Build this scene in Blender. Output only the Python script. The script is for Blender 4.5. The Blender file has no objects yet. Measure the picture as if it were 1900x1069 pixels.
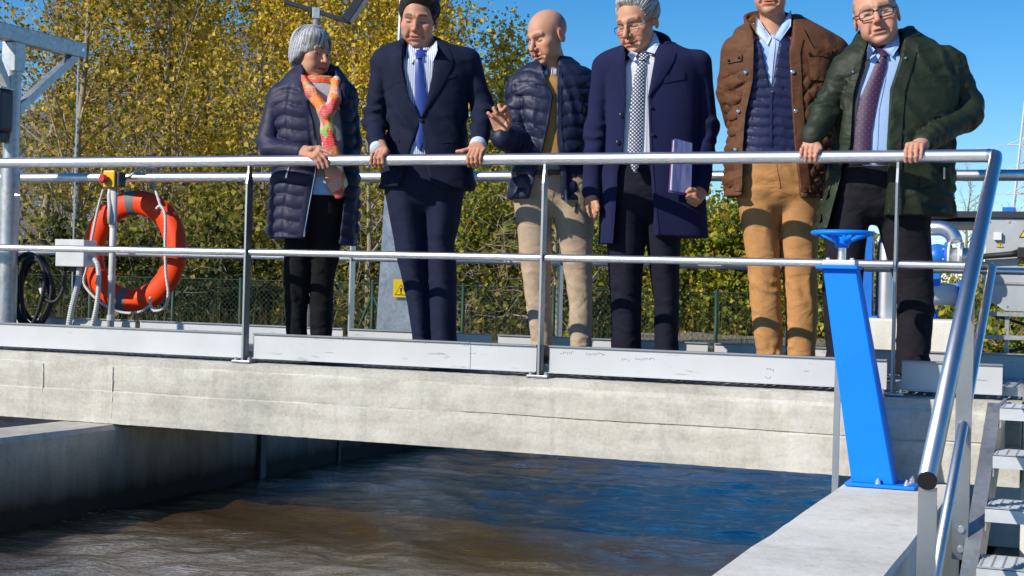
import bpy, bmesh, math, random
import numpy as np
from mathutils import Vector, Matrix, Euler

# ------------------------------------------------------------------ camera, world, sun, exposure
scene = bpy.context.scene
COL = scene.collection
YAW = math.radians(21.7)          # the walkway runs along X; the camera looks a little to the left of +Y
ROLL = math.radians(1.55)
CAM_Z = 1.55                      # eye height over the ground
cam_data = bpy.data.cameras.new('camera')
cam_data.sensor_width = 36.0
cam_data.lens = 52.5
cam_data.clip_start = 0.05
cam_data.clip_end = 6000.0
cam = bpy.data.objects.new('camera', cam_data)
cam.location = (0, 0, CAM_Z)
cam.rotation_euler = (Matrix.Rotation(YAW, 3, 'Z') @ Matrix.Rotation(math.pi / 2, 3, 'X') @ Matrix.Rotation(ROLL, 3, 'Z')).to_euler()
COL.objects.link(cam)
scene.camera = cam
scene.render.resolution_x, scene.render.resolution_y = 1024, 576

SUN_DIR = Vector((0.72, 1.0, -0.76)).normalized()      # the way the light travels
elev = math.asin(-SUN_DIR.z)
world = bpy.data.worlds.new('World')
scene.world = world
world.use_nodes = True
wn = world.node_tree
wn.nodes.clear()
w_out = wn.nodes.new('ShaderNodeOutputWorld')
w_bg = wn.nodes.new('ShaderNodeBackground')
w_sky = wn.nodes.new('ShaderNodeTexSky')
w_sky.sky_type = 'NISHITA'
w_sky.sun_disc = False
w_sky.sun_elevation = elev
w_sky.sun_rotation = math.atan2(-SUN_DIR.x, -SUN_DIR.y)
w_sky.altitude = 900
w_sky.air_density = 1.0
w_sky.dust_density = 0.0
w_sky.ozone_density = 4.0
w_bg.inputs['Strength'].default_value = 0.088
w_hs = wn.nodes.new('ShaderNodeHueSaturation')
w_hs.inputs['Saturation'].default_value = 1.36
w_hs.inputs['Value'].default_value = 1.2
wn.links.new(w_sky.outputs['Color'], w_hs.inputs['Color'])
wn.links.new(w_hs.outputs['Color'], w_bg.inputs['Color'])
wn.links.new(w_bg.outputs['Background'], w_out.inputs['Surface'])

sun_data = bpy.data.lights.new('sun', 'SUN')
sun_data.energy = 4.0
sun_data.angle = math.radians(0.5)
sun_data.color = (1.0, 0.93, 0.82)
sun = bpy.data.objects.new('sun', sun_data)
sun.rotation_euler = SUN_DIR.to_track_quat('-Z', 'Y').to_euler()
sun.location = (-6, -12, 9)
COL.objects.link(sun)

scene.view_settings.view_transform = 'Standard'
scene.view_settings.look = 'None'
scene.view_settings.gamma = 1.0
scene.view_settings.exposure = 0.34
scene.view_settings.use_curve_mapping = False
scene.render.engine = 'CYCLES'
scene.cycles.use_denoising = True
scene.cycles.max_bounces = 6
scene.cycles.diffuse_bounces = 3
scene.cycles.glossy_bounces = 3
scene.cycles.transmission_bounces = 4
scene.cycles.transparent_max_bounces = 8
scene.cycles.caustics_reflective = False
scene.cycles.caustics_refractive = False

# ------------------------------------------------------------------ object helpers
def tag(o, label=None, cat=None, group=None, kind=None):
    if label: o['label'] = label
    if cat: o['category'] = cat
    if group: o['group'] = group
    if kind: o['kind'] = kind
    return o

def empty(name, loc=(0, 0, 0), rz=0.0, parent=None):
    o = bpy.data.objects.new(name, None)
    o.empty_display_size = 0.1
    o.location = loc
    o.rotation_euler = (0, 0, rz)
    COL.objects.link(o)
    if parent: o.parent = parent
    return o

def thing(name, label, cat, loc=(0, 0, 0), rz=0.0, group=None):
    return tag(empty(name, loc, rz), label, cat, group)

def link_mesh(name, me, m, parent=None, smooth=False):
    if m is not None: me.materials.append(m)
    if smooth:
        me.polygons.foreach_set('use_smooth', np.ones(len(me.polygons), dtype=bool))
    o = bpy.data.objects.new(name, me)
    COL.objects.link(o)
    if parent: o.parent = parent
    return o

def copy_tree(o, parent=None):
    c = o.copy()
    COL.objects.link(c)
    if parent: c.parent = parent
    for ch in list(o.children):
        copy_tree(ch, c)
    return c

class MB:
    """collects boxes, tubes, lathes and strips; build() links them as one mesh object"""
    def __init__(self):
        self.v = []; self.f = []
    def add(self, vs, fs):
        n = len(self.v)
        self.v += [tuple(p) for p in vs]
        self.f += [tuple(i + n for i in q) for q in fs]
        return self
    def box(self, x0, x1, y0, y1, z0, z1, bev=0.0):
        if bev <= 0:
            vs = [(x, y, z) for z in (z0, z1) for y in (y0, y1) for x in (x0, x1)]
            self.add(vs, [(0, 2, 3, 1), (4, 5, 7, 6), (0, 1, 5, 4), (2, 6, 7, 3), (0, 4, 6, 2), (1, 3, 7, 5)])
        else:
            bm = bmesh.new()
            bmesh.ops.create_cube(bm, size=1.0)
            for v in bm.verts:
                v.co = Vector((x0 + (v.co.x + .5) * (x1 - x0), y0 + (v.co.y + .5) * (y1 - y0), z0 + (v.co.z + .5) * (z1 - z0)))
            bmesh.ops.bevel(bm, geom=bm.edges[:] , offset=bev, segments=2, profile=0.6, affect='EDGES')
            self.bm(bm)
        return self
    def bm(self, bm):
        bm.verts.index_update()
        self.add([v.co[:] for v in bm.verts], [[v.index for v in f.verts] for f in bm.faces])
        bm.free()
    def tube(self, pts, r, seg=12, caps=True):
        pts = [Vector(p) for p in pts]
        rs = r if isinstance(r, (list, tuple)) else [r] * len(pts)
        n = len(pts); base = len(self.v)
        t0 = (pts[1] - pts[0]).normalized()
        ref = Vector((0, 0, 1)) if abs(t0.z) < 0.9 else Vector((1, 0, 0))
        u = t0.cross(ref).normalized()
        for i, p in enumerate(pts):
            a = pts[max(0, i - 1)]; b = pts[min(n - 1, i + 1)]
            if 0 < i < n - 1:
                t = ((p - a).normalized() + (b - p).normalized())
                t = t.normalized() if t.length > 1e-6 else t0
            else:
                t = (b - a).normalized()
            u = (u - t * u.dot(t)); u = u.normalized() if u.length > 1e-6 else t.orthogonal().normalized()
            w = t.cross(u)
            for k in range(seg):
                an = 2 * math.pi * k / seg
                self.v.append(tuple(p + (u * math.cos(an) + w * math.sin(an)) * rs[i]))
        for i in range(n - 1):
            for k in range(seg):
                k2 = (k + 1) % seg
                self.f.append((base + i * seg + k, base + i * seg + k2, base + (i + 1) * seg + k2, base + (i + 1) * seg + k))
        if caps:
            self.f.append(tuple(base + k for k in range(seg))[::-1])
            self.f.append(tuple(base + (n - 1) * seg + k for k in range(seg)))
        return self
    def lathe(self, prof, seg=24, axis='Z', c=(0, 0, 0)):
        base = len(self.v)
        for (r, h) in prof:
            for k in range(seg):
                a = 2 * math.pi * k / seg
                p = (r * math.cos(a), r * math.sin(a), h)
                if axis == 'Y': p = (p[0], p[2], p[1])
                if axis == 'X': p = (p[2], p[0], p[1])
                self.v.append((p[0] + c[0], p[1] + c[1], p[2] + c[2]))
        for i in range(len(prof) - 1):
            for k in range(seg):
                k2 = (k + 1) % seg
                self.f.append((base + i * seg + k, base + i * seg + k2, base + (i + 1) * seg + k2, base + (i + 1) * seg + k))
        self.f.append(tuple(base + k for k in range(seg))[::-1])
        self.f.append(tuple(base + (len(prof) - 1) * seg + k for k in range(seg)))
        return self
    def prism(self, poly, a, b, axis='Y'):
        """poly in the plane across axis, extruded from a to b"""
        n = len(poly)
        def P(p, h):
            return {'X': (h, p[0], p[1]), 'Y': (p[0], h, p[1]), 'Z': (p[0], p[1], h)}[axis]
        vs = [P(p, a) for p in poly] + [P(p, b) for p in poly]
        fs = [tuple(range(n)), tuple(range(2 * n - 1, n - 1, -1))]
        fs += [(i, i + n, (i + 1) % n + n, (i + 1) % n) for i in range(n)]
        return self.add(vs, fs)
    def build(self, name, m, parent=None, smooth=False, fix=True, angle=None):
        me = bpy.data.meshes.new(name)
        me.from_pydata(self.v, [], self.f)
        if fix:
            bm = bmesh.new(); bm.from_mesh(me)
            bmesh.ops.recalc_face_normals(bm, faces=bm.faces[:])
            bm.to_mesh(me); bm.free()
        o = link_mesh(name, me, m, parent, smooth)
        if angle is not None:
            me.polygons.foreach_set('use_smooth', np.ones(len(me.polygons), dtype=bool))
            me.set_sharp_from_angle(angle=math.radians(angle))
        return o

def rot_z(a):
    return Matrix.Rotation(a, 4, 'Z')

# ------------------------------------------------------------------ materials
def srgb(r, g, b):
    f = lambda c: (c / 255.0) / 12.92 if c / 255.0 <= 0.04045 else ((c / 255.0 + 0.055) / 1.055) ** 2.4
    return (f(r), f(g), f(b))

class NT:
    def __init__(self, name):
        self.m = bpy.data.materials.new(name)
        self.m.use_nodes = True
        self.t = self.m.node_tree
        self.b = self.t.nodes['Principled BSDF']
        self.out = self.t.nodes['Material Output']
    def n(self, kind, **kw):
        nd = self.t.nodes.new('ShaderNode' + kind)
        for k, v in kw.items():
            if k in nd.inputs: nd.inputs[k].default_value = v
            else: setattr(nd, k, v)
        return nd
    def l(self, a, b):
        self.t.links.new(a, b)
    def coord(self, scale=(1, 1, 1), space='Object', rot=(0, 0, 0)):
        tc = self.n('TexCoord')
        mp = self.n('Mapping')
        mp.inputs['Scale'].default_value = scale
        mp.inputs['Rotation'].default_value = rot
        self.l(tc.outputs[space], mp.inputs['Vector'])
        return mp.outputs['Vector']
    def noise(self, vec, scale, detail=4, rough=0.55, dist=0.0):
        nd = self.n('TexNoise')
        nd.inputs['Scale'].default_value = scale
        nd.inputs['Detail'].default_value = detail
        nd.inputs['Roughness'].default_value = rough
        nd.inputs['Distortion'].default_value = dist
        self.l(vec, nd.inputs['Vector'])
        return nd.outputs['Fac']
    def ramp(self, fac, stops):
        nd = self.n('ValToRGB')
        e = nd.color_ramp.elements
        while len(e) > 1: e.remove(e[-1])
        e[0].position = stops[0][0]; c = stops[0][1]; e[0].color = (*c, 1) if isinstance(c, tuple) else (c, c, c, 1)
        for p, c in stops[1:]:
            x = e.new(p); x.color = (*c, 1) if isinstance(c, tuple) else (c, c, c, 1)
        self.l(fac, nd.inputs['Fac'])
        return nd.outputs['Color']
    def mix(self, fac, a, b, blend='MIX'):
        nd = self.n('Mix', data_type='RGBA', blend_type=blend)
        for sock, v in ((nd.inputs[0], fac), (nd.inputs[6], a), (nd.inputs[7], b)):
            if hasattr(v, 'is_linked') or hasattr(v, 'links'): self.l(v, sock)
            elif isinstance(v, tuple): sock.default_value = (*v, 1)
            else: sock.default_value = v
        return nd.outputs[2]
    def math(self, op, a, b=None, c=None):
        nd = self.n('Math', operation=op)
        for i, v in enumerate((a, b, c)):
            if v is None: continue
            if hasattr(v, 'links'): self.l(v, nd.inputs[i])
            else: nd.inputs[i].default_value = v
        return nd.outputs[0]
    def bump(self, h, strength=0.3, dist=0.01, prev=None):
        nd = self.n('Bump')
        nd.inputs['Strength'].default_value = strength
        nd.inputs['Distance'].default_value = dist
        self.l(h, nd.inputs['Height'])
        if prev is not None: self.l(prev, nd.inputs['Normal'])
        return nd.outputs['Normal']
    def set(self, base=None, rough=None, metal=None, normal=None, **kw):
        for key, v in (('Base Color', base), ('Roughness', rough), ('Metallic', metal), ('Normal', normal)):
            if v is None: continue
            s = self.b.inputs[key]
            if hasattr(v, 'links'): self.l(v, s)
            elif isinstance(v, tuple): s.default_value = (*v, 1)
            else: s.default_value = v
        for k, v in kw.items():
            s = self.b.inputs[k.replace('_', ' ')]
            if isinstance(v, tuple) and len(v) == 3: v = (*v, 1)
            s.default_value = v
        return self

def vary(c, k):
    return tuple(min(1.0, x * k) for x in c)

def plain(name, c, rough=0.5, metal=0.0, var=0.12, scale=6.0, bump=0.05, bscale=60.0, space='Object', **kw):
    """a painted or moulded surface with a little unevenness in colour, gloss and relief"""
    t = NT(name)
    v = t.coord(space=space)
    n1 = t.noise(v, scale, 5, 0.6)
    n2 = t.noise(v, bscale, 3, 0.5)
    col = t.ramp(n1, [(0.3, vary(c, 1 - var)), (0.7, vary(c, 1 + var))])
    r = t.math('MULTIPLY_ADD', n1, 0.25, rough - 0.12)
    t.set(col, r, metal, t.bump(n2, bump, 0.01), **kw)
    return t.m

def concrete(name, c, board=False, wet_shade=None, rough_pits=1.0):
    t = NT(name)
    v = t.coord()
    n1 = t.noise(v, 1.3, 6, 0.62)
    n2 = t.noise(v, 9.0, 6, 0.65)
    n3 = t.noise(v, 70.0, 4, 0.6)
    vs = t.coord((1.0, 1.0, 7.0)) if board else t.coord((6.0, 6.0, 0.7))
    n4 = t.noise(vs, 3.0, 5, 0.6)
    col = t.ramp(n1, [(0.3, vary(c, .8)), (0.5, c), (0.75, vary(c, 1.13))])
    col = t.mix(0.6, col, t.ramp(n2, [(0.3, 0.38), (0.5, 0.50), (0.7, 0.60)]), 'OVERLAY')
    col = t.mix(0.5, col, t.ramp(n4, [(0.35, 0.38), (0.6, 0.57)]), 'OVERLAY')
    st = t.noise(t.coord((9.0, 9.0, 0.9)), 1.7, 5, 0.6)
    col = t.mix(t.math('MULTIPLY', t.ramp(st, [(0.56, 0.0), (0.72, 1.0)]), 0.35), col, vary(c, 0.55))
    col = t.mix(0.3, col, t.ramp(n3, [(0.3, 0.3), (0.6, 0.6)]), 'OVERLAY')
    vor = t.n('TexVoronoi', Scale=26.0); t.l(v, vor.inputs['Vector'])
    pit = t.ramp(vor.outputs['Distance'], [(0.03, 0.0), (0.10, 1.0)])
    pm = t.ramp(t.noise(v, 5.0, 3), [(0.52, 1.0), (0.6, 0.0)])
    pit2 = t.mix(1.0, pit, pm, 'LIGHTEN')
    col = t.mix(1.0, col, t.mix(0.45, (1, 1, 1), pit2), 'MULTIPLY')
    if wet_shade is not None:                        # slime and damp near the water, carried up the wall as painted shade
        sp = t.n('SeparateXYZ'); t.l(t.coord(space='Object'), sp.inputs[0])
        z = t.math('ADD', sp.outputs[2], t.math('MULTIPLY', t.noise(t.coord((5, 5, 1)), 2.0, 4), 0.10))
        w = t.ramp(z, [(wet_shade[0], 1.0), (wet_shade[1], 0.0)])
        col = t.mix(w, col, (0.018, 0.014, 0.010))
    h = t.math('ADD', t.math('MULTIPLY', n3, 0.5), t.math('MULTIPLY', pit2, 0.5 * rough_pits))
    nrm = t.bump(h, 0.45, 0.006)
    nrm = t.bump(n2, 0.25, 0.02, nrm)
    t.set(col, 0.88, 0.0, nrm)
    return t.m

def steel(name, c=(0.62, 0.63, 0.65), rough=0.25, brush=(1, 1, 40), var=0.1):
    t = NT(name)
    n1 = t.noise(t.coord(), 5.0, 5, 0.6)
    n2 = t.noise(t.coord(brush), 30.0, 3, 0.6)
    col = t.ramp(n1, [(0.3, vary(c, 1 - var)), (0.7, vary(c, 1 + var))])
    r = t.math('ADD', t.math('MULTIPLY', n2, 0.16), rough - 0.05)
    t.set(col, r, 1.0, t.bump(n2, 0.06, 0.003))
    return t.m

def galvanised(name, c=(0.40, 0.43, 0.46)):
    t = NT(name)
    v = t.coord()
    vor = t.n('TexVoronoi', Scale=45.0); t.l(v, vor.inputs['Vector'])
    n1 = t.noise(v, 4.0, 5)
    col = t.mix(0.35, t.ramp(n1, [(0.3, vary(c, .82)), (0.7, vary(c, 1.15))]), vor.outputs['Color'], 'SOFT_LIGHT')
    hs = t.n('HueSaturation'); hs.inputs['Saturation'].default_value = 0.35
    t.l(col, hs.inputs['Color'])
    t.set(hs.outputs['Color'], t.math('MULTIPLY_ADD', n1, 0.3, 0.32), 0.75, t.bump(n1, 0.1, 0.01))
    return t.m

def fabric(name, c, rough=0.85, var=0.16, weave=420.0, bump=0.25, sheen=0.15, spec=0.25, fold=0.0, mottle=90.0):
    t = NT(name)
    v = t.coord()
    n1 = t.noise(v, 4.0, 4, 0.6)
    n2 = t.noise(v, mottle, 3, 0.7)
    n3 = t.noise(v, weave, 2, 0.6)
    col = t.ramp(n1, [(0.3, vary(c, 1 - var)), (0.7, vary(c, 1 + var))])
    col = t.mix(0.35, col, t.ramp(n2, [(0.3, 0.36), (0.7, 0.62)]), 'OVERLAY')
    nrm = t.bump(n3, bump, 0.002)
    if fold:
        nf = t.noise(t.coord((1, 1, 1.5)), 7.5, 2, 0.45, 0.9)
        nrm = t.bump(nf, fold, 0.035, nrm)
    t.set(col, rough, 0.0, nrm)
    t.b.inputs['Sheen Weight'].default_value = sheen * 0.3
    t.b.inputs['Sheen Roughness'].default_value = 0.4
    t.b.inputs['Sheen Tint'].default_value = (*[min(1, x * 3 + 0.05) for x in c], 1)
    t.b.inputs['Specular IOR Level'].default_value = spec
    return t.m

def attr_mat(name, rough=0.5, attr='tint', bump=0.1, bscale=200.0, sss=0.0, spec=0.5, translucent=0.0):
    """colour comes from a per-vertex tint (lips, brows, leaf hue ...)"""
    t = NT(name)
    a = t.n('Attribute'); a.attribute_name = attr
    n = t.noise(t.coord(), bscale, 3)
    t.set(a.outputs['Color'], rough, 0.0, t.bump(n, bump, 0.003))
    t.b.inputs['Specular IOR Level'].default_value = spec
    if sss:
        t.b.inputs['Subsurface Weight'].default_value = sss
        t.b.inputs['Subsurface Radius'].default_value = (0.012, 0.004, 0.002)
        t.b.inputs['Subsurface Scale'].default_value = 0.6
    if translucent:
        tr = t.n('BsdfTranslucent'); t.l(a.outputs['Color'], tr.inputs['Color'])
        mx = t.n('MixShader'); mx.inputs[0].default_value = translucent
        t.l(t.b.outputs[0], mx.inputs[1]); t.l(tr.outputs[0], mx.inputs[2])
        t.l(mx.outputs[0], t.out.inputs['Surface'])
    return t.m

def set_tint(me, cols, name='tint', domain='POINT'):
    a = me.color_attributes.new(name, 'FLOAT_COLOR', domain)
    c = np.ones((len(cols), 4), dtype=np.float32); c[:, :3] = cols
    a.data.foreach_set('color', c.ravel())

M = {}
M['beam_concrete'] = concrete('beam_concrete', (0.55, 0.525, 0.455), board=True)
M['wall_concrete'] = concrete('wall_concrete', (0.50, 0.475, 0.42), wet_shade=(0.52, 0.80))
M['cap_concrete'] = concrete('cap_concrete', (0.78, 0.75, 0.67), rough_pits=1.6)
M['steel'] = steel('brushed_stainless', (0.80, 0.80, 0.80), 0.36, (40, 1, 1))
M['steel_post'] = steel('stainless_flat_bar', (0.42, 0.42, 0.43), 0.36)
M['galv'] = galvanised('galvanised_steel')
M['galv_tread'] = plain('galvanised_tread', (0.66, 0.68, 0.70), 0.45, 0.35)
M['pipe_steel'] = steel('polished_pipe', (0.60, 0.61, 0.63), 0.30, (1, 40, 40))
M['mast_sheet'] = galvanised('dull_zinc_sheet', (0.38, 0.44, 0.50))
M['blue'] = plain('blue_enamel', (0.0, 0.225, 0.95), 0.48, 0, 0.05, 3, 0.03, 40, Specular_IOR_Level=0.3)
M['valve_blue'] = plain('valve_blue', (0.01, 0.16, 0.62), 0.4, 0, 0.1, 8)
M['white_plate'] = plain('white_powder_coat', (0.74, 0.74, 0.73), 0.45)
M['black_rubber'] = plain('black_rubber', (0.012, 0.012, 0.013), 0.6)
M['dark_grey'] = plain('dark_grey_casing', (0.03, 0.032, 0.045), 0.5)
M['grey_box'] = plain('light_grey_plastic', (0.62, 0.63, 0.64), 0.45)
M['conduit'] = plain('pale_grey_conduit', (0.56, 0.56, 0.55), 0.5)
M['yellow'] = plain('yellow_plastic', (0.80, 0.46, 0.01), 0.4)
M['red'] = plain('red_plastic', (0.55, 0.03, 0.02), 0.35)
# ------------------------------------------------------------------ the setting: ground, water, tank walls, walkway
def soil_material():
    t = NT('gravelly_ground')
    v = t.coord()
    n1 = t.noise(v, 0.8, 6, 0.6); n2 = t.noise(v, 25.0, 5, 0.7)
    col = t.ramp(n1, [(0.3, (0.20, 0.165, 0.11)), (0.6, (0.30, 0.26, 0.19)), (0.8, (0.14, 0.13, 0.06))])
    col = t.mix(0.5, col, t.ramp(n2, [(0.3, 0.3), (0.7, 0.65)]), 'OVERLAY')
    t.set(col, 0.95, 0, t.bump(n2, 0.8, 0.03))
    return t.m

def grid_mesh(xs, ys, zfun):
    X, Y = np.meshgrid(xs, ys)
    Z = zfun(X, Y)
    v = np.stack([X.ravel(), Y.ravel(), Z.ravel()], 1)
    nx, ny = len(xs), len(ys)
    i = np.arange((nx - 1) * (ny - 1)); r = i // (nx - 1); c = i % (nx - 1)
    a = r * nx + c
    f = np.stack([a, a + 1, a + nx + 1, a + nx], 1)
    me = bpy.data.meshes.new('grid')
    me.from_pydata(v.tolist(), [], f.tolist())
    return me

# ground: flat yard by the tank, a raised bank behind it; the tank itself is cut out as a lower floor
gx = np.unique(np.concatenate([np.linspace(-900, -40, 12), np.linspace(-40, -9.2, 24), np.linspace(-9.2, -0.6, 20), np.linspace(-0.6, 30, 40), np.linspace(30, 900, 12)]))
gy = np.unique(np.concatenate([np.linspace(-300, -10, 6), np.linspace(-10, 11.4, 30), np.linspace(11.4, 24, 40), np.linspace(24, 120, 20), np.linspace(120, 2500, 16)]))
def ground_z(X, Y):
    bank = np.clip((Y - 11.6) / 1.2, 0, 1); bank = bank * bank * (3 - 2 * bank)
    z = 0.50 * bank + 0.06 * np.sin(X * 1.7 + Y * .6) * bank
    tank = (X > -9.1) & (X < -0.62) & (Y < 11.45) & (Y > -9)
    return np.where(tank, -0.6, z)
o = link_mesh('ground', grid_mesh(gx, gy, ground_z), soil_material(), smooth=True)
tag(o, kind='structure')

def hill_material():
    t = NT('haze_tinted_scrub')
    v = t.coord()
    n1 = t.noise(v, 0.012, 8, 0.65); n2 = t.noise(v, 0.09, 6, 0.7)
    col = t.ramp(n1, [(0.3, (0.075, 0.078, 0.105)), (0.7, (0.12, 0.12, 0.15))])  # grey-violet cast puts the distance haze into the scrub colour
    col = t.mix(0.5, col, t.ramp(n2, [(0.3, 0.35), (0.7, 0.6)]), 'OVERLAY')
    t.set(col, 1.0)
    return t.m
rng = np.random.default_rng(3)
hx = np.linspace(-1900, -250, 60); hy = np.linspace(900, 1900, 30)
def hill_z(X, Y):
    r = np.exp(-((X + 900) / 360) ** 2 - ((Y - 1400) / 260) ** 2) * 270
    r += np.exp(-((X + 620) / 220) ** 2 - ((Y - 1300) / 200) ** 2) * 60
    return r + 9 * np.sin(X * .021 + Y * .013) * np.exp(-((Y - 1400) / 300) ** 2) - 6
o = link_mesh('hill', grid_mesh(hx, hy, hill_z), hill_material(), smooth=True)
tag(o, kind='structure')

# ---- water in the channels: murky, gently running
WATER_Z = 0.393
def water_material():
    t = NT('murky_channel_water')
    v = t.coord((0.8, 1.8, 1.0), rot=(0, 0, math.radians(12)))
    n1 = t.noise(v, 2.6, 4, 0.55, 0.6)
    n2 = t.noise(v, 9.0, 4, 0.6, 0.8)
    n3 = t.noise(t.coord((1.0, 3.0, 1.0)), 26.0, 3, 0.6, 0.5)
    col = t.ramp(t.noise(t.coord(), 1.1, 5, 0.6), [(0.3, (0.052, 0.031, 0.013)), (0.7, (0.084, 0.052, 0.023))])
    # thin froth drawn out along the flow
    fr = t.noise(t.coord((1.3, 6.0, 1.0), rot=(0, 0, math.radians(10))), 3.2, 7, 0.72, 1.6)
    patch = t.ramp(t.noise(t.coord((1, 1.6, 1)), 0.9, 3), [(0.50, 0.0), (0.62, 1.0)])
    froth = t.math('MULTIPLY', t.ramp(fr, [(0.57, 0.0), (0.66, 1.0)]), patch)
    col = t.mix(t.math('MULTIPLY', froth, 0.5), col, (0.42, 0.38, 0.30))
    nrm = t.bump(n1, 0.6, 0.02)
    nrm = t.bump(n2, 0.6, 0.012, nrm)
    nrm = t.bump(n3, 0.7, 0.007, nrm)
    t.set(col, t.math('MULTIPLY_ADD', froth, 0.5, 0.035), 0.0, nrm)
    t.b.inputs['IOR'].default_value = 4.2
    t.b.inputs['Specular IOR Level'].default_value = 0.62
    return t.m
def wave(X, Y):
    z = np.zeros_like(X)
    for i in range(26):
        k = 9.0 * 5.0 ** rng.uniform(0, 1); a = rng.normal(1.35, 0.55); ph = rng.uniform(0, 6.3)
        wx = 0.35 * np.sin(Y * rng.uniform(.6, 2.2) + ph); wy = .35 * np.sin(X * rng.uniform(.6, 2.2) + ph * 2)
        z += 0.026 / k * np.sin(k * ((X + wx) * math.cos(a) + (Y + wy) * math.sin(a)) + ph)
    return WATER_Z + z
o = link_mesh('water', grid_mesh(np.concatenate([np.linspace(-9.05, -5, 40), np.linspace(-4.9, -0.9, 190)]), np.concatenate([np.linspace(0.6, 4.6, 40), np.linspace(4.7, 11.5, 330)]), wave), water_material(), smooth=True)
tag(o, kind='structure')

# ---- tank walls
def wall_block(name, x0, x1, y0, y1, z0, z1, m, label, ch=0.022):
    poly = [(x0, z0), (x1, z0), (x1, z1 - ch), (x1 - ch, z1), (x0 + ch, z1), (x0, z1 - ch)]
    b = MB()
    n = max(2, int((y1 - y0) / .25)); ys = np.linspace(y0, y1, n)
    rr = random.Random(len(label))
    pts = []
    for y in ys:
        d = [(rr.uniform(-.0025, .0025), rr.uniform(-.002, .002)) for _ in poly]
        pts += [(p[0] + q[0], y, p[1] + q[1]) for p, q in zip(poly, d)]
    k = len(poly); fs = []
    for i in range(n - 1):
        fs += [(i * k + j, i * k + (j + 1) % k, (i + 1) * k + (j + 1) % k, (i + 1) * k + j) for j in range(k)]
    fs += [tuple(range(k)), tuple((n - 1) * k + j for j in range(k))]
    b.add(pts, fs)
    o = b.build(name, m, angle=30)
    return tag(o, label, 'wall')

BEAM_Z0, BEAM_Z1 = 0.815, 1.150
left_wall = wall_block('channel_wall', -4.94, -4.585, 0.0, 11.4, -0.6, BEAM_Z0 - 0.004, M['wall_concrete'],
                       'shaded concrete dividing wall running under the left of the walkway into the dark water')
b = MB(); b.box(-4.583, -4.555, 7.56, 7.62, 0.2, BEAM_Z0 - .01); b.build('gate_guide', M['dark_grey'], left_wall)
b = MB(); b.box(-4.5835, -4.575, 8.55, 8.58, 0.2, BEAM_Z0 - .03); b.build('joint_strip', M['dark_grey'], left_wall)
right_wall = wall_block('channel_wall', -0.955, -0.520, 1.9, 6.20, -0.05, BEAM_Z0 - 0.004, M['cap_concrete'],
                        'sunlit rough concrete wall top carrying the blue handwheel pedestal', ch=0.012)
wall_block('tank_wall', -9.3, -9.0, 0.0, 11.4, -0.6, 0.81, M['wall_concrete'], 'outer concrete tank wall far left beyond the dividing wall')
b = MB(); b.box(-9.3, 4.0, 11.4, 11.75, -0.6, 0.62); tag(b.build('tank_wall', M['wall_concrete']), 'concrete end wall of the tank behind the walkway', 'wall')

# ---- concrete walkway beam, its face cast against two rows of boards
beam = thing('walkway_beam', 'pale concrete walkway beam spanning the channel with board marked face', 'beam', (0, 0, 0))
YB = 6.225
rr = random.Random(5)
def beam_face():
    xs = np.linspace(-8.6, -0.30, 420); 
    prof = [(0.0, BEAM_Z0, 0), (0.0, 0.86, 0), (0.0, .90, 0), (0.0, .94, 0), (0, .972, 0), (.004, .978, 1), (.0, .984, 0), (0, 1.02, 0), (0, 1.06, 0), (0, 1.095, 0), (.004, 1.108, 2), (.030, 1.146, 2), (.05, BEAM_Z1, 3), (.12, BEAM_Z1 + .001, 3), (0.16, BEAM_Z1, 3)]
    ph = [rr.uniform(0, 6) for _ in range(8)]
    vs = []
    for x in xs:
        wob = .0025 * math.sin(x * 3.1 + ph[0]) + .0015 * math.sin(x * 11 + ph[1])
        lower = .003 * math.copysign(1, math.sin(x * 1.35 + ph[2])); upper = .003 * math.copysign(1, math.sin(x * .93 + ph[3]))
        for (dy, z, k) in prof:
            off = 0
            if k == 0: off = (lower if z < .975 else upper) * .8
            chip = rr.uniform(-.003, .003) if k == 2 else rr.uniform(-.0012, .0012)
            vs.append((x, YB + dy + wob + off + chip, z + (chip if k >= 1 else 0) + (rr.uniform(-.0008, .0008) if abs(z - BEAM_Z0) < 1e-6 else 0) + (.0015 * math.sin(x * 6 + ph[4]) if abs(z - .978) < .007 else 0)))
    n = len(prof)
    fs = [(i * n + j, (i + 1) * n + j, (i + 1) * n + j + 1, i * n + j + 1) for i in range(len(xs) - 1) for j in range(n - 1)]
    b = MB(); b.add(vs, fs); return b
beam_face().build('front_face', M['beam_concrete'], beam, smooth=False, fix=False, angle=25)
b = MB(); b.box(-8.6, -0.30, YB + .006, 7.42, BEAM_Z0 + .004, BEAM_Z1 - .004); b.build('slab', M['beam_concrete'], beam)
# board seams: thin fins of grout left between the form panels
for sx in (-5.05, -4.62, -6.1, -7.2):
    b = MB()
    zz = np.linspace(BEAM_Z0 + .005, 1.10, 14)
    for i in range(13):
        w = rr.uniform(.0006, .0018); x = sx + rr.uniform(-.0015, .0015)
        b.box(x - w, x + w, YB - rr.uniform(.002, .0045), YB + .01, zz[i], zz[i + 1] - .0005)
    b.build('form_seam', M['cap_concrete'], beam)
# wall under the stair landing, to the right
b = MB()
x = -0.296
while x < 2.6:
    w = rr.choice((.14, .17, .2))
    b.box(x, x + w - .008, 6.30 + rr.uniform(0, .012), 6.6, 0.0, BEAM_Z1 - .02)
    x += w
b.box(-0.296, 2.6, 6.33, 6.62, 0, BEAM_Z1 - .021)
tag(b.build('landing_wall', M['cap_concrete']), 'board marked concrete wall in shade behind the open metal stair', 'wall')

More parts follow.
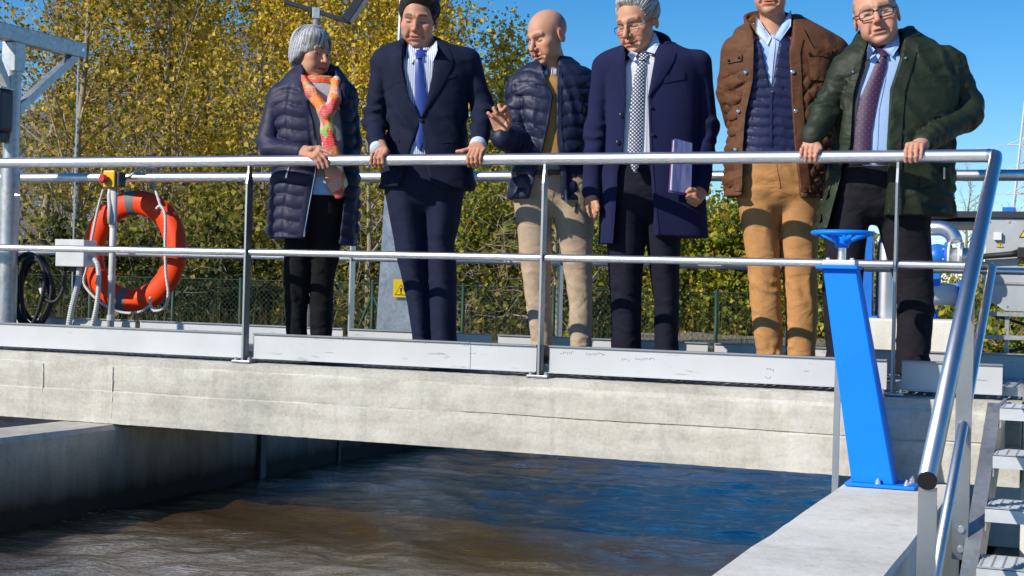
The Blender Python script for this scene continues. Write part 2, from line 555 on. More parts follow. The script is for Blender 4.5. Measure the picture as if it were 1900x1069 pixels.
# ---- deck of the walkway
DECK_Z = 1.20
deck = thing('walkway_deck', 'grey grating deck of the walkway behind the kick plates', 'deck')
deck['kind'] = 'structure'
del deck['category']
for i in range(9):
    x0 = -8.6 + i * 1.0
    b = MB()
    for k in range(24): b.box(x0 + .005 + k * .0413, x0 + .010 + k * .0413, 6.40, 7.22, DECK_Z - .03, DECK_Z)
    for k in range(8): b.box(x0 + .005, x0 + .99, 6.42 + k * .11, 6.426 + k * .11, DECK_Z - .025, DECK_Z - .002)
    b.box(x0 + .002, x0 + .993, 6.398, 6.404, DECK_Z - .035, DECK_Z + .001); b.box(x0 + .002, x0 + .993, 7.216, 7.222, DECK_Z - .035, DECK_Z + .001)
    g = b.build('grating', M['galv'], deck); g['kind'] = 'stuff'
b = MB(); b.box(0.4, 2.4, 6.36, 7.3, DECK_Z - .05, DECK_Z - .002); b.build('landing_plate', M['galv'], deck)
b = MB(); b.box(-0.30, 0.4, 6.30, 7.3, DECK_Z - .05, DECK_Z - .003); b.build('landing_plate', M['galv'], deck)

# ------------------------------------------------------------------ railings
RAIL_Z, MID_Z = 2.135, 1.690
def aluminium_plate_material():
    t = NT('worn_aluminium_kick_plate')
    v = t.coord()
    n1 = t.noise(v, 2.2, 5, 0.6)
    col = t.ramp(n1, [(0.3, (0.54, 0.545, 0.55)), (0.7, (0.64, 0.645, 0.65))])
    sc = t.noise(t.coord((3.0, 3.0, 26.0), rot=(0, .5, 0)), 2.0, 6, 0.7)
    scr = t.ramp(sc, [(0.60, 0.0), (0.65, 1.0)])
    sm = t.ramp(t.noise(v, 3.0, 4), [(0.5, 0.0), (0.6, 1.0)])
    col = t.mix(t.math('MULTIPLY', t.math('MULTIPLY', scr, sm), 0.7), col, (0.22, 0.21, 0.2))
    dr = t.ramp(t.noise(t.coord((24, 4, 1.2)), 1.6, 4), [(0.62, 0.0), (0.8, 1.0)])
    col = t.mix(t.math('MULTIPLY', dr, 0.18), col, (0.35, 0.33, 0.30))
    t.set(col, 0.42, 0.15, t.bump(n1, 0.05, 0.01))
    return t.m
M['kick'] = aluminium_plate_material()
M['plate_edge'] = plain('grey_plate_edge', (0.30, 0.31, 0.32), 0.45, 0.4)

def flat_post(parent, x, y, ztop, zbot, base=True):
    """flat bar set edge-on to the rail, its tip cut to a neck under the handrail"""
    w, t = 0.026, 0.0048
    poly = [(y - w, zbot), (y + w, zbot), (y + w, ztop - .10), (y + .012, ztop - .045), (y + .010, ztop - .018), (y - .012, ztop - .018), (y - .014, ztop - .05), (y - w, ztop - .11)]
    b = MB(); b.prism(poly, x - t, x + t, 'X')
    p = b.build('post', M['steel_post'], parent)
    if base:
        b = MB(); b.box(x - .050, x + .050, y - .040, y + .055, zbot - .002, zbot + .009, .002)
        pl = b.build('base_plate', M['steel_post'], p)
        for dx in (-.036, .036):
            b = MB(); b.lathe([(.0085, 0), (.0085, .008), (.005, .008), (.005, .016)], 8, 'Z', (x + dx, y - .022, zbot + .009)); b.build('bolt', M['steel'], p)
        b = MB(); b.box(x + t + .0002, x + t + .006, y - .012, y + .016, zbot + .03, zbot + .145); b.build('fixing_lug', M['plate_edge'], p)
    return p

def kick_panel(parent, x0, x1, y, z0, z1):
    b = MB(); b.box(x0, x1, y, y + .006, z0 + .004, z1 - .006)
    p = b.build('kick_plate', M['kick'], parent)
    b = MB(); b.box(x0, x1, y - .010, y + .034, z1 - .0058, z1); b.build('top_lip', M['plate_edge'], p)
    b = MB(); b.box(x0, x1, y - .012, y + .03, z0, z0 + .0038); b.build('bottom_lip', M['kick'], p)
    b = MB(); b.box(x0 + .0005, x0 + .004, y + .0062, y + .034, z0 + .004, z1 - .006); b.build('end_return', M['plate_edge'], p)
    return p

front = thing('front_railing', 'stainless railing along the front of the walkway that the group leans on', 'railing')
YF = 6.30
b = MB(); b.tube([(-8.6, YF, RAIL_Z), (-0.44, YF, RAIL_Z)], .0268, 24, False); b.build('handrail', M['steel'], front, smooth=True)
posts_x = [-6.55, -4.03, -2.46, -0.957, ]
def px_to_x(px, y=YF):
    u = (px - 950) / 2770.0
    z = y / (math.cos(YAW) + math.sin(YAW) * u)
    return z * (-math.sin(YAW) + math.cos(YAW) * u)
posts_x = [-5.60, px_to_x(458), px_to_x(1006), px_to_x(1660)]
for x in posts_x:
    flat_post(front, x, YF, RAIL_Z, BEAM_Z1 + .003)
xs = [-8.6] + posts_x + [-0.47]
for i in range(len(xs) - 1):
    b = MB(); b.tube([(xs[i] + (.010 if i else 0), YF + .004, MID_Z), (xs[i + 1] - .010, YF + .004, MID_Z)], .0172, 16, False)
    b.build('mid_rail', M['steel'], front, smooth=True)
for i in range(len(xs) - 1):
    x0 = xs[i] + (.034 if i else 0); x1 = xs[i + 1] - (.026 if i < len(xs) - 2 else -.09)
    if i == 2:
        xm = px_to_x(873); kick_panel(front, x0, xm - .001, YF + .020, 1.172, 1.296); kick_panel(front, xm + .002, x1, YF + .020, 1.172, 1.295)
    else:
        kick_panel(front, x0, x1, YF + .020, 1.172, 1.296)

rr = random.Random(21)
M['scuff'] = plain('grey_scuff', (0.20, 0.20, 0.20), 0.7)
for (px, py, w_, n_) in ((1056, 655, 22, 7), (1108, 657, 34, 11), (1164, 667, 12, 3), (1200, 667, 34, 11), (1433, 686, 12, 5), (1430, 702, 8, 3), (640, 630, 16, 3), (795, 637, 6, 2), (950, 642, 70, 6), (868, 640, 6, 2), (1500, 690, 5, 2)):
    b = MB()
    for k in range(n_):
        q = px + (k / max(1, n_ - 1) - .5) * w_
        xx = px_to_x(q, YF + .02); zc = YF / (math.cos(YAW) + math.sin(YAW) * (q - 950) / 2770)
        zz = CAM_Z - ((py - 534.5) - .027 * (q - 950)) / 2770 * zc + rr.uniform(-.004, .004)
        if rr.random() < .5: b.box(xx - .0008, xx + .0008, YF + .0192, YF + .0199, zz - rr.uniform(.004, .008), zz + .004)
        else: b.box(xx - rr.uniform(.004, .009), xx + .004, YF + .0190, YF + .0198, zz - .0008, zz + .0008)
    b.build('scuff_mark', M['scuff'], front)['kind'] = 'stuff'

back = thing('back_railing', 'stainless railing along the far side of the walkway behind the group', 'railing')
YR = 7.28
b = MB(); b.tube([(-8.6, YR, RAIL_Z), (2.4, YR, RAIL_Z)], .0268, 20, False); b.build('handrail', M['steel'], back, smooth=True)
b = MB(); b.tube([(-8.6, YR, MID_Z), (2.4, YR, MID_Z)], .0172, 14, False); b.build('mid_rail', M['steel'], back, smooth=True)
for x in (px_to_x(653, YR), px_to_x(1040, YR), px_to_x(1462, YR), -7.6):
    flat_post(back, x, YR, RAIL_Z, BEAM_Z1 + .003)
bx = [-8.6, -5.2, px_to_x(653, YR), px_to_x(930, YR), px_to_x(1330, YR), px_to_x(1700, YR), 0.6, 2.4]
for i in range(len(bx) - 1):
    kick_panel(back, bx[i] + .004, bx[i + 1] - .03, YR - .035, 1.172, 1.305)
# small round boss where the two mid rails are joined
b = MB(); b.tube([(px_to_x(945, YR) - .018, YR, MID_Z), (px_to_x(945, YR) + .018, YR, MID_Z)], .0195, 12); b.build('rail_joint', M['steel'], back, smooth=True)

# ---- stair with its sloping rail, coming down towards the camera
SX = -0.425
stair_rail = thing('stair_handrail', 'stainless handrail sloping down beside the metal stair with black end cap', 'railing')
dirv = Vector((0, -2.24, -1.06)).normalized()
p0 = Vector((SX, YF, RAIL_Z)); p1 = Vector((SX, 4.06, 1.075))
b = MB(); b.tube([(-0.445, YF, RAIL_Z), (SX - .012, YF, RAIL_Z), (SX - .002, YF - .010, RAIL_Z - .004), p0 + dirv * .05, p1], .0268, 24, True); b.build('handrail', M['pipe_steel'], stair_rail, smooth=True)
b = MB(); b.tube([(-0.462, YF, RAIL_Z), (-0.448, YF, RAIL_Z)], .0282, 24, False); b.build('weld_collar', M['pipe_steel'], stair_rail, smooth=True)
b = MB(); b.tube([p1 - dirv * .002, p1 + dirv * .010], .0255, 24); b.build('end_cap', M['black_rubber'], stair_rail)
q0 = Vector((SX, YF - .06, MID_Z - .01)); q1 = q0 + dirv * 2.35
b = MB(); b.tube([(-0.475, YF, MID_Z), (SX - .01, YF - .01, MID_Z), q0, q1], .0172, 16, True); b.build('mid_rail', M['pipe_steel'], stair_rail, smooth=True)
def stair_post(y, ztop, zbot, w=.025):
    b = MB(); b.box(SX - w, SX + w, y - .006, y + .006, zbot, ztop)
    b.box(SX + w - .008, SX + w - .0005, y + .0061, y + .030, zbot, ztop - .05)
    p = b.build('post', M['steel_post'], stair_rail)
    return p
pp = stair_post(5.10, p0.z - (YF - 5.10) * .473 - .02, 0.70)
for z in (.735, .80):
    b = MB(); b.lathe([(.011, 0), (.011, -.008), (.006, -.008)], 8, 'Y', (SX + .003, 5.094, z)); b.build('bolt', M['steel'], pp)
stair_post(4.075, 1.075 - .022, 0.10, .0235)

stair = thing('metal_stair', 'galvanised open stair with grating treads going up to the walkway', 'stair')
slope = 0.473
for sxx in (-0.362, 0.52):
    b = MB()
    def zline(y): return 1.165 - (5.98 - y) * slope
    poly = [(6.25, 1.165), (5.92, 1.165), (3.55, zline(3.55) + .03), (3.55, max(0.0, zline(3.55) - .2)), (5.98, zline(5.98) - .21), (6.25, .96)]
    b.prism(poly, sxx - .005, sxx + .005, 'X'); st = b.build('stringer', M['galv'], stair)
    b = MB(); b.prism([(5.925, 1.1655), (3.55, zline(3.55) + .0305), (3.55, zline(3.55) + .022), (5.925, 1.157)], sxx - .045 if sxx < 0 else sxx + .0052, sxx - .0052 if sxx < 0 else sxx + .045, 'X'); b.build('flange', M['galv'], st)
for i in range(8):
    z = 1.16 - .145 * i; y = 5.75 - .3066 * i
    x0, x1 = -0.352, 0.51
    b = MB(); b.box(x0, x1, y, y + .005, z - .045, z); b.box(x0, x1, y - .0, y + .03, z - .0025, z + .0005)
    tr = b.build('tread', M['galv_tread'], stair)
    b = MB()
    n = 26
    for k in range(n + 1):
        xx = x0 + .004 + (x1 - x0 - .012) * k / n; b.box(xx, xx + .004, y + .031, y + .275, z - .03, z)
    for k in range(8): b.box(x0, x1, y + .045 + k * .03, y + .049 + k * .03, z - .026, z - .001)
    g = b.build('grating_bars', M['galv_tread'], tr); g['kind'] = 'stuff'
    b = MB(); b.box(x0, x1, y + .276, y + .281, z - .04, z - .002); b.build('back_bar', M['galv_tread'], tr)
    b = MB(); b.box(x0, x0 + .005, y + .006, y + .275, z - .075, z - .0465); b.build('end_bracket', M['galv'], tr)

# ---- blue pedestal of the sluice gate, leaning out over the channel to its spindle
ped = thing('gate_pedestal', 'bright blue leaning sluice gate pedestal with a handwheel on the channel wall', 'pedestal', (-0.815, 6.0, BEAM_Z0))
H = 0.845
yb0, yb1 = -.055, .055
wb, wt = .082, .066          # half widths of the front face at the base and the top
xb, xt = -.012, -.165
b = MB()
zs = np.linspace(.014, H, 6)
for s in range(1):
    vs = []
    for z in zs:
        k = (z - .014) / (H - .014); cx = xb + (xt - xb) * k; w = wb + (wt - wb) * k
        d0 = yb0 * (1.25 - .35 * k); d1 = yb1 * (1.25 - .35 * k)
        e = .006
        vs += [(cx - w, d0 + e, z), (cx - w + e, d0, z), (cx + w - e, d0, z), (cx + w, d0 + e, z), (cx + w, d1 - e, z), (cx + w - e, d1, z), (cx - w + e, d1, z), (cx - w, d1 - e, z)]
    fs = [(i * 8 + j, i * 8 + (j + 1) % 8, (i + 1) * 8 + (j + 1) % 8, (i + 1) * 8 + j) for i in range(5) for j in range(8)]
    fs += [tuple(range(8)), tuple(40 + j for j in range(8))]
    b.add(vs, fs)
b.build('column', M['blue'], ped, angle=35)
b = MB(); b.box(-.115, .150, -.105, .10, 0, .013, .003); b.build('base_plate', M['blue'], ped)
for (dx, dy) in ((-.01 + .02, -.085), (.118, -.075), (.125, .02), (.12, .075), (-.095, .08)):
    b = MB(); b.lathe([(.013, .0135), (.013, .016), (.0095, .0162), (.0095, .027), (.005, .0275), (.005, .036)], 8, 'Z', (dx, dy, 0)); b.build('bolt', M['steel'], ped)
b = MB(); b.box(xt - .09, xt + .072, -.075, .065, H + .0005, H + .014, .002); b.build('top_plate', M['blue'], ped)
b = MB(); b.box(xt - .068, xt + .060, -.05, .05, H + .0145, H + .036, .006); b.build('bearing_block', M['white_plate'], ped)
for dx in (-.05, .045):
    b = MB(); b.lathe([(.008, 0), (.008, .008)], 6, 'Z', (xt + dx, -.035, H + .036)); b.build('bolt', M['steel'], ped)
b = MB(); b.lathe([(.0165, H + .036), (.0165, H + .125)], 16, 'Z', (xt, 0, 0)); b.build('spindle', M['steel'], ped, angle=40)
b = MB(); b.lathe([(.026, H + .085), (.030, H + .10), (.032, H + .118), (.024, H + .128)], 16, 'Z', (xt, 0, 0)); hub = b.build('wheel_hub', M['blue'], ped, angle=40)
b = MB()
R0 = .112
for k in range(40):
    pass
ring = [(R0 * math.cos(a), R0 * math.sin(a)) for a in np.linspace(0, 2 * math.pi, 41)[:-1]]
nr = 12; base = 0; vs = []; fs = []
for i, (cx, cy) in enumerate(ring):
    for j in range(nr):
        an = 2 * math.pi * j / nr; rr_ = .013
        k = 1 + rr_ * math.cos(an) / R0
        vs.append((xt + cx * k, cy * k, H + .143 + .010 * math.sin(an)))
for i in range(40):
    for j in range(nr):
        fs.append((i * nr + j, ((i + 1) % 40) * nr + j, ((i + 1) % 40) * nr + (j + 1) % nr, i * nr + (j + 1) % nr))
b.add(vs, fs); wheel = b.build('handwheel', M['blue'], ped, smooth=True)
for k in range(5):
    a = 2 * math.pi * k / 5 + .35
    b = MB(); b.tube([(xt + .02 * math.cos(a), .02 * math.sin(a), H + .112), (xt + .06 * math.cos(a), .06 * math.sin(a), H + .128), (xt + .104 * math.cos(a), .104 * math.sin(a), H + .141)], [.014, .010, .009], 8); b.build('spoke', M['blue'], wheel, smooth=True)
b = MB(); b.box(-.180, -.156, -.008, .008, -.75, H - .02); b.build('stem', M['steel_post'], ped)
# ------------------------------------------------------------------ equipment on and behind the walkway
# ---- hoist at the left end
dav = thing('hoist_davit', 'galvanised hoist post with a jib arm and dark winch at the left edge', 'hoist', (-5.95, 7.0, BEAM_Z1))
b = MB(); b.tube([(0, 0, .05), (0, 0, 1.04)], .056, 24); b.build('sleeve', M['galv'], dav, angle=40)
b = MB(); b.tube([(0, 0, 1.0), (0, 0, 1.62)], .046, 24); b.build('mast', M['galv'], dav, angle=40)
b = MB(); b.lathe([(.06, 1.035), (.06, 1.062), (.048, 1.064)], 24); b.build('collar', M['galv'], dav, angle=40)
b = MB(); b.box(-.048, .048, -.045, .045, 1.58, 1.75, .004); b.build('head_plate', M['galv'], dav)
b = MB(); b.box(-.036, .036, -.75, .62, 1.752, 1.845, .006); arm = b.build('jib_arm', M['galv'], dav)
b = MB(); b.tube([(-.037, .585, 1.80), (.037, .585, 1.80)], .012, 10); b.build('pulley_pin', M['steel'], arm)
b = MB(); b.prism([(.045, 1.40), (.50, 1.752), (.58, 1.752), (.045, 1.34)], -.025, .025, 'X'); b.build('brace', M['galv'], dav)
b = MB(); b.prism([(-.045, 1.52), (-.20, 1.752), (-.28, 1.752), (-.045, 1.45)], -.02, .02, 'X'); b.build('brace', M['galv'], dav)
b = MB(); b.box(-.075, .055, -.17, -.05, 1.22, 1.46, .02); w = b.build('winch_box', M['dark_grey'], dav)
b = MB(); b.box(-.04, .03, -.13, -.06, 1.16, 1.222, .012); b.build('winch_motor', M['dark_grey'], w)
b = MB(); b.box(-.078, .058, -.172, -.048, 1.462, 1.475, .002); b.build('winch_lid', M['galv'], w)
b = MB(); b.tube([(0, .585, 1.785), (0, .585, .0)], .004, 6); b.build('cable', M['steel'], dav)
b = MB(); b.lathe([(.011, .02), (.011, .034), (.006, .035), (.006, .05)], 8, 'X', (.04, -.02, .86)); b.build('bolt', M['steel'], dav)
b = MB(); b.box(-.11, .11, -.11, .11, 0.001, .05, .004); b.build('foot_plate', M['galv'], dav)

# ---- lifebuoy on the back railing
M['buoy'] = plain('orange_red_lifebuoy', (0.90, 0.060, 0.006), 0.5, 0, 0.05, 7, 0.03, 30, Specular_IOR_Level=0.3)
M['tape'] = plain('grey_reflective_tape', (0.13, 0.135, 0.15), 0.6)
def rope_material():
    t = NT('white_braided_rope')
    v = t.coord()
    w = t.n('TexWave', wave_type='BANDS', bands_direction='DIAGONAL'); w.inputs['Scale'].default_value = 34; w.inputs['Distortion'].default_value = 1.5
    t.l(v, w.inputs['Vector'])
    t.set(t.ramp(w.outputs['Fac'], [(0.2, (0.46, 0.45, 0.42)), (0.6, (0.78, 0.77, 0.73))]), 0.85, 0, t.bump(w.outputs['Fac'], 0.6, 0.004))
    return t.m
M['rope'] = rope_material()
BX, BY, BZ = -5.355, 7.385, 1.705
buoy = thing('lifebuoy', 'orange red lifebuoy with white rope hanging on the far railing', 'lifebuoy', (BX, BY, BZ))
buoy.rotation_euler = (math.radians(-4), 0, 0)
def torus_part(R, ra, rb, a0, a1, n, m, name, parent, infl=1.0, seg=20):
    b = MB(); vs = []; fs = []
    full = abs(a1 - a0 - 2 * math.pi) < 1e-6
    cnt = n if full else n + 1
    for i in range(cnt):
        a = a0 + (a1 - a0) * i / n
        for j in range(seg):
            p = 2 * math.pi * j / seg
            r = R + ra * infl * math.cos(p)
            vs.append((r * math.cos(a), rb * infl * math.sin(p), r * math.sin(a)))
    for i in range(n):
        i2 = (i + 1) % cnt
        for j in range(seg):
            fs.append((i * seg + j, i2 * seg + j, i2 * seg + (j + 1) % seg, i * seg + (j + 1) % seg))
    b.add(vs, fs)
    return b.build(name, m, parent, smooth=True)
torus_part(.293, .072, .052, 0, 2 * math.pi, 64, M['buoy'], 'ring', buoy)
for a in (95, -98):
    a = math.radians(a); torus_part(.293, .072, .052, a - .11, a + .11, 6, M['tape'], 'tape_band', buoy, 1.012)
def hang_rope(pts, r=.0085):
    P = [Vector(p) for p in pts]; out = []
    for i in range(len(P) - 1):
        a = P[max(0, i - 1)]; b_ = P[i]; c = P[i + 1]; d = P[min(len(P) - 1, i + 2)]
        for k in range(6):
            t = k / 6
            out.append(.5 * ((2 * b_) + (c - a) * t + (2 * a - 5 * b_ + 4 * c - d) * t * t + (3 * b_ - a - 3 * c + d) * t ** 3))
    out.append(P[-1])
    b = MB(); b.tube(out, r, 8)
    return b
for pts in ([(-.16, -.075, .44), (-.20, -.085, .30), (-.235, -.09, .08), (-.26, -.085, -.10), (-.285, -.075, -.19), (-.24, -.075, -.25), (-.14, -.075, -.32), (0, -.07, -.365), (.12, -.075, -.36), (.20, -.08, -.32)],
            [(.13, -.05, .42), (.19, -.075, .33), (.235, -.085, .245)],
            [(.20, -.085, .245), (.235, -.095, .26), (.275, -.10, .20), (.295, -.11, .02), (.315, -.11, -.14), (.335, -.105, -.25), (.31, -.10, -.33), (.24, -.095, -.35), (.205, -.09, -.31), (.205, -.09, -.27)]):
    hang_rope(pts).build('rope', M['rope'], buoy, smooth=True)
hang_rope([(-.14, -.11, .39), (-.02, -.15, .395), (.06, -.16, .43), (.12, -.13, .475), (.165, -.06, .47), (.13, -.05, .42)], .008).build('rope', M['rope'], buoy, smooth=True)

# ---- emergency stop on its post
es = thing('emergency_stop', 'yellow emergency stop box with red button on a slim grey post', 'stop button', (-5.345, 7.17, DECK_Z))
b = MB(); b.tube([(0, 0, -.03), (0, 0, .865)], .020, 16); b.build('post', M['conduit'], es, smooth=True)
for z in (.10, .33, .64):
    b = MB(); b.lathe([(.024, z), (.024, z + .03)], 14); b.build('pipe_clip', M['conduit'], es)
b = MB(); b.box(-.052, .028, -.040, .045, .868, .965, .008); bx_ = b.build('stop_box', M['yellow'], es)
b = MB(); b.lathe([(.012, -.040), (.013, -.052), (.026, -.056), (.026, -.072), (.018, -.080)], 18, 'Y', (-.032, 0, .915)); b.build('stop_button', M['red'], bx_, angle=40)
b = MB(); b.box(.0285, .05, -.025, .04, .872, .955, .004); b.build('box_back', M['dark_grey'], bx_)
b = MB(); b.tube([(-.02, -.01, .868), (-.025, -.012, .82), (-.012, -.02, .76), (-.004, -.026, .66)], .014, 10); b.build('conduit', M['conduit'], es, smooth=True)

# ---- junction box, conduits and coiled cable
jb = thing('junction_box', 'light grey electrical junction box with ribbed conduits beside the lifebuoy', 'electrical box', (-5.555, 7.13, DECK_Z))
b = MB(); b.box(-.115, .085, -.06, .06, .405, .560, .006); b.build('casing', M['grey_box'], jb)
b = MB(); b.box(-.117, .087, -.064, -.0605, .515, .562, .001); b.build('lid', M['grey_box'], jb)
b = MB(); b.lathe([(.018, .0855), (.018, .097), (.012, .098)], 14, 'X', (0, 0, .46)); b.build('gland', M['conduit'], jb)
def ribbed(pts, r):
    P = [Vector(p) for p in pts]; out = []; rad = []
    for i in range(len(P) - 1):
        a = P[max(0, i - 1)]; b_ = P[i]; c = P[i + 1]; d = P[min(len(P) - 1, i + 2)]
        n = max(4, int((c - b_).length / .006))
        for k in range(n):
            t = k / n
            out.append(.5 * ((2 * b_) + (c - a) * t + (2 * a - 5 * b_ + 4 * c - d) * t * t + (3 * b_ - a - 3 * c + d) * t ** 3)); rad.append(r * (1.0 if len(rad) % 2 else .86))
    b = MB(); b.tube(out, rad, 10); return b
ribbed([(.02, -.01, .40), (.01, -.01, .30), (-.03, -.01, .15), (-.055, -.01, .0)], .019).build('conduit', M['conduit'], jb)
ribbed([(.097, 0, .46), (.145, -.01, .42), (.165, -.02, .30), (.15, -.02, .16), (.11, -.02, .0)], .015).build('conduit', M['conduit'], jb)
b = MB(); b.box(-.05, -.01, -.02, .03, .375, .404, .003); b.build('cable_gland', M['dark_grey'], jb)
coil = thing('cable_coil', 'black cable hanging in a loose coil next to the hoist post', 'cable', (-5.855, 7.12, DECK_Z))
rr = random.Random(8)
for k in range(5):
    pts = []
    r1, r2 = .125 + rr.uniform(-.02, .02), .205 + rr.uniform(-.02, .012); ox, oz, oy = rr.uniform(-.02, .02), rr.uniform(-.012, .012), k * .018 - .04
    for a in np.linspace(0, 2 * math.pi, 29):
        pts.append((ox + r1 * math.cos(a) * (1 + .06 * math.sin(3 * a + k)), oy + .012 * math.sin(2 * a + k), .255 + oz + r2 * math.sin(a)))
    b = MB(); b.tube(pts, .0125, 8, False); b.build('loop', M['black_rubber'], coil, smooth=True)
hang_rope([(.215, 0, .385), (.21, 0, .28), (.17, -.02, .20), (.10, -.03, .22), (.07, -.03, .33)], .012).build('cable_end', M['black_rubber'], coil, smooth=True)
b = MB(); b.tube([(.075, -.032, .275), (.095, -.032, .225)], .0145, 10); b.build('label_sleeve', M['white_plate'], coil)

# ------------------------------------------------------------------ plant behind the walkway on the right
plinth = MB(); plinth.box(-1.45, -0.78, 8.9, 9.8, 0.02, 1.43, .012)
tag(plinth.build('concrete_plinth', M['cap_concrete']), 'pale concrete plinth behind the walkway carrying a pipe and blue column', 'plinth')
plat = MB(); plat.box(-0.98, 3.6, 9.9, 11.38, 0.0, 1.16, .01)
tag(plat.build('machine_base', M['cap_concrete']), 'low concrete slab under the grey screening machine', 'base')
sp = thing('stainless_standpipe', 'upright stainless pipe with coned top standing on the concrete plinth', 'pipe', (-1.235, 9.25, 1.43))
b = MB(); b.lathe([(.068, 0), (.068, .36), (.062, .44), (.040, .55), (.028, .58)], 28); b.build('pipe_body', M['steel'], sp, angle=40)
b = MB(); b.lathe([(.070, .30), (.074, .31), (.074, .325), (.070, .335)], 28); b.build('weld_band', M['steel'], sp, angle=40)
cp = thing('blue_column', 'second blue valve pedestal partly hidden behind the man in green', 'pedestal', (-1.375, 9.2, 1.43))
b = MB()
b.prism([(-.055, 0), (.065, 0), (.058, .50), (-.03, .50)], -.05, .05, 'Y'); b.build('column', M['valve_blue'], cp)
b = MB(); b.box(-.09, .10, -.08, .08, -.0, .012); b.build('base_plate', M['valve_blue'], cp)
b = MB(); b.box(-.05, .07, -.06, .06, .501, .515); b.build('top_plate', M['white_plate'], cp)
b = MB(); b.lathe([(.012, .515), (.012, .60)], 12, 'Z', (.01, 0, 0)); b.build('spindle', M['steel'], cp)
b = MB(); b.lathe([(.02, .60), (.09, .605), (.10, .62), (.09, .64), (.03, .65)], 20, 'Z', (.01, 0, 0)); b.build('handwheel', M['valve_blue'], cp, angle=40)

MX, MY = -0.62, 10.05
mach = thing('screening_machine', 'light grey screening machine on a steel frame with warning triangles', 'machine', (MX, MY, 1.16))
M['machine_grey'] = steel('matt_stainless_sheet', (0.55, 0.56, 0.57), 0.5)
b = MB(); b.prism([(-.12, .42), (.02, .33), (1.6, .33), (1.6, .92), (-.10, .92)], 0, .9, 'Y'); b.build('housing', M['machine_grey'], mach)
for (x_, z_) in ((-.09, .9), (.03, .9), (.2, .9), (.33, .9), (.03, .36), (.2, .36), (.33, .36), (-.085, .6), (.33, .6)):
    b = MB(); b.lathe([(.008, 0), (.008, -.006)], 6, 'Y', (x_, -.0005, z_)); b.build('bolt', M['steel'], mach)
b = MB(); b.box(-.10, .34, -.012, -.0005, .50, .515); b.build('panel_joint', M['galv'], mach)
b = MB(); b.tube([(.30, -.06, .98), (.30, -.06, .35), (.27, -.06, .0)], .012, 8); b.build('cable_conduit', M['conduit'], mach, smooth=True)
b = MB(); b.tube([(.36, -.03, .0), (.36, -.03, .5)], .016, 8); b.build('drain_hose', M['black_rubber'], mach, smooth=True)
b = MB(); b.box(-.55, 1.65, -.02, .94, .925, .965); b.build('top_frame', M['dark_grey'], mach)
b = MB(); b.box(-.52, -.13, .05, .85, .88, .90); b.build('top_cover', M['white_plate'], mach)
for (x, w_) in ((.02, .025), (.26, .03), (.9, .03)):
    b = MB(); b.box(x, x + w_, .03, .07, 0, .33); b.build('frame_leg', M['galv'], mach)
for (z, x0, x1) in ((.295, -.15, 1.6), (.145, -.15, 1.6), (.03, -.15, 1.6)):
    b = MB(); b.box(x0, x1, .0, .028, z, z + .028); b.build('frame_bar', M['galv'], mach)
for s in (-1, 1):
    b = MB(); b.tube([(-.1 if s > 0 else .9, .5, .02), (.9 if s > 0 else -.1, .5, .30)], .012, 6); b.build('frame_brace', M['dark_grey'], mach)
b = MB(); b.tube([(-.20, -.05, .665), (.05, -.06, .69), (.10, -.06, .70)], [.018, .02, .026], 10); b.build('lever', M['black_rubber'], mach, smooth=True)
b = MB(); b.box(.09, .16, -.10, -.02, .665, .735, .008); b.build('lever_block', M['black_rubber'], mach)
b = MB(); b.box(.13, .15, -.04, -.003, .55, .78); b.build('bracket', M['white_plate'], mach)
b = MB(); b.box(-.06, -.01, -.03, -.003, .78, .83, .004); b.build('sensor', M['white_plate'], mach)
b = MB(); b.box(-.02, .06, .1, .2, .966, 1.0, .004); b.build('motor_cap', M['valve_blue'], mach)
M['sign_yellow'] = plain('warning_yellow', (0.82, 0.58, 0.01), 0.5)
M['ink'] = plain('black_print', (0.015, 0.015, 0.015), 0.6)
def warn_triangle(parent, x, y, z, s):
    b = MB(); b.prism([(x - s, z), (x + s, z), (x, z + 1.74 * s)], y - .002, y, 'Y'); o = b.build('warning_triangle', M['ink'], parent)
    k = .84; b = MB(); b.prism([(x - s * k, z + s * .09), (x + s * k, z + s * .09), (x, z + 1.74 * s * .91)], y - .004, y - .0021, 'Y'); b.build('yellow_field', M['sign_yellow'], o)
    b = MB(); b.prism([(x - s * .1, z + s * .52), (x + s * .1, z + s * .52), (x + s * .14, z + s * 1.15), (x - s * .14, z + s * 1.15)], y - .006, y - .0041, 'Y')
    b.prism([(x - s * .1, z + s * .2), (x + s * .1, z + s * .2), (x + s * .1, z + s * .4), (x - s * .1, z + s * .4)], y - .006, y - .0041, 'Y'); b.build('exclamation_mark', M['ink'], o)
warn_triangle(mach, .155, -.003, .80, .062)
warn_triangle(mach, .13, -.003, .62, .045)
warn_triangle(mach, -.02, -.003, .735, .022)

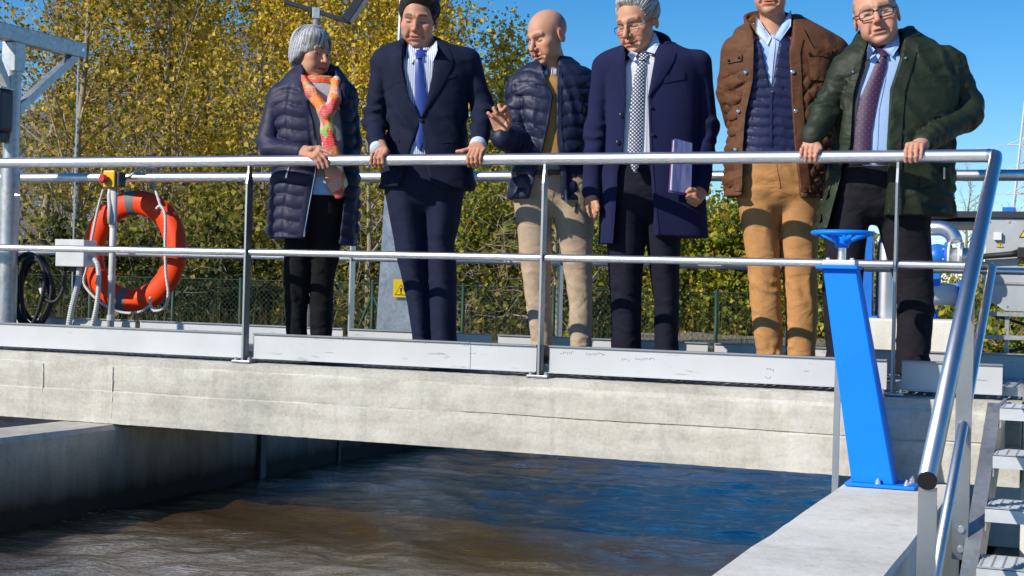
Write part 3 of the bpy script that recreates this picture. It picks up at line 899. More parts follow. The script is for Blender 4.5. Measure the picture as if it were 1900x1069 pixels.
pw = thing('valved_pipework', 'stainless pipe bend with blue flanged valve behind the man in green', 'pipework', (-0.95, 9.85, 1.16))
b = MB()
pts = [(-.35, 0, .845), (-.05, 0, .845)] + [(-.05 + .10 * math.sin(a), 0, .745 + .10 * math.cos(a)) for a in np.linspace(.2, 1.5, 6)]
b.tube(pts, .048, 18); b.build('pipe_bend', M['steel'], pw, smooth=True)
b = MB(); b.tube([(-.35, -.02, .66), (.16, -.02, .66)], .062, 20); b.build('pipe_run', M['steel'], pw, smooth=True)
for (x, m) in ((-.135, M['valve_blue']), (-.12, M['white_plate']), (-.005, M['valve_blue']), (.012, M['white_plate']), (.075, M['white_plate']), (.09, M['steel'])):
    b = MB(); b.lathe([(.098, x), (.098, x + .014)], 24, 'X', (0, -.02, .66)); fl = b.build('flange', m, pw, angle=40)
    if m is M['valve_blue']:
        for k in range(8):
            a = k * math.pi / 4 + .2; b = MB(); b.tube([(x - .012, -.02 + .085 * math.cos(a), .66 + .085 * math.sin(a)), (x + .035, -.02 + .085 * math.cos(a), .66 + .085 * math.sin(a))], .008, 6); b.build('bolt', M['steel'], fl)
b = MB(); b.lathe([(.07, -.105), (.082, -.08), (.085, -.06), (.082, -.035), (.07, -.006)], 24, 'X', (0, -.02, .66)); vb = b.build('valve_body', M['valve_blue'], pw, angle=50)
b = MB(); b.box(-.088, -.032, -.05, .02, .45, .60, .006); b.build('valve_bonnet', M['valve_blue'], vb)
b = MB(); b.tube([(-.35, .0, .425), (.08, .0, .425)], .072, 20); b.build('lower_pipe', M['white_plate'], pw, smooth=True)
b = MB(); b.lathe([(.095, .08), (.095, .095)], 22, 'X', (0, 0, .425)); b.build('flange', M['valve_blue'], pw, angle=40)
b = MB(); b.tube([(-.085, 0, .36), (-.085, 0, .0)], .020, 12); b.build('drain_pipe', M['steel'], pw, smooth=True)
for z in (.27, .14):
    b = MB(); b.lathe([(.048, z - .055), (.048, z - .045), (.03, z - .043), (.042, z - .02), (.042, z + .02), (.03, z + .043), (.048, z + .045), (.048, z + .055)], 16, 'Z', (-.085, 0, 0)); b.build('drain_valve', M['valve_blue'], pw, angle=40)
b = MB(); b.box(.10, .14, -.03, .02, .30, .62, .01); b.build('hose', M['black_rubber'], pw)
for z in (.205, .07):
    b = MB(); b.box(-.36, .2, -.08, -.06, z, z + .014); b.build('support_bar', M['galv'], pw)

# ---- lattice mast with a sheet metal base, and the floodlight mast
def tri_mast(root, w0, w1, h0, h1, nb, rl, rb, m, mleg='leg'):
    cs = [(-1, -1), (1, -1), (1, 1), (-1, 1)]
    def P(c, z):
        k = (z - h0) / (h1 - h0); w = (w0 + (w1 - w0) * k) / 2
        return (c[0] * w, c[1] * w, z)
    for c in cs:
        b = MB(); b.tube([P(c, h0), P(c, h1)], rl, 6); b.build(mleg, m, root)
    zs = np.linspace(h0, h1, nb + 1)
    for i in range(nb):
        b = MB()
        for k in range(4):
            a, d = cs[k], cs[(k + 1) % 4]
            if i % 2: a, d = d, a
            b.tube([P(a, zs[i]), P(d, zs[i + 1])], rb, 5)
            b.tube([P(a, zs[i + 1]), P(d, zs[i + 1])], rb, 5)
        b.build('lattice_bracing', m, root)
mast = thing('lattice_mast', 'galvanised lattice mast with sheet metal base behind the man in the navy suit', 'mast', (-5.93, 12.3, 0.4), YAW)
tri_mast(mast, .36, .13, 0.0, 6.2, 20, .018, .009, M['galv'])
b = MB(); b.add([(-.27, -.27, 0), (.27, -.27, 0), (.27, .27, 0), (-.27, .27, 0), (-.205, -.205, 1.95), (.205, -.205, 1.95), (.205, .205, 1.95), (-.205, .205, 1.95)], [(0, 1, 5, 4), (1, 2, 6, 5), (2, 3, 7, 6), (3, 0, 4, 7), (4, 5, 6, 7)])
pan = b.build('base_cladding', M['mast_sheet'], mast)
b = MB(); b.prism([(-.10, 1.04), (.04, 1.04), (.04, 1.20), (-.10, 1.20)], -.262, -.258, 'Y'); b.build('warning_sign', M['sign_yellow'], mast)
warn_triangle(mast, -.03, -.263, 1.06, .055)
lamp = thing('floodlight_mast', 'slim grey mast with a dark floodlight on a cross arm above the grey haired woman', 'floodlight', (-6.77, 12.0, 0.3), YAW)
b = MB(); b.tube([(0, 0, 0), (0, 0, 3.72)], [.05, .031], 16); b.build('mast', M['galv'], lamp, smooth=True)
b = MB(); b.prism([(-.30, 3.795), (.31, 3.62), (.32, 3.655), (-.29, 3.83)], -.03, .03, 'Y'); b.build('cross_arm', M['dark_grey'], lamp)
b = MB(); b.prism([(.245, 3.665), (.305, 3.625), (.455, 3.86), (.40, 3.90)], -.13, .09, 'Y'); fl = b.build('floodlight_head', M['dark_grey'], lamp)
b = MB(); b.prism([(.312, 3.632), (.452, 3.852), (.460, 3.848), (.320, 3.628)], -.11, .07, 'Y'); b.build('glass', M['grey_box'], fl)
b = MB(); b.box(-.035, .035, -.035, .035, 3.66, 3.76, .005); b.build('mast_cap', M['galv'], lamp)

# ---- green chain link fence on the bank
M['fence_green'] = plain('dark_green_coating', (0.006, 0.045, 0.026), 0.6)
FY, FZ0, FZ1 = 15.0, 0.62, 1.56
fence = thing('chain_link_fence', 'green chain link fence in front of the trees', 'fence', (0, FY, 0))
fpx = [40, 168, 322, 447, 572, 692, 860, 1028, 1180, 1330, 1470]
for i, px in enumerate(fpx):
    x = px_to_x(px, FY)
    b = MB(); b.tube([(x, 0, FZ0 - .3), (x, 0, FZ1 + .03)], .022, 8); b.build('fence_post', M['fence_green'], fence, smooth=True)
x = px_to_x(692, FY)
for s in (-1, 1):
    b = MB(); b.tube([(x, 0, FZ1 - .12), (x + s * .42, .05, FZ0 - .1)], .017, 8); b.build('fence_brace', M['fence_green'], fence, smooth=True)
vs = []; fs = []
x0, x1 = px_to_x(-40, FY), px_to_x(1600, FY)
pitch = .062; hgt = FZ1 - FZ0
n = int((x1 - x0) / pitch)
for i in range(n):
    for s in (-1, 1):
        m_ = int(hgt / (pitch / 2))
        for k in range(0, m_, 2):
            pass
        xa = x0 + i * pitch; xb_ = xa + s * hgt
        b0 = len(vs); t = .0016
        yo = s * .003
        vs += [(xa - t, yo, FZ0), (xa + t, yo, FZ0), (xb_ + t, yo, FZ1), (xb_ - t, yo, FZ1), (xa - t, yo + .004, FZ0), (xa + t, yo + .004, FZ0), (xb_ + t, yo + .004, FZ1), (xb_ - t, yo + .004, FZ1)]
        fs += [(b0, b0 + 1, b0 + 2, b0 + 3), (b0 + 1, b0 + 5, b0 + 6, b0 + 2), (b0 + 4, b0, b0 + 3, b0 + 7)]
me = bpy.data.meshes.new('chain_mesh'); me.from_pydata(vs, [], fs)
o = link_mesh('chain_mesh', me, M['fence_green'], fence); o['kind'] = 'stuff'
for z in (FZ0 + .02, FZ1):
    b = MB(); b.tube([(x0, -.01, z), (x1, -.01, z)], .004, 6); b.build('line_wire', M['fence_green'], fence)

# ---- power pylon and its wires, far off
M['pylon'] = plain('weathered_zinc', (0.62, 0.64, 0.66), 0.6, 0.2)
py = thing('power_pylon', 'pale lattice power pylon far away at the right edge', 'pylon', (-7.9, 160.0, -6.0))
tri_mast(py, 4.6, 0.5, 0.0, 28.0, 12, .10, .055, M['pylon'])
for z in (18.5, 21.0, 23.5):
    b = MB(); b.tube([(-1.9, 0, z), (1.9, 0, z)], .07, 5); b.tube([(-1.9, 0, z), (0, 0, z + .8)], .05, 5); b.tube([(1.9, 0, z), (0, 0, z + .8)], .05, 5); b.build('cross_arm', M['pylon'], py)
for k, z in enumerate((12.6, 15.1, 17.6)):
    pts = [(-9.8 - t * 160, 160 + t * 60, z - 6 * 4 * t * (1 - t)) for t in np.linspace(0, 1, 14)]
    b = MB(); b.tube(pts, .028, 4); tag(b.build('power_line', M['pylon']), ['lowest overhead power line running left from the far pylon', 'middle overhead power line running left from the far pylon', 'topmost overhead power line running left from the far pylon'][k], 'wire', 'power lines')
# ------------------------------------------------------------------ people: distance-field modelling, meshed with surface nets
F32 = np.float32
FPX = 2770.0
def smin(a, b, k):
    h = np.clip(0.5 + 0.5 * (b - a) / k, 0, 1)
    return b * (1 - h) + a * h - k * h * (1 - h)
def smax(a, b, k):
    return -smin(-a, -b, k)
def cap(x, y, z, a, b, ra, rb, par=False):
    d = [b[i] - a[i] for i in range(3)]
    L2 = d[0] ** 2 + d[1] ** 2 + d[2] ** 2 + 1e-12
    t = np.clip(((x - a[0]) * d[0] + (y - a[1]) * d[1] + (z - a[2]) * d[2]) / L2, 0, 1)
    q = np.sqrt((x - a[0] - d[0] * t) ** 2 + (y - a[1] - d[1] * t) ** 2 + (z - a[2] - d[2] * t) ** 2) - (ra + (rb - ra) * t)
    return (q, t * math.sqrt(L2)) if par else q
def chain(x, y, z, pts, k=0.012, par=False):
    """pts: (x, y, z, r) joints of a limb; returns distance (and arc length along the limb)"""
    d = None; s0 = 0
    for a, b in zip(pts[:-1], pts[1:]):
        L = math.dist(a[:3], b[:3])
        q, t = cap(x, y, z, a, b, a[3], b[3], True)
        if d is None: d, s = q, t
        else:
            s = np.where(q < d, t + s0, s); d = smin(d, q, k)
        s0 += L
    return (d, s) if par else d
def seam(t, a, z, zs, g=.006, w=.009):
    """sleeve set against the body of a garment: one cloth over the shoulder, a crease below it"""
    k = np.clip((zs - z) / .08, 0, 1)
    return smin(t, a, .010 + .022 * (1 - k)) + g * k * np.exp(-((t - a) / w) ** 2)
def ell(x, y, z, c, r):
    a = (x - c[0]) / r[0]; b = (y - c[1]) / r[1]; e = (z - c[2]) / r[2]
    k = np.sqrt(a * a + b * b + e * e)
    return (k - 1) * min(r)
def folds(x, y, z, dr, freq, warp, seed):
    """long soft creases across direction dr"""
    r = np.random.default_rng(seed)
    d = np.array(dr, float); d /= np.linalg.norm(d)
    p = np.cross(d, [0.3, 0.5, 0.81]); p /= np.linalg.norm(p); q = np.cross(d, p)
    s = r.uniform(0, 6.28, 4)
    u = x * d[0] + y * d[1] + z * d[2]; v = x * p[0] + y * p[1] + z * p[2]; w = x * q[0] + y * q[1] + z * q[2]
    ph = freq * u + warp * np.sin(freq * .37 * v + s[0]) + warp * .8 * np.sin(freq * .29 * w + s[1]) + .5 * warp * np.sin(freq * .8 * (v + w) + s[2])
    am = .5 + .5 * np.sin(freq * .21 * (u + v) + s[3])
    return (1 - 1.6 * np.abs(np.sin(ph * .5))) * am

def nets(f, lo, hi, h):
    n = [int(math.ceil((hi[i] - lo[i]) / h)) + 1 for i in range(3)]
    ax = [(lo[i] + np.arange(n[i]) * h).astype(F32) for i in range(3)]
    D = np.asarray(f(ax[0][:, None, None], ax[1][None, :, None], ax[2][None, None, :]), dtype=F32)
    D = np.broadcast_to(D, n).copy()
    D[0] = np.maximum(D[0], h); D[-1] = np.maximum(D[-1], h); D[:, 0] = np.maximum(D[:, 0], h); D[:, -1] = np.maximum(D[:, -1], h)
    D[:, :, 0] = np.maximum(D[:, :, 0], h); D[:, :, -1] = np.maximum(D[:, :, -1], h)
    S = D < 0
    cs = [(i, j, k) for i in (0, 1) for j in (0, 1) for k in (0, 1)]
    sl = lambda A, c: A[c[0]:n[0] - 1 + c[0], c[1]:n[1] - 1 + c[1], c[2]:n[2] - 1 + c[2]]
    cnt = sum(sl(S, c).astype(np.int8) for c in cs)
    act = (cnt > 0) & (cnt < 8)
    I = np.argwhere(act)
    if len(I) == 0: return np.zeros((0, 3)), np.zeros((0, 4), int)
    vals = np.stack([D[I[:, 0] + c[0], I[:, 1] + c[1], I[:, 2] + c[2]] for c in cs], 1)
    pos = np.zeros((len(I), 3)); num = np.zeros(len(I))
    for a in range(8):
        for b_ in range(a + 1, 8):
            if sum(abs(cs[a][q] - cs[b_][q]) for q in range(3)) != 1: continue
            m = (vals[:, a] < 0) != (vals[:, b_] < 0)
            t = np.where(m, vals[:, a] / (vals[:, a] - vals[:, b_] + 1e-20), 0)
            for q in range(3):
                pos[:, q] += np.where(m, cs[a][q] + (cs[b_][q] - cs[a][q]) * t, 0)
            num += m
    pos = I + pos / num[:, None]
    V = np.array(lo) + pos * h
    idx = -np.ones(act.shape, dtype=np.int64); idx[tuple(I.T)] = np.arange(len(I))
    Q = []
    for d in range(3):
        e = [0, 0, 0]; e[d] = 1
        A = S[:n[0] - e[0], :n[1] - e[1], :n[2] - e[2]]; B = S[e[0]:, e[1]:, e[2]:]
        E = np.argwhere(A != B)
        u, v = (d + 1) % 3, (d + 2) % 3
        ok = (E[:, u] > 0) & (E[:, v] > 0) & (E[:, u] < n[u] - 1) & (E[:, v] < n[v] - 1)
        E = E[ok]
        fl = A[tuple(E.T)]
        def cell(du, dv):
            c = E.copy(); c[:, u] -= du; c[:, v] -= dv
            return idx[tuple(c.T)]
        q = np.stack([cell(1, 1), cell(0, 1), cell(0, 0), cell(1, 0)], 1)
        q[~fl] = q[~fl][:, ::-1]
        Q.append(q)
    Q = np.concatenate(Q); Q = Q[(Q >= 0).all(1)]
    return V, Q

def np_mesh(name, V, Q, m, parent, tint=None, smooth=True):
    me = bpy.data.meshes.new(name)
    k = Q.shape[1]
    me.vertices.add(len(V)); me.vertices.foreach_set('co', np.asarray(V, dtype=F32).ravel())
    me.loops.add(len(Q) * k); me.loops.foreach_set('vertex_index', Q.ravel().astype(np.int32))
    me.polygons.add(len(Q)); me.polygons.foreach_set('loop_start', np.arange(len(Q), dtype=np.int32) * k)
    me.update()
    if tint is not None: set_tint(me, tint)
    return link_mesh(name, me, m, parent, smooth)

def front_y(f, xs, zs, y0=-.42, y1=.12, n=110):
    """depth of the first surface met from the front at each (x, z)"""
    ys = np.linspace(y0, y1, n).astype(F32)
    xs = np.asarray(xs, F32)[:, None]; zs = np.asarray(zs, F32)[:, None]
    D = np.asarray(f(xs, ys[None, :], zs)); D = np.broadcast_to(D, (len(xs), n))
    neg = D < 0
    i = np.where(neg.any(1), neg.argmax(1), n // 2); i = np.clip(i, 1, n - 1)
    r = np.arange(len(xs)); a = D[r, i - 1]; b_ = D[r, i]
    t = np.clip(a / (a - b_ + 1e-9), 0, 1)
    return ys[i - 1] + (ys[i] - ys[i - 1]) * t

def rot3(yaw, pitch, roll):
    return np.array(Matrix.Rotation(math.radians(yaw), 3, 'Z') @ Matrix.Rotation(math.radians(pitch), 3, 'X') @ Matrix.Rotation(math.radians(roll), 3, 'Y'))

def hairline(y, tab):
    return np.interp(y, [t[0] for t in tab], [t[1] for t in tab])

SKIN = np.array((0.58, 0.32, 0.22))
def face_field(x, y, z, p):
    """a head about 0.235 m high, looking along -y, origin between the ears at eye level"""
    jw = p.get('jaw', 1.0)
    d = ell(x, y, z, (0, .014, .036), (.0765, .097, .083))
    d = smin(d, ell(x, y, z, (0, -.026, -.028), (.0635 * jw, .064, .090)), .03)
    d = smin(d, ell(x, y, z, (0, -.034, -.076), (.051 * jw, .050, .040)), .03)
    d = smin(d, ell(x, y, z, (0, -.074, -.100), (.021, .020, .019)), .022)
    ax = np.abs(x)
    d = smin(d, ell(ax, y, z, (.043, -.058, -.026), (.026, .026, .022)), .022)       # cheekbones
    d = smin(d, ell(ax, y, z, (.036, -.060, -.060), (.024, .028, .028)), .02)        # cheeks
    d = smin(d, cap(ax, y, z, (.008, -.087, .020), (.044, -.073, .022), .0125, .010), .012)   # brow
    d = smax(d, -ell(ax, y, z, (.032, -.106, -.002), (.022, .031, .0150)), .010)     # sockets
    d = smin(d, ell(ax, y, z, (.0315, -.0685, -.003), (.0165, .0145, .0130)), .005)  # lids over the eyeballs
    ns = p.get('nose', 1.0)
    d = smin(d, cap(x, y, z, (0, -.086, .012), (0, -.087 - .029 * ns, -.034), .0078, .0108), .008)
    d = smin(d, ell(ax, y, z, (.012, -.096, -.038), (.0095, .012, .009)), .007)
    d = smax(d, -ell(ax, y, z, (.007, -.101, -.0465), (.0042, .006, .004)), .004)    # nostrils
    d = smin(d, ell(x, y, z, (0, -.084, -.064), (.024, .0145, .0085)), .009)
    d = smin(d, ell(x, y, z, (0, -.083, -.0785), (.021, .0145, .0085)), .008)
    op = p.get('mouth', .0022)
    d = smax(d, -ell(x, y, z, (0, -.100, -.0712), (.024, .011, op)), .004)           # parting of the lips
    d = smax(d, -ell(x, y, z, (0, -.100, -.0905), (.020, .010, .005)), .010)
    # folds from the nose to the mouth corners
    d = smax(d, -cap(ax, y, z, (.021, -.0960, -.040), (.034, -.083, -.074), .0025, .0022), .012)
    # ears
    c, s = math.cos(.25), math.sin(.25)
    ex, ey = ax - .0755, y - .014
    e = ell(ex, ey * c + ex * s, z, (.004, 0, -.012), (.0085, .0195, .033))
    e = smax(e, -ell(ex, ey, z, (.012, -.003, -.007), (.0085, .012, .021)), .004)
    d = smin(d, e, .008)
    return d

def face_tint(h, p, n):
    x, y, z = h[:, 0], h[:, 1], h[:, 2]
    ax = np.abs(x)
    base = np.array(p.get('skin', SKIN)) * 1.18
    c = np.tile(base, (n, 1))
    def mix(w, col):
        nonlocal c
        w = np.clip(w, 0, 1)[:, None]; c = c * (1 - w) + np.array(col) * w
    g = lambda v, s: np.exp(-(v / s) ** 2)
    fr = y < -.045
    red = base * np.array((1.08, .78, .74))
    mix(.6 * g(ax - .045, .022) * g(z + .032, .022) * fr, red)
    mix(.7 * g(x, .014) * g(z + .036, .014) * (y < -.09), red)
    mix(.6 * (ax > .072), red)
    rn = np.random.default_rng(9)
    bl = .5 * np.sin(x * 130 + z * 90) + .5 * np.sin(z * 170 - y * 120 + 2)
    c = c * (1 + .06 * bl[:, None] * np.array((.4, 1, 1)) + rn.normal(0, .02, (n, 1)))
    if p.get('beard'): mix(p['beard'] * np.clip((-z - .045) / .02, 0, 1) * (y < .02) * (z > -.125) * (ax < .07), base * np.array((.62, .64, .70)))
    lip = np.array(p.get('lip', base * np.array((.98, .60, .60))))
    mix(.9 * g(z + .0715, .0095) * np.clip((.027 - ax) / .006, 0, 1) * (y < -.07), lip)
    mix(.75 * g(z + .0714, .0020 + p.get('mouth', .002) * .6) * np.clip((.020 - ax) / .006, 0, 1) * (y < -.07), (.16, .055, .045))
    bz = .0225 + .004 * np.cos((ax - .032) / .02 * 1.4)
    mix(p.get('brow_w', 1.0) * g(z - bz, .0055) * np.clip((ax - .010) / .006, 0, 1) * np.clip((.052 - ax) / .008, 0, 1) * fr, p.get('brow', (.05, .035, .025)))
    ez = p.get('eye_z', -.0045); eo = p.get('eye_open', .0030)
    ex = np.clip(1 - ((ax - .0315) / .0145) ** 2, 0, 1)
    up = ez + eo * np.sqrt(ex); dn = ez - eo * .8 * np.sqrt(ex)
    inside = (z < up) & (z > dn) & (ex > 0) & fr
    mix(inside * .9, (.42, .38, .35))
    mix(inside * (np.abs(ax - .0315 + p.get('gaze', 0) * np.sign(x)) < .006), (.035, .022, .015))
    mix(1.0 * g(z - up, .0026) * (ex > .05) * fr, (.040, .022, .018))
    mix(.35 * g(z - dn, .0022) * (ex > .1) * fr, base * .5)
    if p.get('stubble_hair') is not None:
        k = (y > .0 + .55 * np.clip(z - .0, -.02, .2)) & (z < .085) & (z > -.07) & (ax > .045)
        k2 = np.clip((y + .03 - .45 * np.clip(z, 0, 1)) / .03, 0, 1) * np.clip((.10 - z) / .035, 0, 1) * np.clip((z + .08) / .03, 0, 1) * np.clip((ax - .03) / .02 + (y > .05), 0, 1) * (ax < .079)
        mix(.6 * k2, p['stubble_hair'])
    return c

def hand_from_joints(x, y, z, wrist, mcp, fingers, thumb, palm_r=.0135):
    """wrist (x,y,z), four knuckles, finger joint lists (knuckle first), thumb joint list"""
    d = None
    w = np.array(wrist); m = [np.array(q) for q in mcp]
    span = (m[0] - m[3]); span = span / (np.linalg.norm(span) + 1e-9)
    for i, q in enumerate(m):
        a = w + span * (.016 - .0107 * i)
        c = cap(x, y, z, a, q, .0155, .0118)
        d = c if d is None else smin(d, c, .012)
    for i, fg in enumerate(fingers):
        r = (.0098, .0100, .0094, .0082)[i]
        pts = [(*mcp[i], r * 1.12)] + [(*q, r * (1 - .07 * (j + 1))) for j, q in enumerate(fg)]
        d = smin(d, chain(x, y, z, pts, .004), .0045)
    rt = (.0155, .0125, .0108, .0088)
    d = smin(d, chain(x, y, z, [(*q, rt[j]) for j, q in enumerate(thumb)], .005), .008)
    return d

class Person:
    def __init__(self, px, Y, label):
        u = (px - 950) / FPX
        self.Z0 = Y / (math.cos(YAW) + math.sin(YAW) * u)
        self.x0 = u * self.Z0
        Fv = Vector((-math.sin(YAW), math.cos(YAW), 0)); Rv = Vector((math.cos(YAW), math.sin(YAW), 0))
        w = Fv * self.Z0 + Rv * self.x0
        self.root = thing('person', label, 'person', (w.x, w.y, DECK_Z + .001), YAW, 'people on the walkway')
        self.org = w; self.Fv, self.Rv = Fv, Rv
        self.skinV = []; self.skinQ = []; self.skinC = []; self.nv = 0
    def P(self, px, py, dy=0.0):
        du, dv = px - 950, py - 534.5
        c, s = math.cos(ROLL), math.sin(ROLL)
        u = du * c + dv * s; v = -du * s + dv * c
        Z = self.Z0 + dy
        return (u / FPX * Z - self.x0, dy, CAM_Z - v / FPX * Z - DECK_Z - .001)
    def J(self, pts):
        """(px, py, dy, r) list to limb joints"""
        return [(*self.P(a, b, c), r) for (a, b, c, r) in pts]
    def rail(self, px, along=0.0):
        X = px_to_x(px, YF) + along
        d = Vector((X, YF, 0)) - self.org
        return np.array((d.dot(self.Rv), d.dot(self.Fv), RAIL_Z - DECK_Z - .001))
    e = np.array((math.cos(YAW), -math.sin(YAW), 0)); o = np.array((-math.sin(YAW), -math.cos(YAW), 0)); up = np.array((0, 0, 1.0))
    def rows(self, rows, n=2.4, k=5):
        """rows: (py, xl, xr, y centre, y radius) traced down the garment -> distance function"""
        T = []
        for (py, xl, xr, yc, ry) in rows:
            a = self.P(xl, py, 0); b_ = self.P(xr, py, 0)
            T.append(((a[2] + b_[2]) / 2, (a[0] + b_[0]) / 2, (b_[0] - a[0]) / 2, yc, ry))
        T.sort(); T = np.array(T)
        zz = np.linspace(T[0, 0], T[-1, 0], 120)
        tab = [np.interp(zz, T[:, 0], T[:, i]) for i in range(1, 5)]
        ker = np.ones(k) / k
        tab = [np.convolve(np.pad(t, k // 2, mode='edge'), ker, 'valid') for t in tab]
        z0, z1 = T[0, 0], T[-1, 0]
        def f(x, y, z, grow=0.0):
            cx, rx, cy, ry = (np.interp(z, zz, t).astype(F32) for t in tab)
            rx = rx + grow; ry = ry + grow
            q = (np.abs((x - cx) / rx) ** n + np.abs((y - cy) / ry) ** n) ** (1 / n)
            d = (q - 1) * np.minimum(rx, ry)
            return np.maximum(d, np.maximum(z0 - z, z - z1))
        return f
    def bounds(self, pts, m=.06):
        A = np.array([p[:3] for p in pts])
        return A.min(0) - m, A.max(0) + m
    def line(self, pts):
        """picture polyline -> x as a function of height"""
        q = sorted((self.P(a, b)[2], self.P(a, b)[0]) for a, b in pts)
        zs = [t[0] for t in q]; xs = [t[1] for t in q]
        return lambda z: np.interp(z, zs, xs).astype(F32)
    def part(self, name, f, pts, h, m, margin=.05, tint=None):
        lo, hi = self.bounds(pts, margin)
        V, Q = nets(f, lo, hi, h)
        return np_mesh(name, V, Q, m, self.root, tint)
    # ---- skin
    def add_skin(self, V, Q, C):
        self.skinV.append(V); self.skinQ.append(Q + self.nv); self.skinC.append(C); self.nv += len(V)
    def head(self, px, py, dy, scale, yaw, pitch, roll, p, neck):
        """neck: list of (px,py,dy,r) from inside the skull down into the chest"""
        c = np.array(self.P(px, py, dy)); R = rot3(yaw, pitch, roll)
        self.hc, self.hR, self.hs, self.hp = c, R, scale, p
        nk = self.J(neck)
        def loc(x, y, z):
            x, y, z = (x - c[0]) / scale, (y - c[1]) / scale, (z - c[2]) / scale
            return (x * R[0, 0] + y * R[1, 0] + z * R[2, 0], x * R[0, 1] + y * R[1, 1] + z * R[2, 1], x * R[0, 2] + y * R[1, 2] + z * R[2, 2])
        self.loc = loc
        def f(x, y, z):
            hx, hy, hz = loc(x, y, z)
            d = face_field(hx, hy, hz, p) * scale
            return smin(d, chain(x, y, z, nk, .02), .018)
        lo = c - .16 * scale; hi = c + .15 * scale
        nb = np.array([q[:3] for q in nk]); lo = np.minimum(lo, nb.min(0) - .01); hi = np.maximum(hi, nb.max(0) + .01)
        lo[0] = min(lo[0], nb[:, 0].min() - .08); hi[0] = max(hi[0], nb[:, 0].max() + .08); lo[1] -= .0; 
        V, Q = nets(f, lo, hi, .0034)
        H = ((V - c) / scale) @ R
        self.add_skin(V, Q, face_tint(H, p, len(V)))
    def hand(self, f, pts, h=.0030, skin=None):
        lo, hi = self.bounds(pts, .022)
        V, Q = nets(f, lo, hi, h)
        base = np.array(skin if skin is not None else self.hp.get('skin', SKIN)) * np.array((1.02, .97, .97))
        nz = 1.12 + .06 * np.sin(V[:, :1] * 210 + V[:, 2:] * 160) * np.array((.3, 1, 1)) + np.random.default_rng(4).normal(0, .03, (len(V), 1))
        self.add_skin(V, Q, np.clip(base * nz, 0, 1))
    def core(self, f, pts, h=.016):
        """the covered trunk and limbs, so that head and hands belong to one body"""
        lo, hi = self.bounds(pts, .1)
        zc = self.hc[2] - .21 * self.hs
        f0 = f; f = lambda x, y, z: np.maximum(f0(x, y, z), z - zc)
        V, Q = nets(f, lo, hi, h)
        if len(V) == 0: return
        self.add_skin(V, Q, np.tile(np.array(self.hp.get('skin', SKIN)), (len(V), 1)))
    def finish_skin(self):
        return np_mesh('body', np.concatenate(self.skinV), np.concatenate(self.skinQ), M['skin'], self.root, np.concatenate(self.skinC))
    def grip(self, px, side, wrist, thumb='along', reach=0.0, spread=1.0, arc=(65, 15, -25, -60)):
        """a hand closed over the rail. side=+1: thumb towards +x of the picture"""
        C = self.rail(px); e, o, up = self.e, self.o, self.up
        W = np.array(self.P(*wrist))
        R = .0268
        mcp = []; fg = []
        for i in range(4):
            t = side * (.030 - .0195 * i) * spread
            ln = (.0, .004, .0, -.010)[i]
            a = math.radians(arc[0] + 28 + (i == 3) * 8)
            m_ = C + e * t * .95 + o * math.cos(a) * (R + .020) + up * math.sin(a) * (R + .020) + o * reach
            q = []
            for j in range(3):
                b_ = math.radians(arc[j + 1] - ln * 900 + (i == 3) * 16)
                rr_ = R + .0095
                q.append(C + e * (t * 1.06) + o * math.cos(b_) * rr_ + up * math.sin(b_) * rr_)
            mcp.append(m_); fg.append(q)
        i0 = mcp[0]
        cm = W * .62 + i0 * .38 + e * side * .014 - up * .012
        if thumb == 'along':
            th = [W * .75 + i0 * .25 + e * side * .004, cm + e * side * .008, cm + e * side * .034 + o * .020 - up * .012, cm + e * side * .062 + o * .026 - up * .014]
        else:
            th = [W * .75 + i0 * .25 + e * side * .004, cm + e * side * .010 - up * .004, cm + e * side * .018 + o * .030 - up * .018, cm + e * side * .012 + o * .054 - up * .030]
        f = lambda x, y, z: smin(hand_from_joints(x, y, z, W, mcp, fg, th), cap(x, y, z, W, W + (W - np.mean(mcp, 0)) * .6, .025, .028), .02)
        self.hand(f, [W, W + (W - np.mean(mcp, 0)) * .6] + mcp + [q for k in fg for q in k] + th)
        return W
    # ---- laid-on cloth pieces
    def patch(self, name, f, left, right, m, off=.004, thick=.010, nu=8, nv=24, parent=None, bulge=0.0, px=True):
        """a strip between two picture polylines (top to bottom), laid on the surface of f"""
        def samp(pl, n):
            A = np.array([self.P(a, b)[::2] if px else (a, b) for a, b in pl], float)
            s = np.concatenate([[0], np.cumsum(np.linalg.norm(np.diff(A, axis=0), axis=1))])
            t = np.linspace(0, s[-1], n); return np.stack([np.interp(t, s, A[:, 0]), np.interp(t, s, A[:, 1])], 1)
        A, B = samp(left, nv), samp(right, nv)
        u = np.linspace(0, 1, nu)
        G = A[:, None, :] * (1 - u)[None, :, None] + B[:, None, :] * u[None, :, None]
        y = front_y(f, G[:, :, 0].ravel(), G[:, :, 1].ravel()).reshape(nv, nu)
        # soften steps in the underlying surface
        for _ in range(2):
            y[1:-1] = (y[:-2] + 2 * y[1:-1] + y[2:]) / 4
        yo = y - off - bulge * np.sin(u * math.pi)[None, :]
        top = np.stack([G[:, :, 0], yo, G[:, :, 1]], 2).reshape(-1, 3)
        bot = np.stack([G[:, :, 0], yo + thick, G[:, :, 1]], 2).reshape(-1, 3)
        n = nv * nu; Q = []
        for i in range(nv - 1):
            for j in range(nu - 1):
                a = i * nu + j; Q.append((a, a + nu, a + nu + 1, a + 1)); Q.append((n + a, n + a + 1, n + a + nu + 1, n + a + nu))
        ring = [j for j in range(nu)] + [i * nu + nu - 1 for i in range(1, nv)] + [(nv - 1) * nu + j for j in range(nu - 2, -1, -1)] + [i * nu for i in range(nv - 2, 0, -1)]
        for i in range(len(ring)):
            a, b_ = ring[i], ring[(i + 1) % len(ring)]; Q.append((a, b_, n + b_, n + a))
        o = np_mesh(name, np.concatenate([top, bot]), np.array(Q), m, parent or self.root)
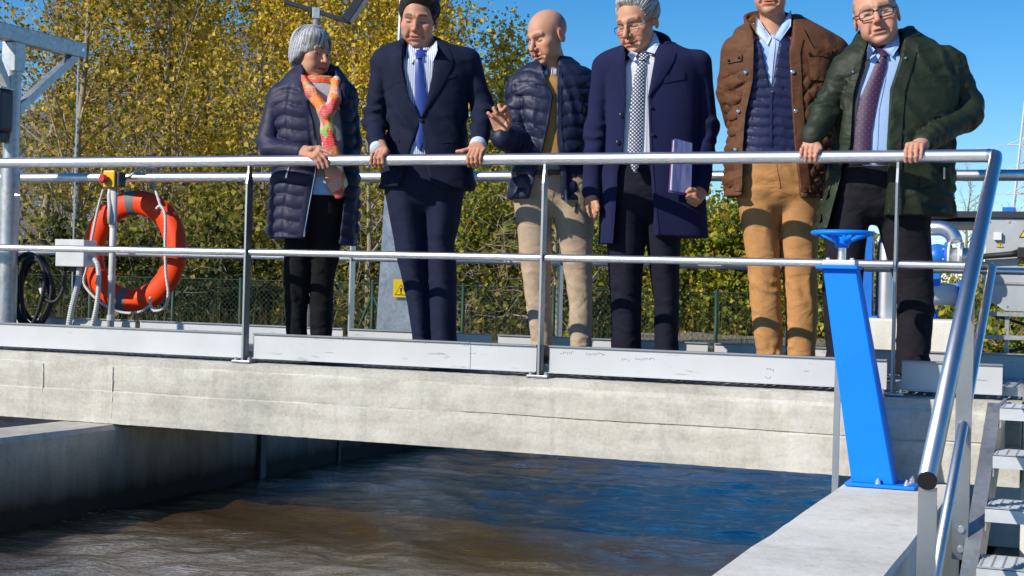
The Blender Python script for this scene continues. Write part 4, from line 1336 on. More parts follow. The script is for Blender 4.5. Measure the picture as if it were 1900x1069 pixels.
        o.data.set_sharp_from_angle(angle=math.radians(50))
        return o
    def button(self, f, px, py, m, r=.009, off=.006, parent=None, name='button'):
        a = self.P(px, py); y = float(front_y(f, [a[0]], [a[2]])[0])
        b = MB(); b.lathe([(r * .6, .004), (r, .003), (r, -.002), (r * .75, -.004)], 12, 'Y', (a[0], y - off, a[2]))
        return b.build(name, m, parent or self.root, angle=40)
    def collar(self, name, c, rx, ry, zb, zt, gap, m, flare=0.0, leaf=None, thick=.006, tilt=0.0, parent=None, n=48, point=0.0):
        """band round the neck. zb, zt = (front, back) heights; gap = half angle open at the front; leaf = (drop front, drop back, out)"""
        th = np.linspace(math.radians(gap), 2 * math.pi - math.radians(gap), n)
        prof_n = 3 if leaf is None else 7
        vs = []
        for t in th:
            k = (1 + math.cos(t)) / 2
            b0 = zb[0] * k + zb[1] * (1 - k); t0 = zt[0] * k + zt[1] * (1 - k)
            pr = [(0, b0), (flare * .5, (b0 + t0) / 2), (flare, t0)]
            if leaf:
                kk = k ** 3
                dr = leaf[0] * kk + leaf[1] * (1 - kk); ou = leaf[2] * (1 + point * kk)
                pr += [(flare + .006, t0 + .001), (flare + .012 + ou * .35, t0 - dr * .35), (flare + .014 + ou * .7, t0 - dr * .7), (flare + .014 + ou, t0 - dr)]
            for (r, z) in pr:
                vs.append((c[0] + (rx + r) * math.sin(t), c[1] - (ry + r) * math.cos(t), z))
        p = len(vs) // n
        V = np.array(vs).reshape(n, p, 3)
        dn = np.zeros_like(V); dn[:, :, 0] = V[:, :, 0] - c[0]; dn[:, :, 1] = V[:, :, 1] - c[1]
        dn /= np.linalg.norm(dn, axis=2)[:, :, None] + 1e-9
        inner = V - dn * thick
        if leaf: inner[:, 3:] = V[:, 3:] - dn[:, 3:] * thick * .5
        N = n * p; Q = []
        for i in range(n - 1):
            for j in range(p - 1):
                a = i * p + j; Q.append((a, a + p, a + p + 1, a + 1)); Q.append((N + a, N + a + 1, N + a + p + 1, N + a + p))
        for i in range(n - 1):
            a = i * p; Q.append((a, N + a, N + a + p, a + p)); a = i * p + p - 1; Q.append((a, a + p, N + a + p, N + a))
        for j in range(p - 1):
            Q.append((j, j + 1, N + j + 1, N + j)); a = (n - 1) * p + j; Q.append((a, N + a, N + a + 1, a + 1))
        allv = np.concatenate([V.reshape(-1, 3), inner.reshape(-1, 3)])
        if tilt:
            ca, sa = math.cos(tilt), math.sin(tilt); zc = (zb[0] + zt[1]) / 2
            q = allv - np.array((c[0], c[1], zc)); allv = np.stack([q[:, 0] * ca + q[:, 2] * sa, q[:, 1], -q[:, 0] * sa + q[:, 2] * ca], 1) + np.array((c[0], c[1], zc))
        return np_mesh(name, allv, np.array(Q), m, parent or self.root)
    def wing(self, name, corners, f, m, thick=.004, n=7):
        """one pointed half of a turned-down collar; a corner without a depth is laid on the shirt"""
        A = []
        for c in corners:
            p = list(self.P(c[0], c[1], c[2] if c[2] is not None else -.1))
            if c[2] is None: p[1] = float(front_y(f, [p[0]], [p[2]])[0]) - .010
            A.append(np.array(p))
        vs = []; 
        for i in range(n):
            for j in range(n):
                u, v = i / (n - 1), j / (n - 1)
                q = A[0] * (1 - u) * (1 - v) + A[1] * u * (1 - v) + A[2] * u * v + A[3] * (1 - u) * v
                q = q + np.array((0, -.006 * math.sin(u * math.pi) * math.sin(v * math.pi) - .004 * math.sin(v * math.pi), 0)); vs.append(q)
        V = np.array(vs); B = V + np.array((0, thick, 0)); N = n * n; Q = []
        for i in range(n - 1):
            for j in range(n - 1):
                a = i * n + j; Q += [(a, a + 1, a + n + 1, a + n), (N + a, N + a + n, N + a + n + 1, N + a + 1)]
        ring = list(range(n)) + [i * n + n - 1 for i in range(1, n)] + [(n - 1) * n + j for j in range(n - 2, -1, -1)] + [i * n for i in range(n - 2, 0, -1)]
        for i in range(len(ring)):
            a, b_ = ring[i], ring[(i + 1) % len(ring)]; Q.append((a, b_, N + b_, N + a))
        return np_mesh(name, np.concatenate([V, B]), np.array(Q), m, self.root)
    # ---- hair and glasses in head space
    def hair(self, name, c, r, tab, m, strand=.0022, cut_top=None, h=.0036, extra=None, comb=(26, 1.5), cols=((.09, .09, .10), (.5, .5, .52)), way='crown', tilt=0.0, ragged=.003, fine=1.0, locks=None, line=None):
        loc, s = self.loc, self.hs
        ys = np.array([t[0] for t in tab]); zs = np.array([t[1] for t in tab])
        def f(x, y, z):
            hx, hy, hz = loc(x, y, z)
            d = ell(hx, hy, hz, c, r)
            if extra is not None: d = extra(hx, hy, hz, d)
            an = np.arctan2(hx, hy * .0 + hz + .02)
            d = d + strand * (.7 * np.sin(an * comb[0] + comb[1] * np.sin(hy * 30) + hy * 18) + .5 * np.sin(an * comb[0] * 2.3 + hy * 30 + 2) + .8 * np.sin(hx * 30 + hz * 18 + hy * 22))
            base = np.interp(hy, ys, zs) if line is None else line(hx, hy)
            g = (base + tilt * hx * np.clip((-.02 - hy) / .04, 0, 1) + ragged * (np.sin(hx * 95 + hy * 60) + .7 * np.sin(hx * 41 - hy * 130 + 1)) - hz) * .55
            d = smax(d, g, .012)
            if cut_top is not None: d = smax(d, cut_top(hx, hy, hz), .01)
            return d * s
        c0 = self.hc
        V, Q = nets(f, c0 - .17 * s, c0 + .17 * s, h)
        H = ((V - c0) / s) @ self.hR
        rg = np.random.default_rng(len(V))
        if way == 'crown':      # strands fall from the crown
            u = np.arctan2(H[:, 0] + .012, -(H[:, 1] - .03)) * 1.0; w = np.linalg.norm(H - np.array((0, .03, .12)), axis=1)
        else:                   # strands combed straight back
            u = np.arctan2(H[:, 0], H[:, 2] + .05); w = H[:, 1]
        t = np.zeros(len(V))
        for k in range(9):
            fq = rg.uniform(14, 75) * fine; t += np.sin(u * fq + rg.uniform(2, 7) * np.sin(w * rg.uniform(8, 22) + rg.uniform(0, 6)) + rg.uniform(0, 6))
        t = np.clip(.5 + t / 6.5 + rg.normal(0, .06, len(V)), 0, 1)[:, None]
        C = np.array(cols[0]) * (1 - t) + np.array(cols[1]) * t
        if locks:               # tapered locks lying on the cap, running from the pole to the hairline
            LV, LQ, LC, nv = [V], [Q], [C], len(V)
            pole = np.array(locks[1], float); pole /= np.linalg.norm(pole)
            e1 = np.cross(pole, (0, 1, .2)); e1 /= np.linalg.norm(e1); e2 = np.cross(pole, e1)
            for _ in range(locks[0]):
                ph = rg.uniform(0, 2 * math.pi); a0 = rg.uniform(.05, 1.2); sw = rg.normal(locks[2], .12)
                pts = []; over = rg.uniform(-.2, .2) if locks[3] else 0
                lift = rg.uniform(1.005, 1.03)
                a = a0
                while a < 3.0 and len(pts) < 16:
                    q = ph + sw * (a - a0)
                    d = pole * math.cos(a) + (e1 * math.cos(q) + e2 * math.sin(q)) * math.sin(a)
                    p = np.array(c) + d * np.array(r) * lift
                    pts.append(p)
                    zl = (np.interp(p[1], ys, zs) if line is None else float(line(p[0], p[1]))) + tilt * p[0] * float(np.clip((-.02 - p[1]) / .04, 0, 1))
                    if not locks[3] and p[1] < -.04 and p[2] < zl + .008: pts.pop(); break
                    if p[2] < zl:
                        if len(pts) < 3 or over <= 0: break
                        over -= .3
                    if cut_top is not None and float(cut_top(p[0], p[1], p[2])) > .0: pts.pop(); break
                    a += .14
                if len(pts) < 4: continue
                b = MB(); n = len(pts); rad = rg.uniform(.0035, .0065)
                b.tube([tuple(c0 + self.hR @ (q * s)) for q in pts], [rad * s * (1.0 - .75 * (i / (n - 1)) ** 2) for i in range(n)], 5, False)
                bv = np.array(b.v); bq = np.array(b.f)
                t = rg.uniform(0, 1); col = np.array(cols[0]) * (1 - t) + np.array(cols[1]) * t
                LV.append(bv); LQ.append(bq + nv); LC.append(np.tile(col, (len(bv), 1))); nv += len(bv)
            V, Q, C = np.concatenate(LV), np.concatenate(LQ), np.concatenate(LC)
        return np_mesh(name, V, Q, M['hair'], self.root, C)
    def H(self, p):
        return self.hc + self.hR @ (np.array(p) * self.hs)
    def glasses(self, m_frame, m_lens, w=.029, hgt=.019, z0=-.008, y0=-.098, rt=.0016, sq=3.2, rim=True):
        g = empty('glasses', (0, 0, 0), 0, self.root)
        for s in (-1, 1):
            pts = []
            for a in np.linspace(0, 2 * math.pi, 29):
                ca, sa = math.cos(a), math.sin(a)
                k = (abs(ca) ** sq + abs(sa) ** sq) ** (-1 / sq)
                X = s * .0325 + w * k * ca; Zz = z0 + hgt * k * sa
                pts.append(tuple(self.H((X, y0 + .16 * max(0, abs(X) - .02) ** 1.0, Zz))))
            b = MB(); b.tube(pts, rt * self.hs, 6, False); b.build('rim', m_frame, g, smooth=True)
            V = np.array(pts[:-1]); cpt = V.mean(0)
            me = bpy.data.meshes.new('lens'); me.from_pydata([tuple(cpt)] + [tuple(v) for v in V], [], [(0, i + 1, (i + 1) % 28 + 1) for i in range(28)])
            link_mesh('lens', me, m_lens, g, True)
            b = MB(); b.tube([tuple(self.H(q)) for q in ((s * .061, y0 + .008, z0 + .007), (s * .074, y0 + .030, z0 + .008), (s * .080, -.03, z0 + .012), (s * .083, .006, z0 + .014), (s * .083, .022, z0 + .002))], rt * 1.1 * self.hs, 6); b.build('temple', m_frame, g, smooth=True)
        b = MB(); b.tube([tuple(self.H(q)) for q in ((-.0085, y0 - .001, z0 + .006), (0, y0 - .006, z0 + .009), (.0085, y0 - .001, z0 + .006))], rt * self.hs, 6); b.build('bridge', m_frame, g, smooth=True)
        return g
    def shoes(self, feet, m):
        for (px, py, rz) in feet:
            a = self.P(px, py, 0)
            ca, sa = math.cos(rz), math.sin(rz)
            def f(x, y, z):
                X = (x - a[0]) * ca + (y - a[1]) * sa; Y = -(x - a[0]) * sa + (y - a[1]) * ca
                d = ell(X, Y, z, (0, -.06, .035), (.048, .155, .045))
                d = smin(d, ell(X, Y, z, (0, .03, .06), (.042, .07, .06)), .03)
                return np.maximum(d, .0 - z + .0015)
            V, Q = nets(f, np.array((a[0] - .2, -.26, -.01)), np.array((a[0] + .2, .2, .14)), .009)
            np_mesh('shoe', V, Q, m, self.root)

def neckline(P, f, px, py, r0, k=.75, cy=.012):
    """clip a chest so that it slopes up to the neck opening at (px, py)"""
    c = P.P(px, py)
    return lambda x, y, z: np.maximum(f(x, y, z), (z - c[2] + k * (np.sqrt((x - c[0]) ** 2 + (y - cy) ** 2) - r0)) * .8)
def seg_pts(P, rows):
    return [P.P(r[1], r[0], 0) for r in rows] + [P.P(r[2], r[0], 0) for r in rows] + [(0, -.16, 1.0), (0, .16, 1.0)]
def legs_field(P, left, right, hip, ry=.075, cl=0.0, seed=0, amp=.004, press=0.0, knee_py=None, n=2.2):
    """two trouser legs and the seat; each leg: (py, xl, xr)"""
    def lg(rows):
        R = []
        for i, (py, xl, xr) in enumerate(rows):
            k = i / (len(rows) - 1)
            R.append((py, xl, xr, .012 * math.sin(k * 3.1), max(.06, (xr - xl) / FPX * P.Z0 * .5) * (1.02 - .04 * k)))
        return P.rows(R, n, 7)
    py, xl, xr, yc, ry_ = hip[-1]; cx = (xl + xr) / 2; hw = (xr - xl) / 2
    hip = list(hip[:-1]) + [(py - 28, cx - hw * .85, cx + hw * .85, yc, ry_ * .95), (py - 8, cx - hw * .5, cx + hw * .5, yc, ry_ * .7), (py + 6, cx - hw * .2, cx + hw * .2, yc, ry_ * .35)]
    fl, fr = lg(left), lg(right); fh = P.rows(hip, 2.3, 5)
    kz = P.P(0, knee_py)[2] if knee_py else .48
    def f(x, y, z):
        a = fl(x, y, z); b_ = fr(x, y, z)
        d = smin(np.minimum(a, b_), fh(x, y, z), .018)
        w = folds(x, y, z, (.75, .2, .85), 105, 1.9, seed) * np.exp(-((z - kz) / .13) ** 2) + .9 * folds(x, y, z, (-.6, .1, .9), 130, 1.8, seed + 1) * np.exp(-((z - .07) / .085) ** 2) + .55 * folds(x, y, z, (.55, 0, 1), 95, 1.5, seed + 2) * np.exp(-((z - .82) / .10) ** 2) + .35 * folds(x, y, z, (.8, .4, .4), 70, 1.6, seed + 3)
        d = d - amp * w
        return d
    return f

M['skin'] = attr_mat('skin', 0.55, bump=0.14, bscale=160.0, sss=0.10, spec=0.32)
M['hair'] = attr_mat('hair', 0.5, bump=0.4, bscale=260.0, spec=0.25)
M['steel_button'] = steel('bright_stud', (0.75, 0.75, 0.74), 0.2)
M['dark_button'] = plain('dark_button', (0.012, 0.012, 0.018), 0.3)
M['black_leather'] = plain('black_leather', (0.012, 0.011, 0.011), 0.4)
M['brown_leather'] = plain('brown_leather', (0.08, 0.035, 0.015), 0.45)
def hair_material(name, a, b_, sc=(90, 90, 12)):
    t = NT(name)
    n = t.noise(t.coord(sc), 1.6, 4, 0.7)
    t.set(t.ramp(n, [(0.34, a), (0.62, b_)]), 0.45, 0, t.bump(n, 0.7, 0.004))
    t.b.inputs['Specular IOR Level'].default_value = 0.5
    return t.m
def lens_material():
    t = NT('spectacle_lens')
    tr = t.n('BsdfTransparent'); gl = t.n('BsdfGlossy'); gl.inputs['Roughness'].default_value = 0.05
    mx = t.n('MixShader'); fz = t.n('Fresnel'); fz.inputs['IOR'].default_value = 1.45
    mx.inputs[0].default_value = 0.07; t.l(tr.outputs[0], mx.inputs[1]); t.l(gl.outputs[0], mx.inputs[2]); t.l(mx.outputs[0], t.out.inputs['Surface'])
    return t.m
M['lens'] = lens_material()
# ------------------------------------------------------------------ the six people
def stripes_material(name, a, b_, sc, w=.5, axis=0, rough=.8):
    t = NT(name)
    sp = t.n('SeparateXYZ'); t.l(t.coord((sc, sc, sc)), sp.inputs[0])
    s = t.math('SINE', sp.outputs[axis])
    t.set(t.mix(t.ramp(s, [(w - .12, 0.0), (w + .12, 1.0)]), a, b_), rough, 0, t.bump(t.noise(t.coord(), 300, 2), .15, .002))
    return t.m
def dots_material(name, base, dot, sc, r, rough=.5):
    t = NT(name)
    def layer(off):
        mp = t.n('Mapping'); tc = t.n('TexCoord'); t.l(tc.outputs['Object'], mp.inputs['Vector'])
        mp.inputs['Scale'].default_value = (sc, 0, sc); mp.inputs['Location'].default_value = (off, 0, off)
        fr = t.n('VectorMath', operation='FRACTION'); t.l(mp.outputs[0], fr.inputs[0])
        sb = t.n('VectorMath', operation='SUBTRACT'); t.l(fr.outputs[0], sb.inputs[0]); sb.inputs[1].default_value = (.5, 0, .5)
        ln = t.n('VectorMath', operation='LENGTH'); t.l(sb.outputs[0], ln.inputs[0])
        return ln.outputs['Value']
    d = t.math('MINIMUM', layer(0), layer(.5))
    t.set(t.mix(t.ramp(d, [(r - .04, 1.0), (r + .04, 0.0)]), base, dot), rough, 0, t.bump(t.noise(t.coord(), 400, 2), .1, .002))
    return t.m
def scarf_material():
    t = NT('printed_scarf')
    n = t.noise(t.coord(), 7.0, 3, .5, .8)
    vo = t.n('TexVoronoi'); vo.inputs['Scale'].default_value = 21.0
    mp = t.n('VectorMath', operation='ADD'); t.l(t.coord(), mp.inputs[0])
    cb = t.n('CombineXYZ'); t.l(t.math('MULTIPLY', n, .22), cb.inputs[0]); t.l(t.math('MULTIPLY', n, .16), cb.inputs[2]); t.l(cb.outputs[0], mp.inputs[1])
    t.l(mp.outputs[0], vo.inputs['Vector'])
    sp = t.n('SeparateColor'); t.l(vo.outputs['Color'], sp.inputs[0])
    col = t.ramp(sp.outputs[0], [(0.0, (.82, .72, .62)), (.16, (.80, .05, .05)), (.36, (.88, .24, .02)), (.56, (.80, .40, .34)), (.66, (.20, .60, .10)), (.86, (.78, .10, .10))])
    for nd in t.t.nodes:
        if nd.type == 'VALTORGB' and len(nd.color_ramp.elements) == 6: nd.color_ramp.interpolation = 'EASE'
    w = t.n('TexWave', wave_type='RINGS'); w.inputs['Scale'].default_value = 26; w.inputs['Distortion'].default_value = 6; t.l(t.coord(), w.inputs['Vector'])
    col = t.mix(t.math('MULTIPLY', t.ramp(w.outputs['Fac'], [(.7, 0.0), (.9, 1.0)]), .15), col, (.85, .80, .74))
    t.set(col, .75, 0, t.bump(t.noise(t.coord((30, 30, 8)), 3, 3), .4, .01))
    return t.m
M['scarf'] = scarf_material()
M['coat_navy'] = fabric('navy_padded_coat', (0.015, 0.016, 0.050), .58, .1, 500, .12, .1, .35, .25)
M['coat_sleeve'] = fabric('navy_softshell', (0.015, 0.016, 0.046), .7, .1, 500, .12, .15, .3, .12)
M['suit'] = fabric('navy_suit_wool', (0.0085, 0.0125, 0.034), .82, .1, 700, .2, .2, .22, .22)
M['suit_trouser'] = fabric('navy_suit_trouser', (0.011, 0.0155, 0.042), .82, .1, 700, .2, .2, .22, .22)
M['puffer'] = fabric('navy_nylon_puffer', (0.010, 0.014, 0.046), .52, .1, 300, .08, .05, .4, .3)
M['overcoat'] = fabric('blue_wool_overcoat', (0.018, 0.021, 0.064), .95, .12, 500, .45, .3, .1, .05, 240)
M['vest'] = fabric('navy_vest', (0.014, 0.018, 0.068), .5, .1, 300, .08, .05, .4, .25)
M['brown_jacket'] = fabric('brown_quilted_nylon', (0.120, 0.051, 0.024), .7, .14, 300, .2, .15, .25, .4)
M['green_jacket'] = fabric('waxed_dark_green', (0.018, 0.027, 0.014), .6, .22, 300, .15, .1, .32, .5)
M['black_trouser'] = fabric('black_denim', (0.0075, 0.0075, 0.009), .85, .15, 500, .3, .1, .2, .45)
M['charcoal_trouser'] = fabric('charcoal_trouser', (0.014, 0.013, 0.018), .85, .12, 500, .25, .15, .2, .45)
M['dark_trouser'] = fabric('dark_navy_trouser', (0.010, 0.011, 0.022), .85, .12, 500, .25, .15, .2, .45)
M['beige'] = fabric('beige_chino', (0.46, 0.345, 0.245), .85, .06, 500, .25, .1, .2, .45)
M['tan'] = fabric('tan_cotton', (0.50, 0.25, 0.095), .85, .07, 500, .25, .1, .2, .45)
M['mustard'] = fabric('mustard_knit', (0.43, 0.235, 0.075), .95, .06, 240, .5, .3, .1)
M['grey_knit'] = fabric('pale_grey_knit', (0.42, 0.42, 0.46), .95, .06, 240, .5, .3, .1)
M['blue_shirt'] = fabric('pale_blue_shirt', (0.40, 0.56, 0.86), .8, .04, 600, .1, .05, .25)
M['light_shirt'] = fabric('very_pale_blue_shirt', (0.55, 0.66, 0.86), .8, .04, 600, .1, .05, .25)
M['white_shirt'] = fabric('white_shirt', (0.74, 0.74, 0.78), .8, .03, 600, .1, .05, .25)
M['stripe_shirt'] = stripes_material('fine_blue_striped_shirt', (0.70, 0.73, 0.80), (0.10, 0.17, 0.42), 620, .62)
M['check_shirt'] = stripes_material('checked_shirt', (0.55, 0.62, 0.72), (0.06, 0.09, 0.2), 300, .6)
M['blue_tie'] = fabric('royal_blue_silk_tie', (0.025, 0.060, 0.30), .4, .06, 500, .1, .1, .5)
M['dot_tie'] = dots_material('navy_tie_with_white_dots', (0.010, 0.018, 0.065), (0.72, 0.74, 0.80), 58, .23)
M['purple_tie'] = dots_material('purple_tie_with_small_red_dots', (0.038, 0.016, 0.060), (0.30, 0.03, 0.035), 40, .10)
M['blazer'] = fabric('charcoal_blazer', (0.045, 0.045, 0.055), .85)
M['zip'] = steel('zip_metal', (0.7, 0.7, 0.68), .3)
M['spec_frame'] = plain('dark_tortoise_frame', (0.02, 0.010, 0.010), .3)
M['wire_frame'] = steel('thin_dark_wire', (0.10, 0.10, 0.13), .3)
BANK = .0
def opening(P, left, right, ylim=.02, top=None, bot=None):
    L, R = P.line(left), P.line(right)
    zt = P.P(*left[0])[2] if top is None else P.P(950, top)[2]; zb = P.P(*left[-1])[2] if bot is None else P.P(950, bot)[2]
    def f(x, y, z):
        return np.maximum(np.maximum(L(z) - x, x - R(z)), np.maximum(y - ylim, np.maximum(zb - z, z - zt)))
    return f
def zband(P, f, py0, py1, grow):
    z1, z0 = P.P(950, py0)[2], P.P(950, py1)[2]
    return lambda x, y, z: np.maximum(f(x, y, z, grow), np.maximum(z0 - z, z - z1))
def elbow_folds(x, y, z, s, s_el, seed, axis):
    return folds(x, y, z, axis, 95, 1.2, seed) * np.exp(-((s - s_el) / .09) ** 2) + .45 * folds(x, y, z, axis, 60, 1.5, seed + 9)

# ================================================== 1: woman in the navy padded coat
P = Person(585, 6.56, 'woman with grey bob in long navy padded coat and bright printed scarf')
tr = P.rows([(122, 548, 628, .02, .06), (138, 530, 640, .02, .09), (160, 514, 653, .01, .11), (200, 508, 656, 0, .122), (260, 512, 660, 0, .128), (300, 508, 664, 0, .132), (330, 503, 667, 0, .138), (380, 499, 668, 0, .142), (430, 497, 664, 0, .145), (452, 497, 662, 0, .145)])
aR = P.J([(518, 182, 0, .062), (498, 262, -.03, .056), (505, 276, -.06, .055), (558, 281, -.20, .041)])
aL = P.J([(643, 180, .02, .056), (652, 265, .03, .05), (649, 345, -.02, .045)])
hemL, hemR = P.P(540, 444)[2], P.P(650, 456)[2]
op = opening(P, [(560, 90), (566, 128), (573, 180), (588, 230), (594, 267), (594, 319), (580, 395), (570, 470)], [(620, 90), (622, 128), (632, 180), (641, 267), (644, 364), (632, 470)])
z_pl = P.P(950, 168)[2]
def coat(x, y, z):
    t = tr(x, y, z)
    ph = z + .012 * np.sin(x * 18 + 1) + .006 * np.sin(x * 47)
    side = np.abs(x - P.P(517, 300)[0]) 
    puff = np.abs(np.sin(math.pi * ph / .064)) ** .55
    vert = np.clip(np.abs(np.sin((x + .015 * np.sin(z * 12)) * math.pi / .115 + .5)) * 3, 0, 1)
    k = np.clip((z_pl - z) / .03, 0, 1)
    t = t - k * (.012 * puff * (.55 + .45 * vert) - .006)
    a, s = chain(x, y, z, aR, .03, True)
    a = a - .006 * elbow_folds(x, y, z, s, .24, 3, (.5, .3, 1))
    b_ = chain(x, y, z, aL, .03) - .004 * folds(x, y, z, (.2, 0, 1), 80, 1.2, 8)
    d = seam(seam(t, a, z, aR[0][2] - .02), b_, z, aL[0][2] - .02)
    d = d - .002 * folds(x, y, z, (.3, .2, .9), 60, 1.3, 5)
    d = np.maximum(d, np.where(x < P.P(610, 440)[0], hemL, hemR) - z)
    return smax(d, -op(x, y, z), .004)
pts = [(q[0], q[1], q[2]) for q in aR + aL] + seg_pts(P, [(122, 500, 665), (456, 500, 668)])
P.part('coat', coat, pts, .0072, M['coat_navy'], .075)
kn = neckline(P, zband(P, tr, 120, 358, -.022), 590, 150, .06); P.part('sweater', kn, seg_pts(P, [(132, 520, 650), (360, 510, 660)]), .011, M['grey_knit'])
sh = zband(P, tr, 340, 374, -.019); P.part('shirt_hem', sh, seg_pts(P, [(340, 510, 660), (374, 510, 660)]), .008, M['blue_shirt'])
lg = legs_field(P, [(380, 530, 582), (459, 527, 578), (507, 524, 577), (560, 527, 571), (600, 530, 569), (648, 532, 570)], [(380, 578, 640), (459, 576, 632), (523, 574, 619), (605, 575, 616), (648, 576, 617)], [(340, 535, 640, 0, .105), (400, 528, 638, 0, .105), (440, 528, 636, 0, .1)], seed=11, amp=.006, knee_py=505)
P.part('trousers', lg, seg_pts(P, [(340, 520, 645), (652, 520, 645)]), .0085, M['black_trouser'])
P.part('zip_left', lambda x, y, z: 0 * x + 1.0 + 0 * y + 0 * z, [(0, 0, 0), (.01, .01, .01)], .02, M['zip']) if False else None
P.patch('zip_edge', coat, [(572, 182), (587, 230), (592, 267), (592, 319), (578, 395), (570, 441)], [(575, 182), (590, 230), (595, 267), (595, 319), (581, 395), (573, 441)], M['zip'], .003, .012, 3, 40)
P.patch('placket', coat, [(556, 160), (574, 225), (580, 267), (580, 319), (567, 395), (559, 441)], [(572, 182), (586, 230), (591, 267), (591, 319), (577, 395), (569, 441)], M['coat_navy'], .006, .014, 5, 40)
P.patch('pocket_zip', coat, [(542, 312), (536, 334)], [(545, 312), (539, 334)], M['zip'], .003, .01, 3, 6)
P.head(578, 98, .02, 1.03, 50, 9, 4, dict(skin=(.47, .24, .155), brow=(.06, .05, .045), eye_open=.0042, eye_z=-.0035, jaw=.92, nose=.9, lip=(.40, .12, .11)), [(580, 112, .05, .045), (582, 140, .04, .046), (585, 165, .03, .055)])
hd = P.J([(572, 186, -.118, .014), (558, 162, -.075, .026), (549, 142, .01, .032), (566, 130, .085, .036), (588, 127, .105, .036), (612, 132, .085, .034), (629, 147, .01, .030), (636, 168, -.07, .024), (639, 192, -.112, .012)])
P.part('hood', lambda x, y, z: chain(x, y, z, hd, .02) - .003 * folds(x, y, z, (.5, .5, .7), 90, 1.2, 6), [q[:3] for q in hd], .0072, M['coat_sleeve'])
def bob_line(x, y):
    fr = np.where(x < .025, .088 - 1.05 * (.025 - x), .088 - 1.3 * (x - .025))
    w = np.clip((-.012 - y) / .035, 0, 1)
    sd = np.interp(y, [-.05, -.02, 0, .03, .06, .12], [-.005, -.020, -.036, -.074, -.102, -.108])
    return fr * w + sd * (1 - w)
P.hair('hair', (0, .016, .030), (.089, .108, .101), [(-.13, 0), (.13, 0)], None, .0007, cols=((.14, .14, .155), (.54, .54, .56)), ragged=.006, fine=1.0, line=bob_line, locks=(70, (.35, -.55, 1), .55, True),
       extra=lambda x, y, z, d: smin(smin(d, ell(np.abs(x), y, z, (.060, .020, -.025), (.034, .060, .064)), .03), ell(x, y, z, (-.03, -.045, .075), (.058, .050, .036)), .025))
def scarf(x, y, z):
    c = P.P(590, 160); ring = np.sqrt((np.sqrt(((x - c[0]) / 1.0) ** 2 + ((y - .015) / .95) ** 2) - .072) ** 2 * 1.3 + ((z - c[2] - .02 - .10 * (y - .0)) / 1.35) ** 2) - .024
    ys = y * 1.0
    c1 = chain(x, ys, z, P.J([(557, 142, -.045, .024), (578, 172, -.115, .028), (607, 212, -.150, .028)]), .02)
    c2 = chain(x, ys, z, P.J([(624, 150, -.05, .024), (621, 184, -.125, .030), (611, 212, -.150, .028)]), .02)
    yy = (y + .145) * 2.0 - .145 * 0
    tl = chain(x, yy, z, [(q[0], 0, q[2], q[3]) for q in P.J([(612, 212, 0, .026), (616, 250, 0, .036), (622, 300, 0, .044), (632, 345, 0, .046), (634, 366, 0, .020)])], .02) * .7
    d = smin(smin(ring, c1, .012), smin(c2, tl, .012), .012)
    return d - .004 * folds(x, y, z, (1, 0, .35), 130, 1.0, 4)
P.part('scarf', scarf, [P.P(540, 125, .1), P.P(655, 375, -.2), P.P(600, 200, -.22)], .0055, M['scarf'], .03)
dr = float(P.rail(600)[1]) - .036
g = lambda a, b_, k=0.0: np.array(P.P(a, b_, dr + k))
W = np.array(P.P(562, 281, -.215))
mcp = [g(594, 277, .02), g(592, 283, .012), g(588, 288, .008), g(583, 292, .006)]
fg = [[g(606, 281, .008), g(615, 286), g(623, 291)], [g(602, 292), g(607, 301), g(609, 310)], [g(595, 298), g(599, 306), g(600, 312)], [g(588, 301), g(591, 307), g(592, 312)]]
th = [W * .7 + mcp[0] * .3, g(578, 276, .03), g(592, 274, .03), g(604, 279, .02)]
P.hand(lambda x, y, z: smin(hand_from_joints(x, y, z, W, mcp, fg, th), cap(x, y, z, W, W + (W - mcp[1]) * .5, .022, .026), .02), [W, W + (W - mcp[1]) * .5] + mcp + [q for k in fg for q in k] + th)
P.core(lambda x, y, z: smin(smin(np.maximum(tr(x, y, z, -.04), .98 - z), chain(x, y, z, [(*q[:3], q[3] - .02) for q in aR]), .03), np.minimum(chain(x, y, z, [(*q[:3], q[3] - .02) for q in aL]), np.maximum(lg(x, y, z) + .02, .0 - z)), .03), pts + seg_pts(P, [(640, 530, 620)]))
P.finish_skin()
P.shoes([(551, 652, -.15), (597, 652, .15)], M['black_leather'])

# ================================================== 2: man in the navy suit
P = Person(785, 6.55, 'tall man with dark hair in navy suit and blue tie leaning on the rail')
tr = P.rows([(64, 757, 806, .03, .05), (74, 742, 822, .03, .07), (84, 716, 854, .02, .085), (94, 700, 878, .01, .10), (110, 696, 886, 0, .115), (140, 702, 882, 0, .125), (190, 713, 871, 0, .125), (245, 717, 866, 0, .122), (285, 716, 870, 0, .128), (320, 707, 879, 0, .132), (352, 704, 883, 0, .134)], 2.5)
aR = P.J([(714, 118, .0, .064), (698, 214, .0, .056), (697, 228, -.02, .055), (701, 270, -.135, .044)])
aL = P.J([(866, 114, .0, .065), (895, 200, .0, .055), (897, 215, -.03, .054), (888, 264, -.275, .044)])
v1 = opening(P, [(752, 60), (752, 133), (762, 185), (778, 214), (783, 224)], [(812, 60), (805, 142), (796, 185), (786, 214), (784, 224)])
v2 = opening(P, [(783, 232), (765, 282), (752, 330), (738, 360)], [(785, 232), (790, 282), (798, 330), (812, 360)])
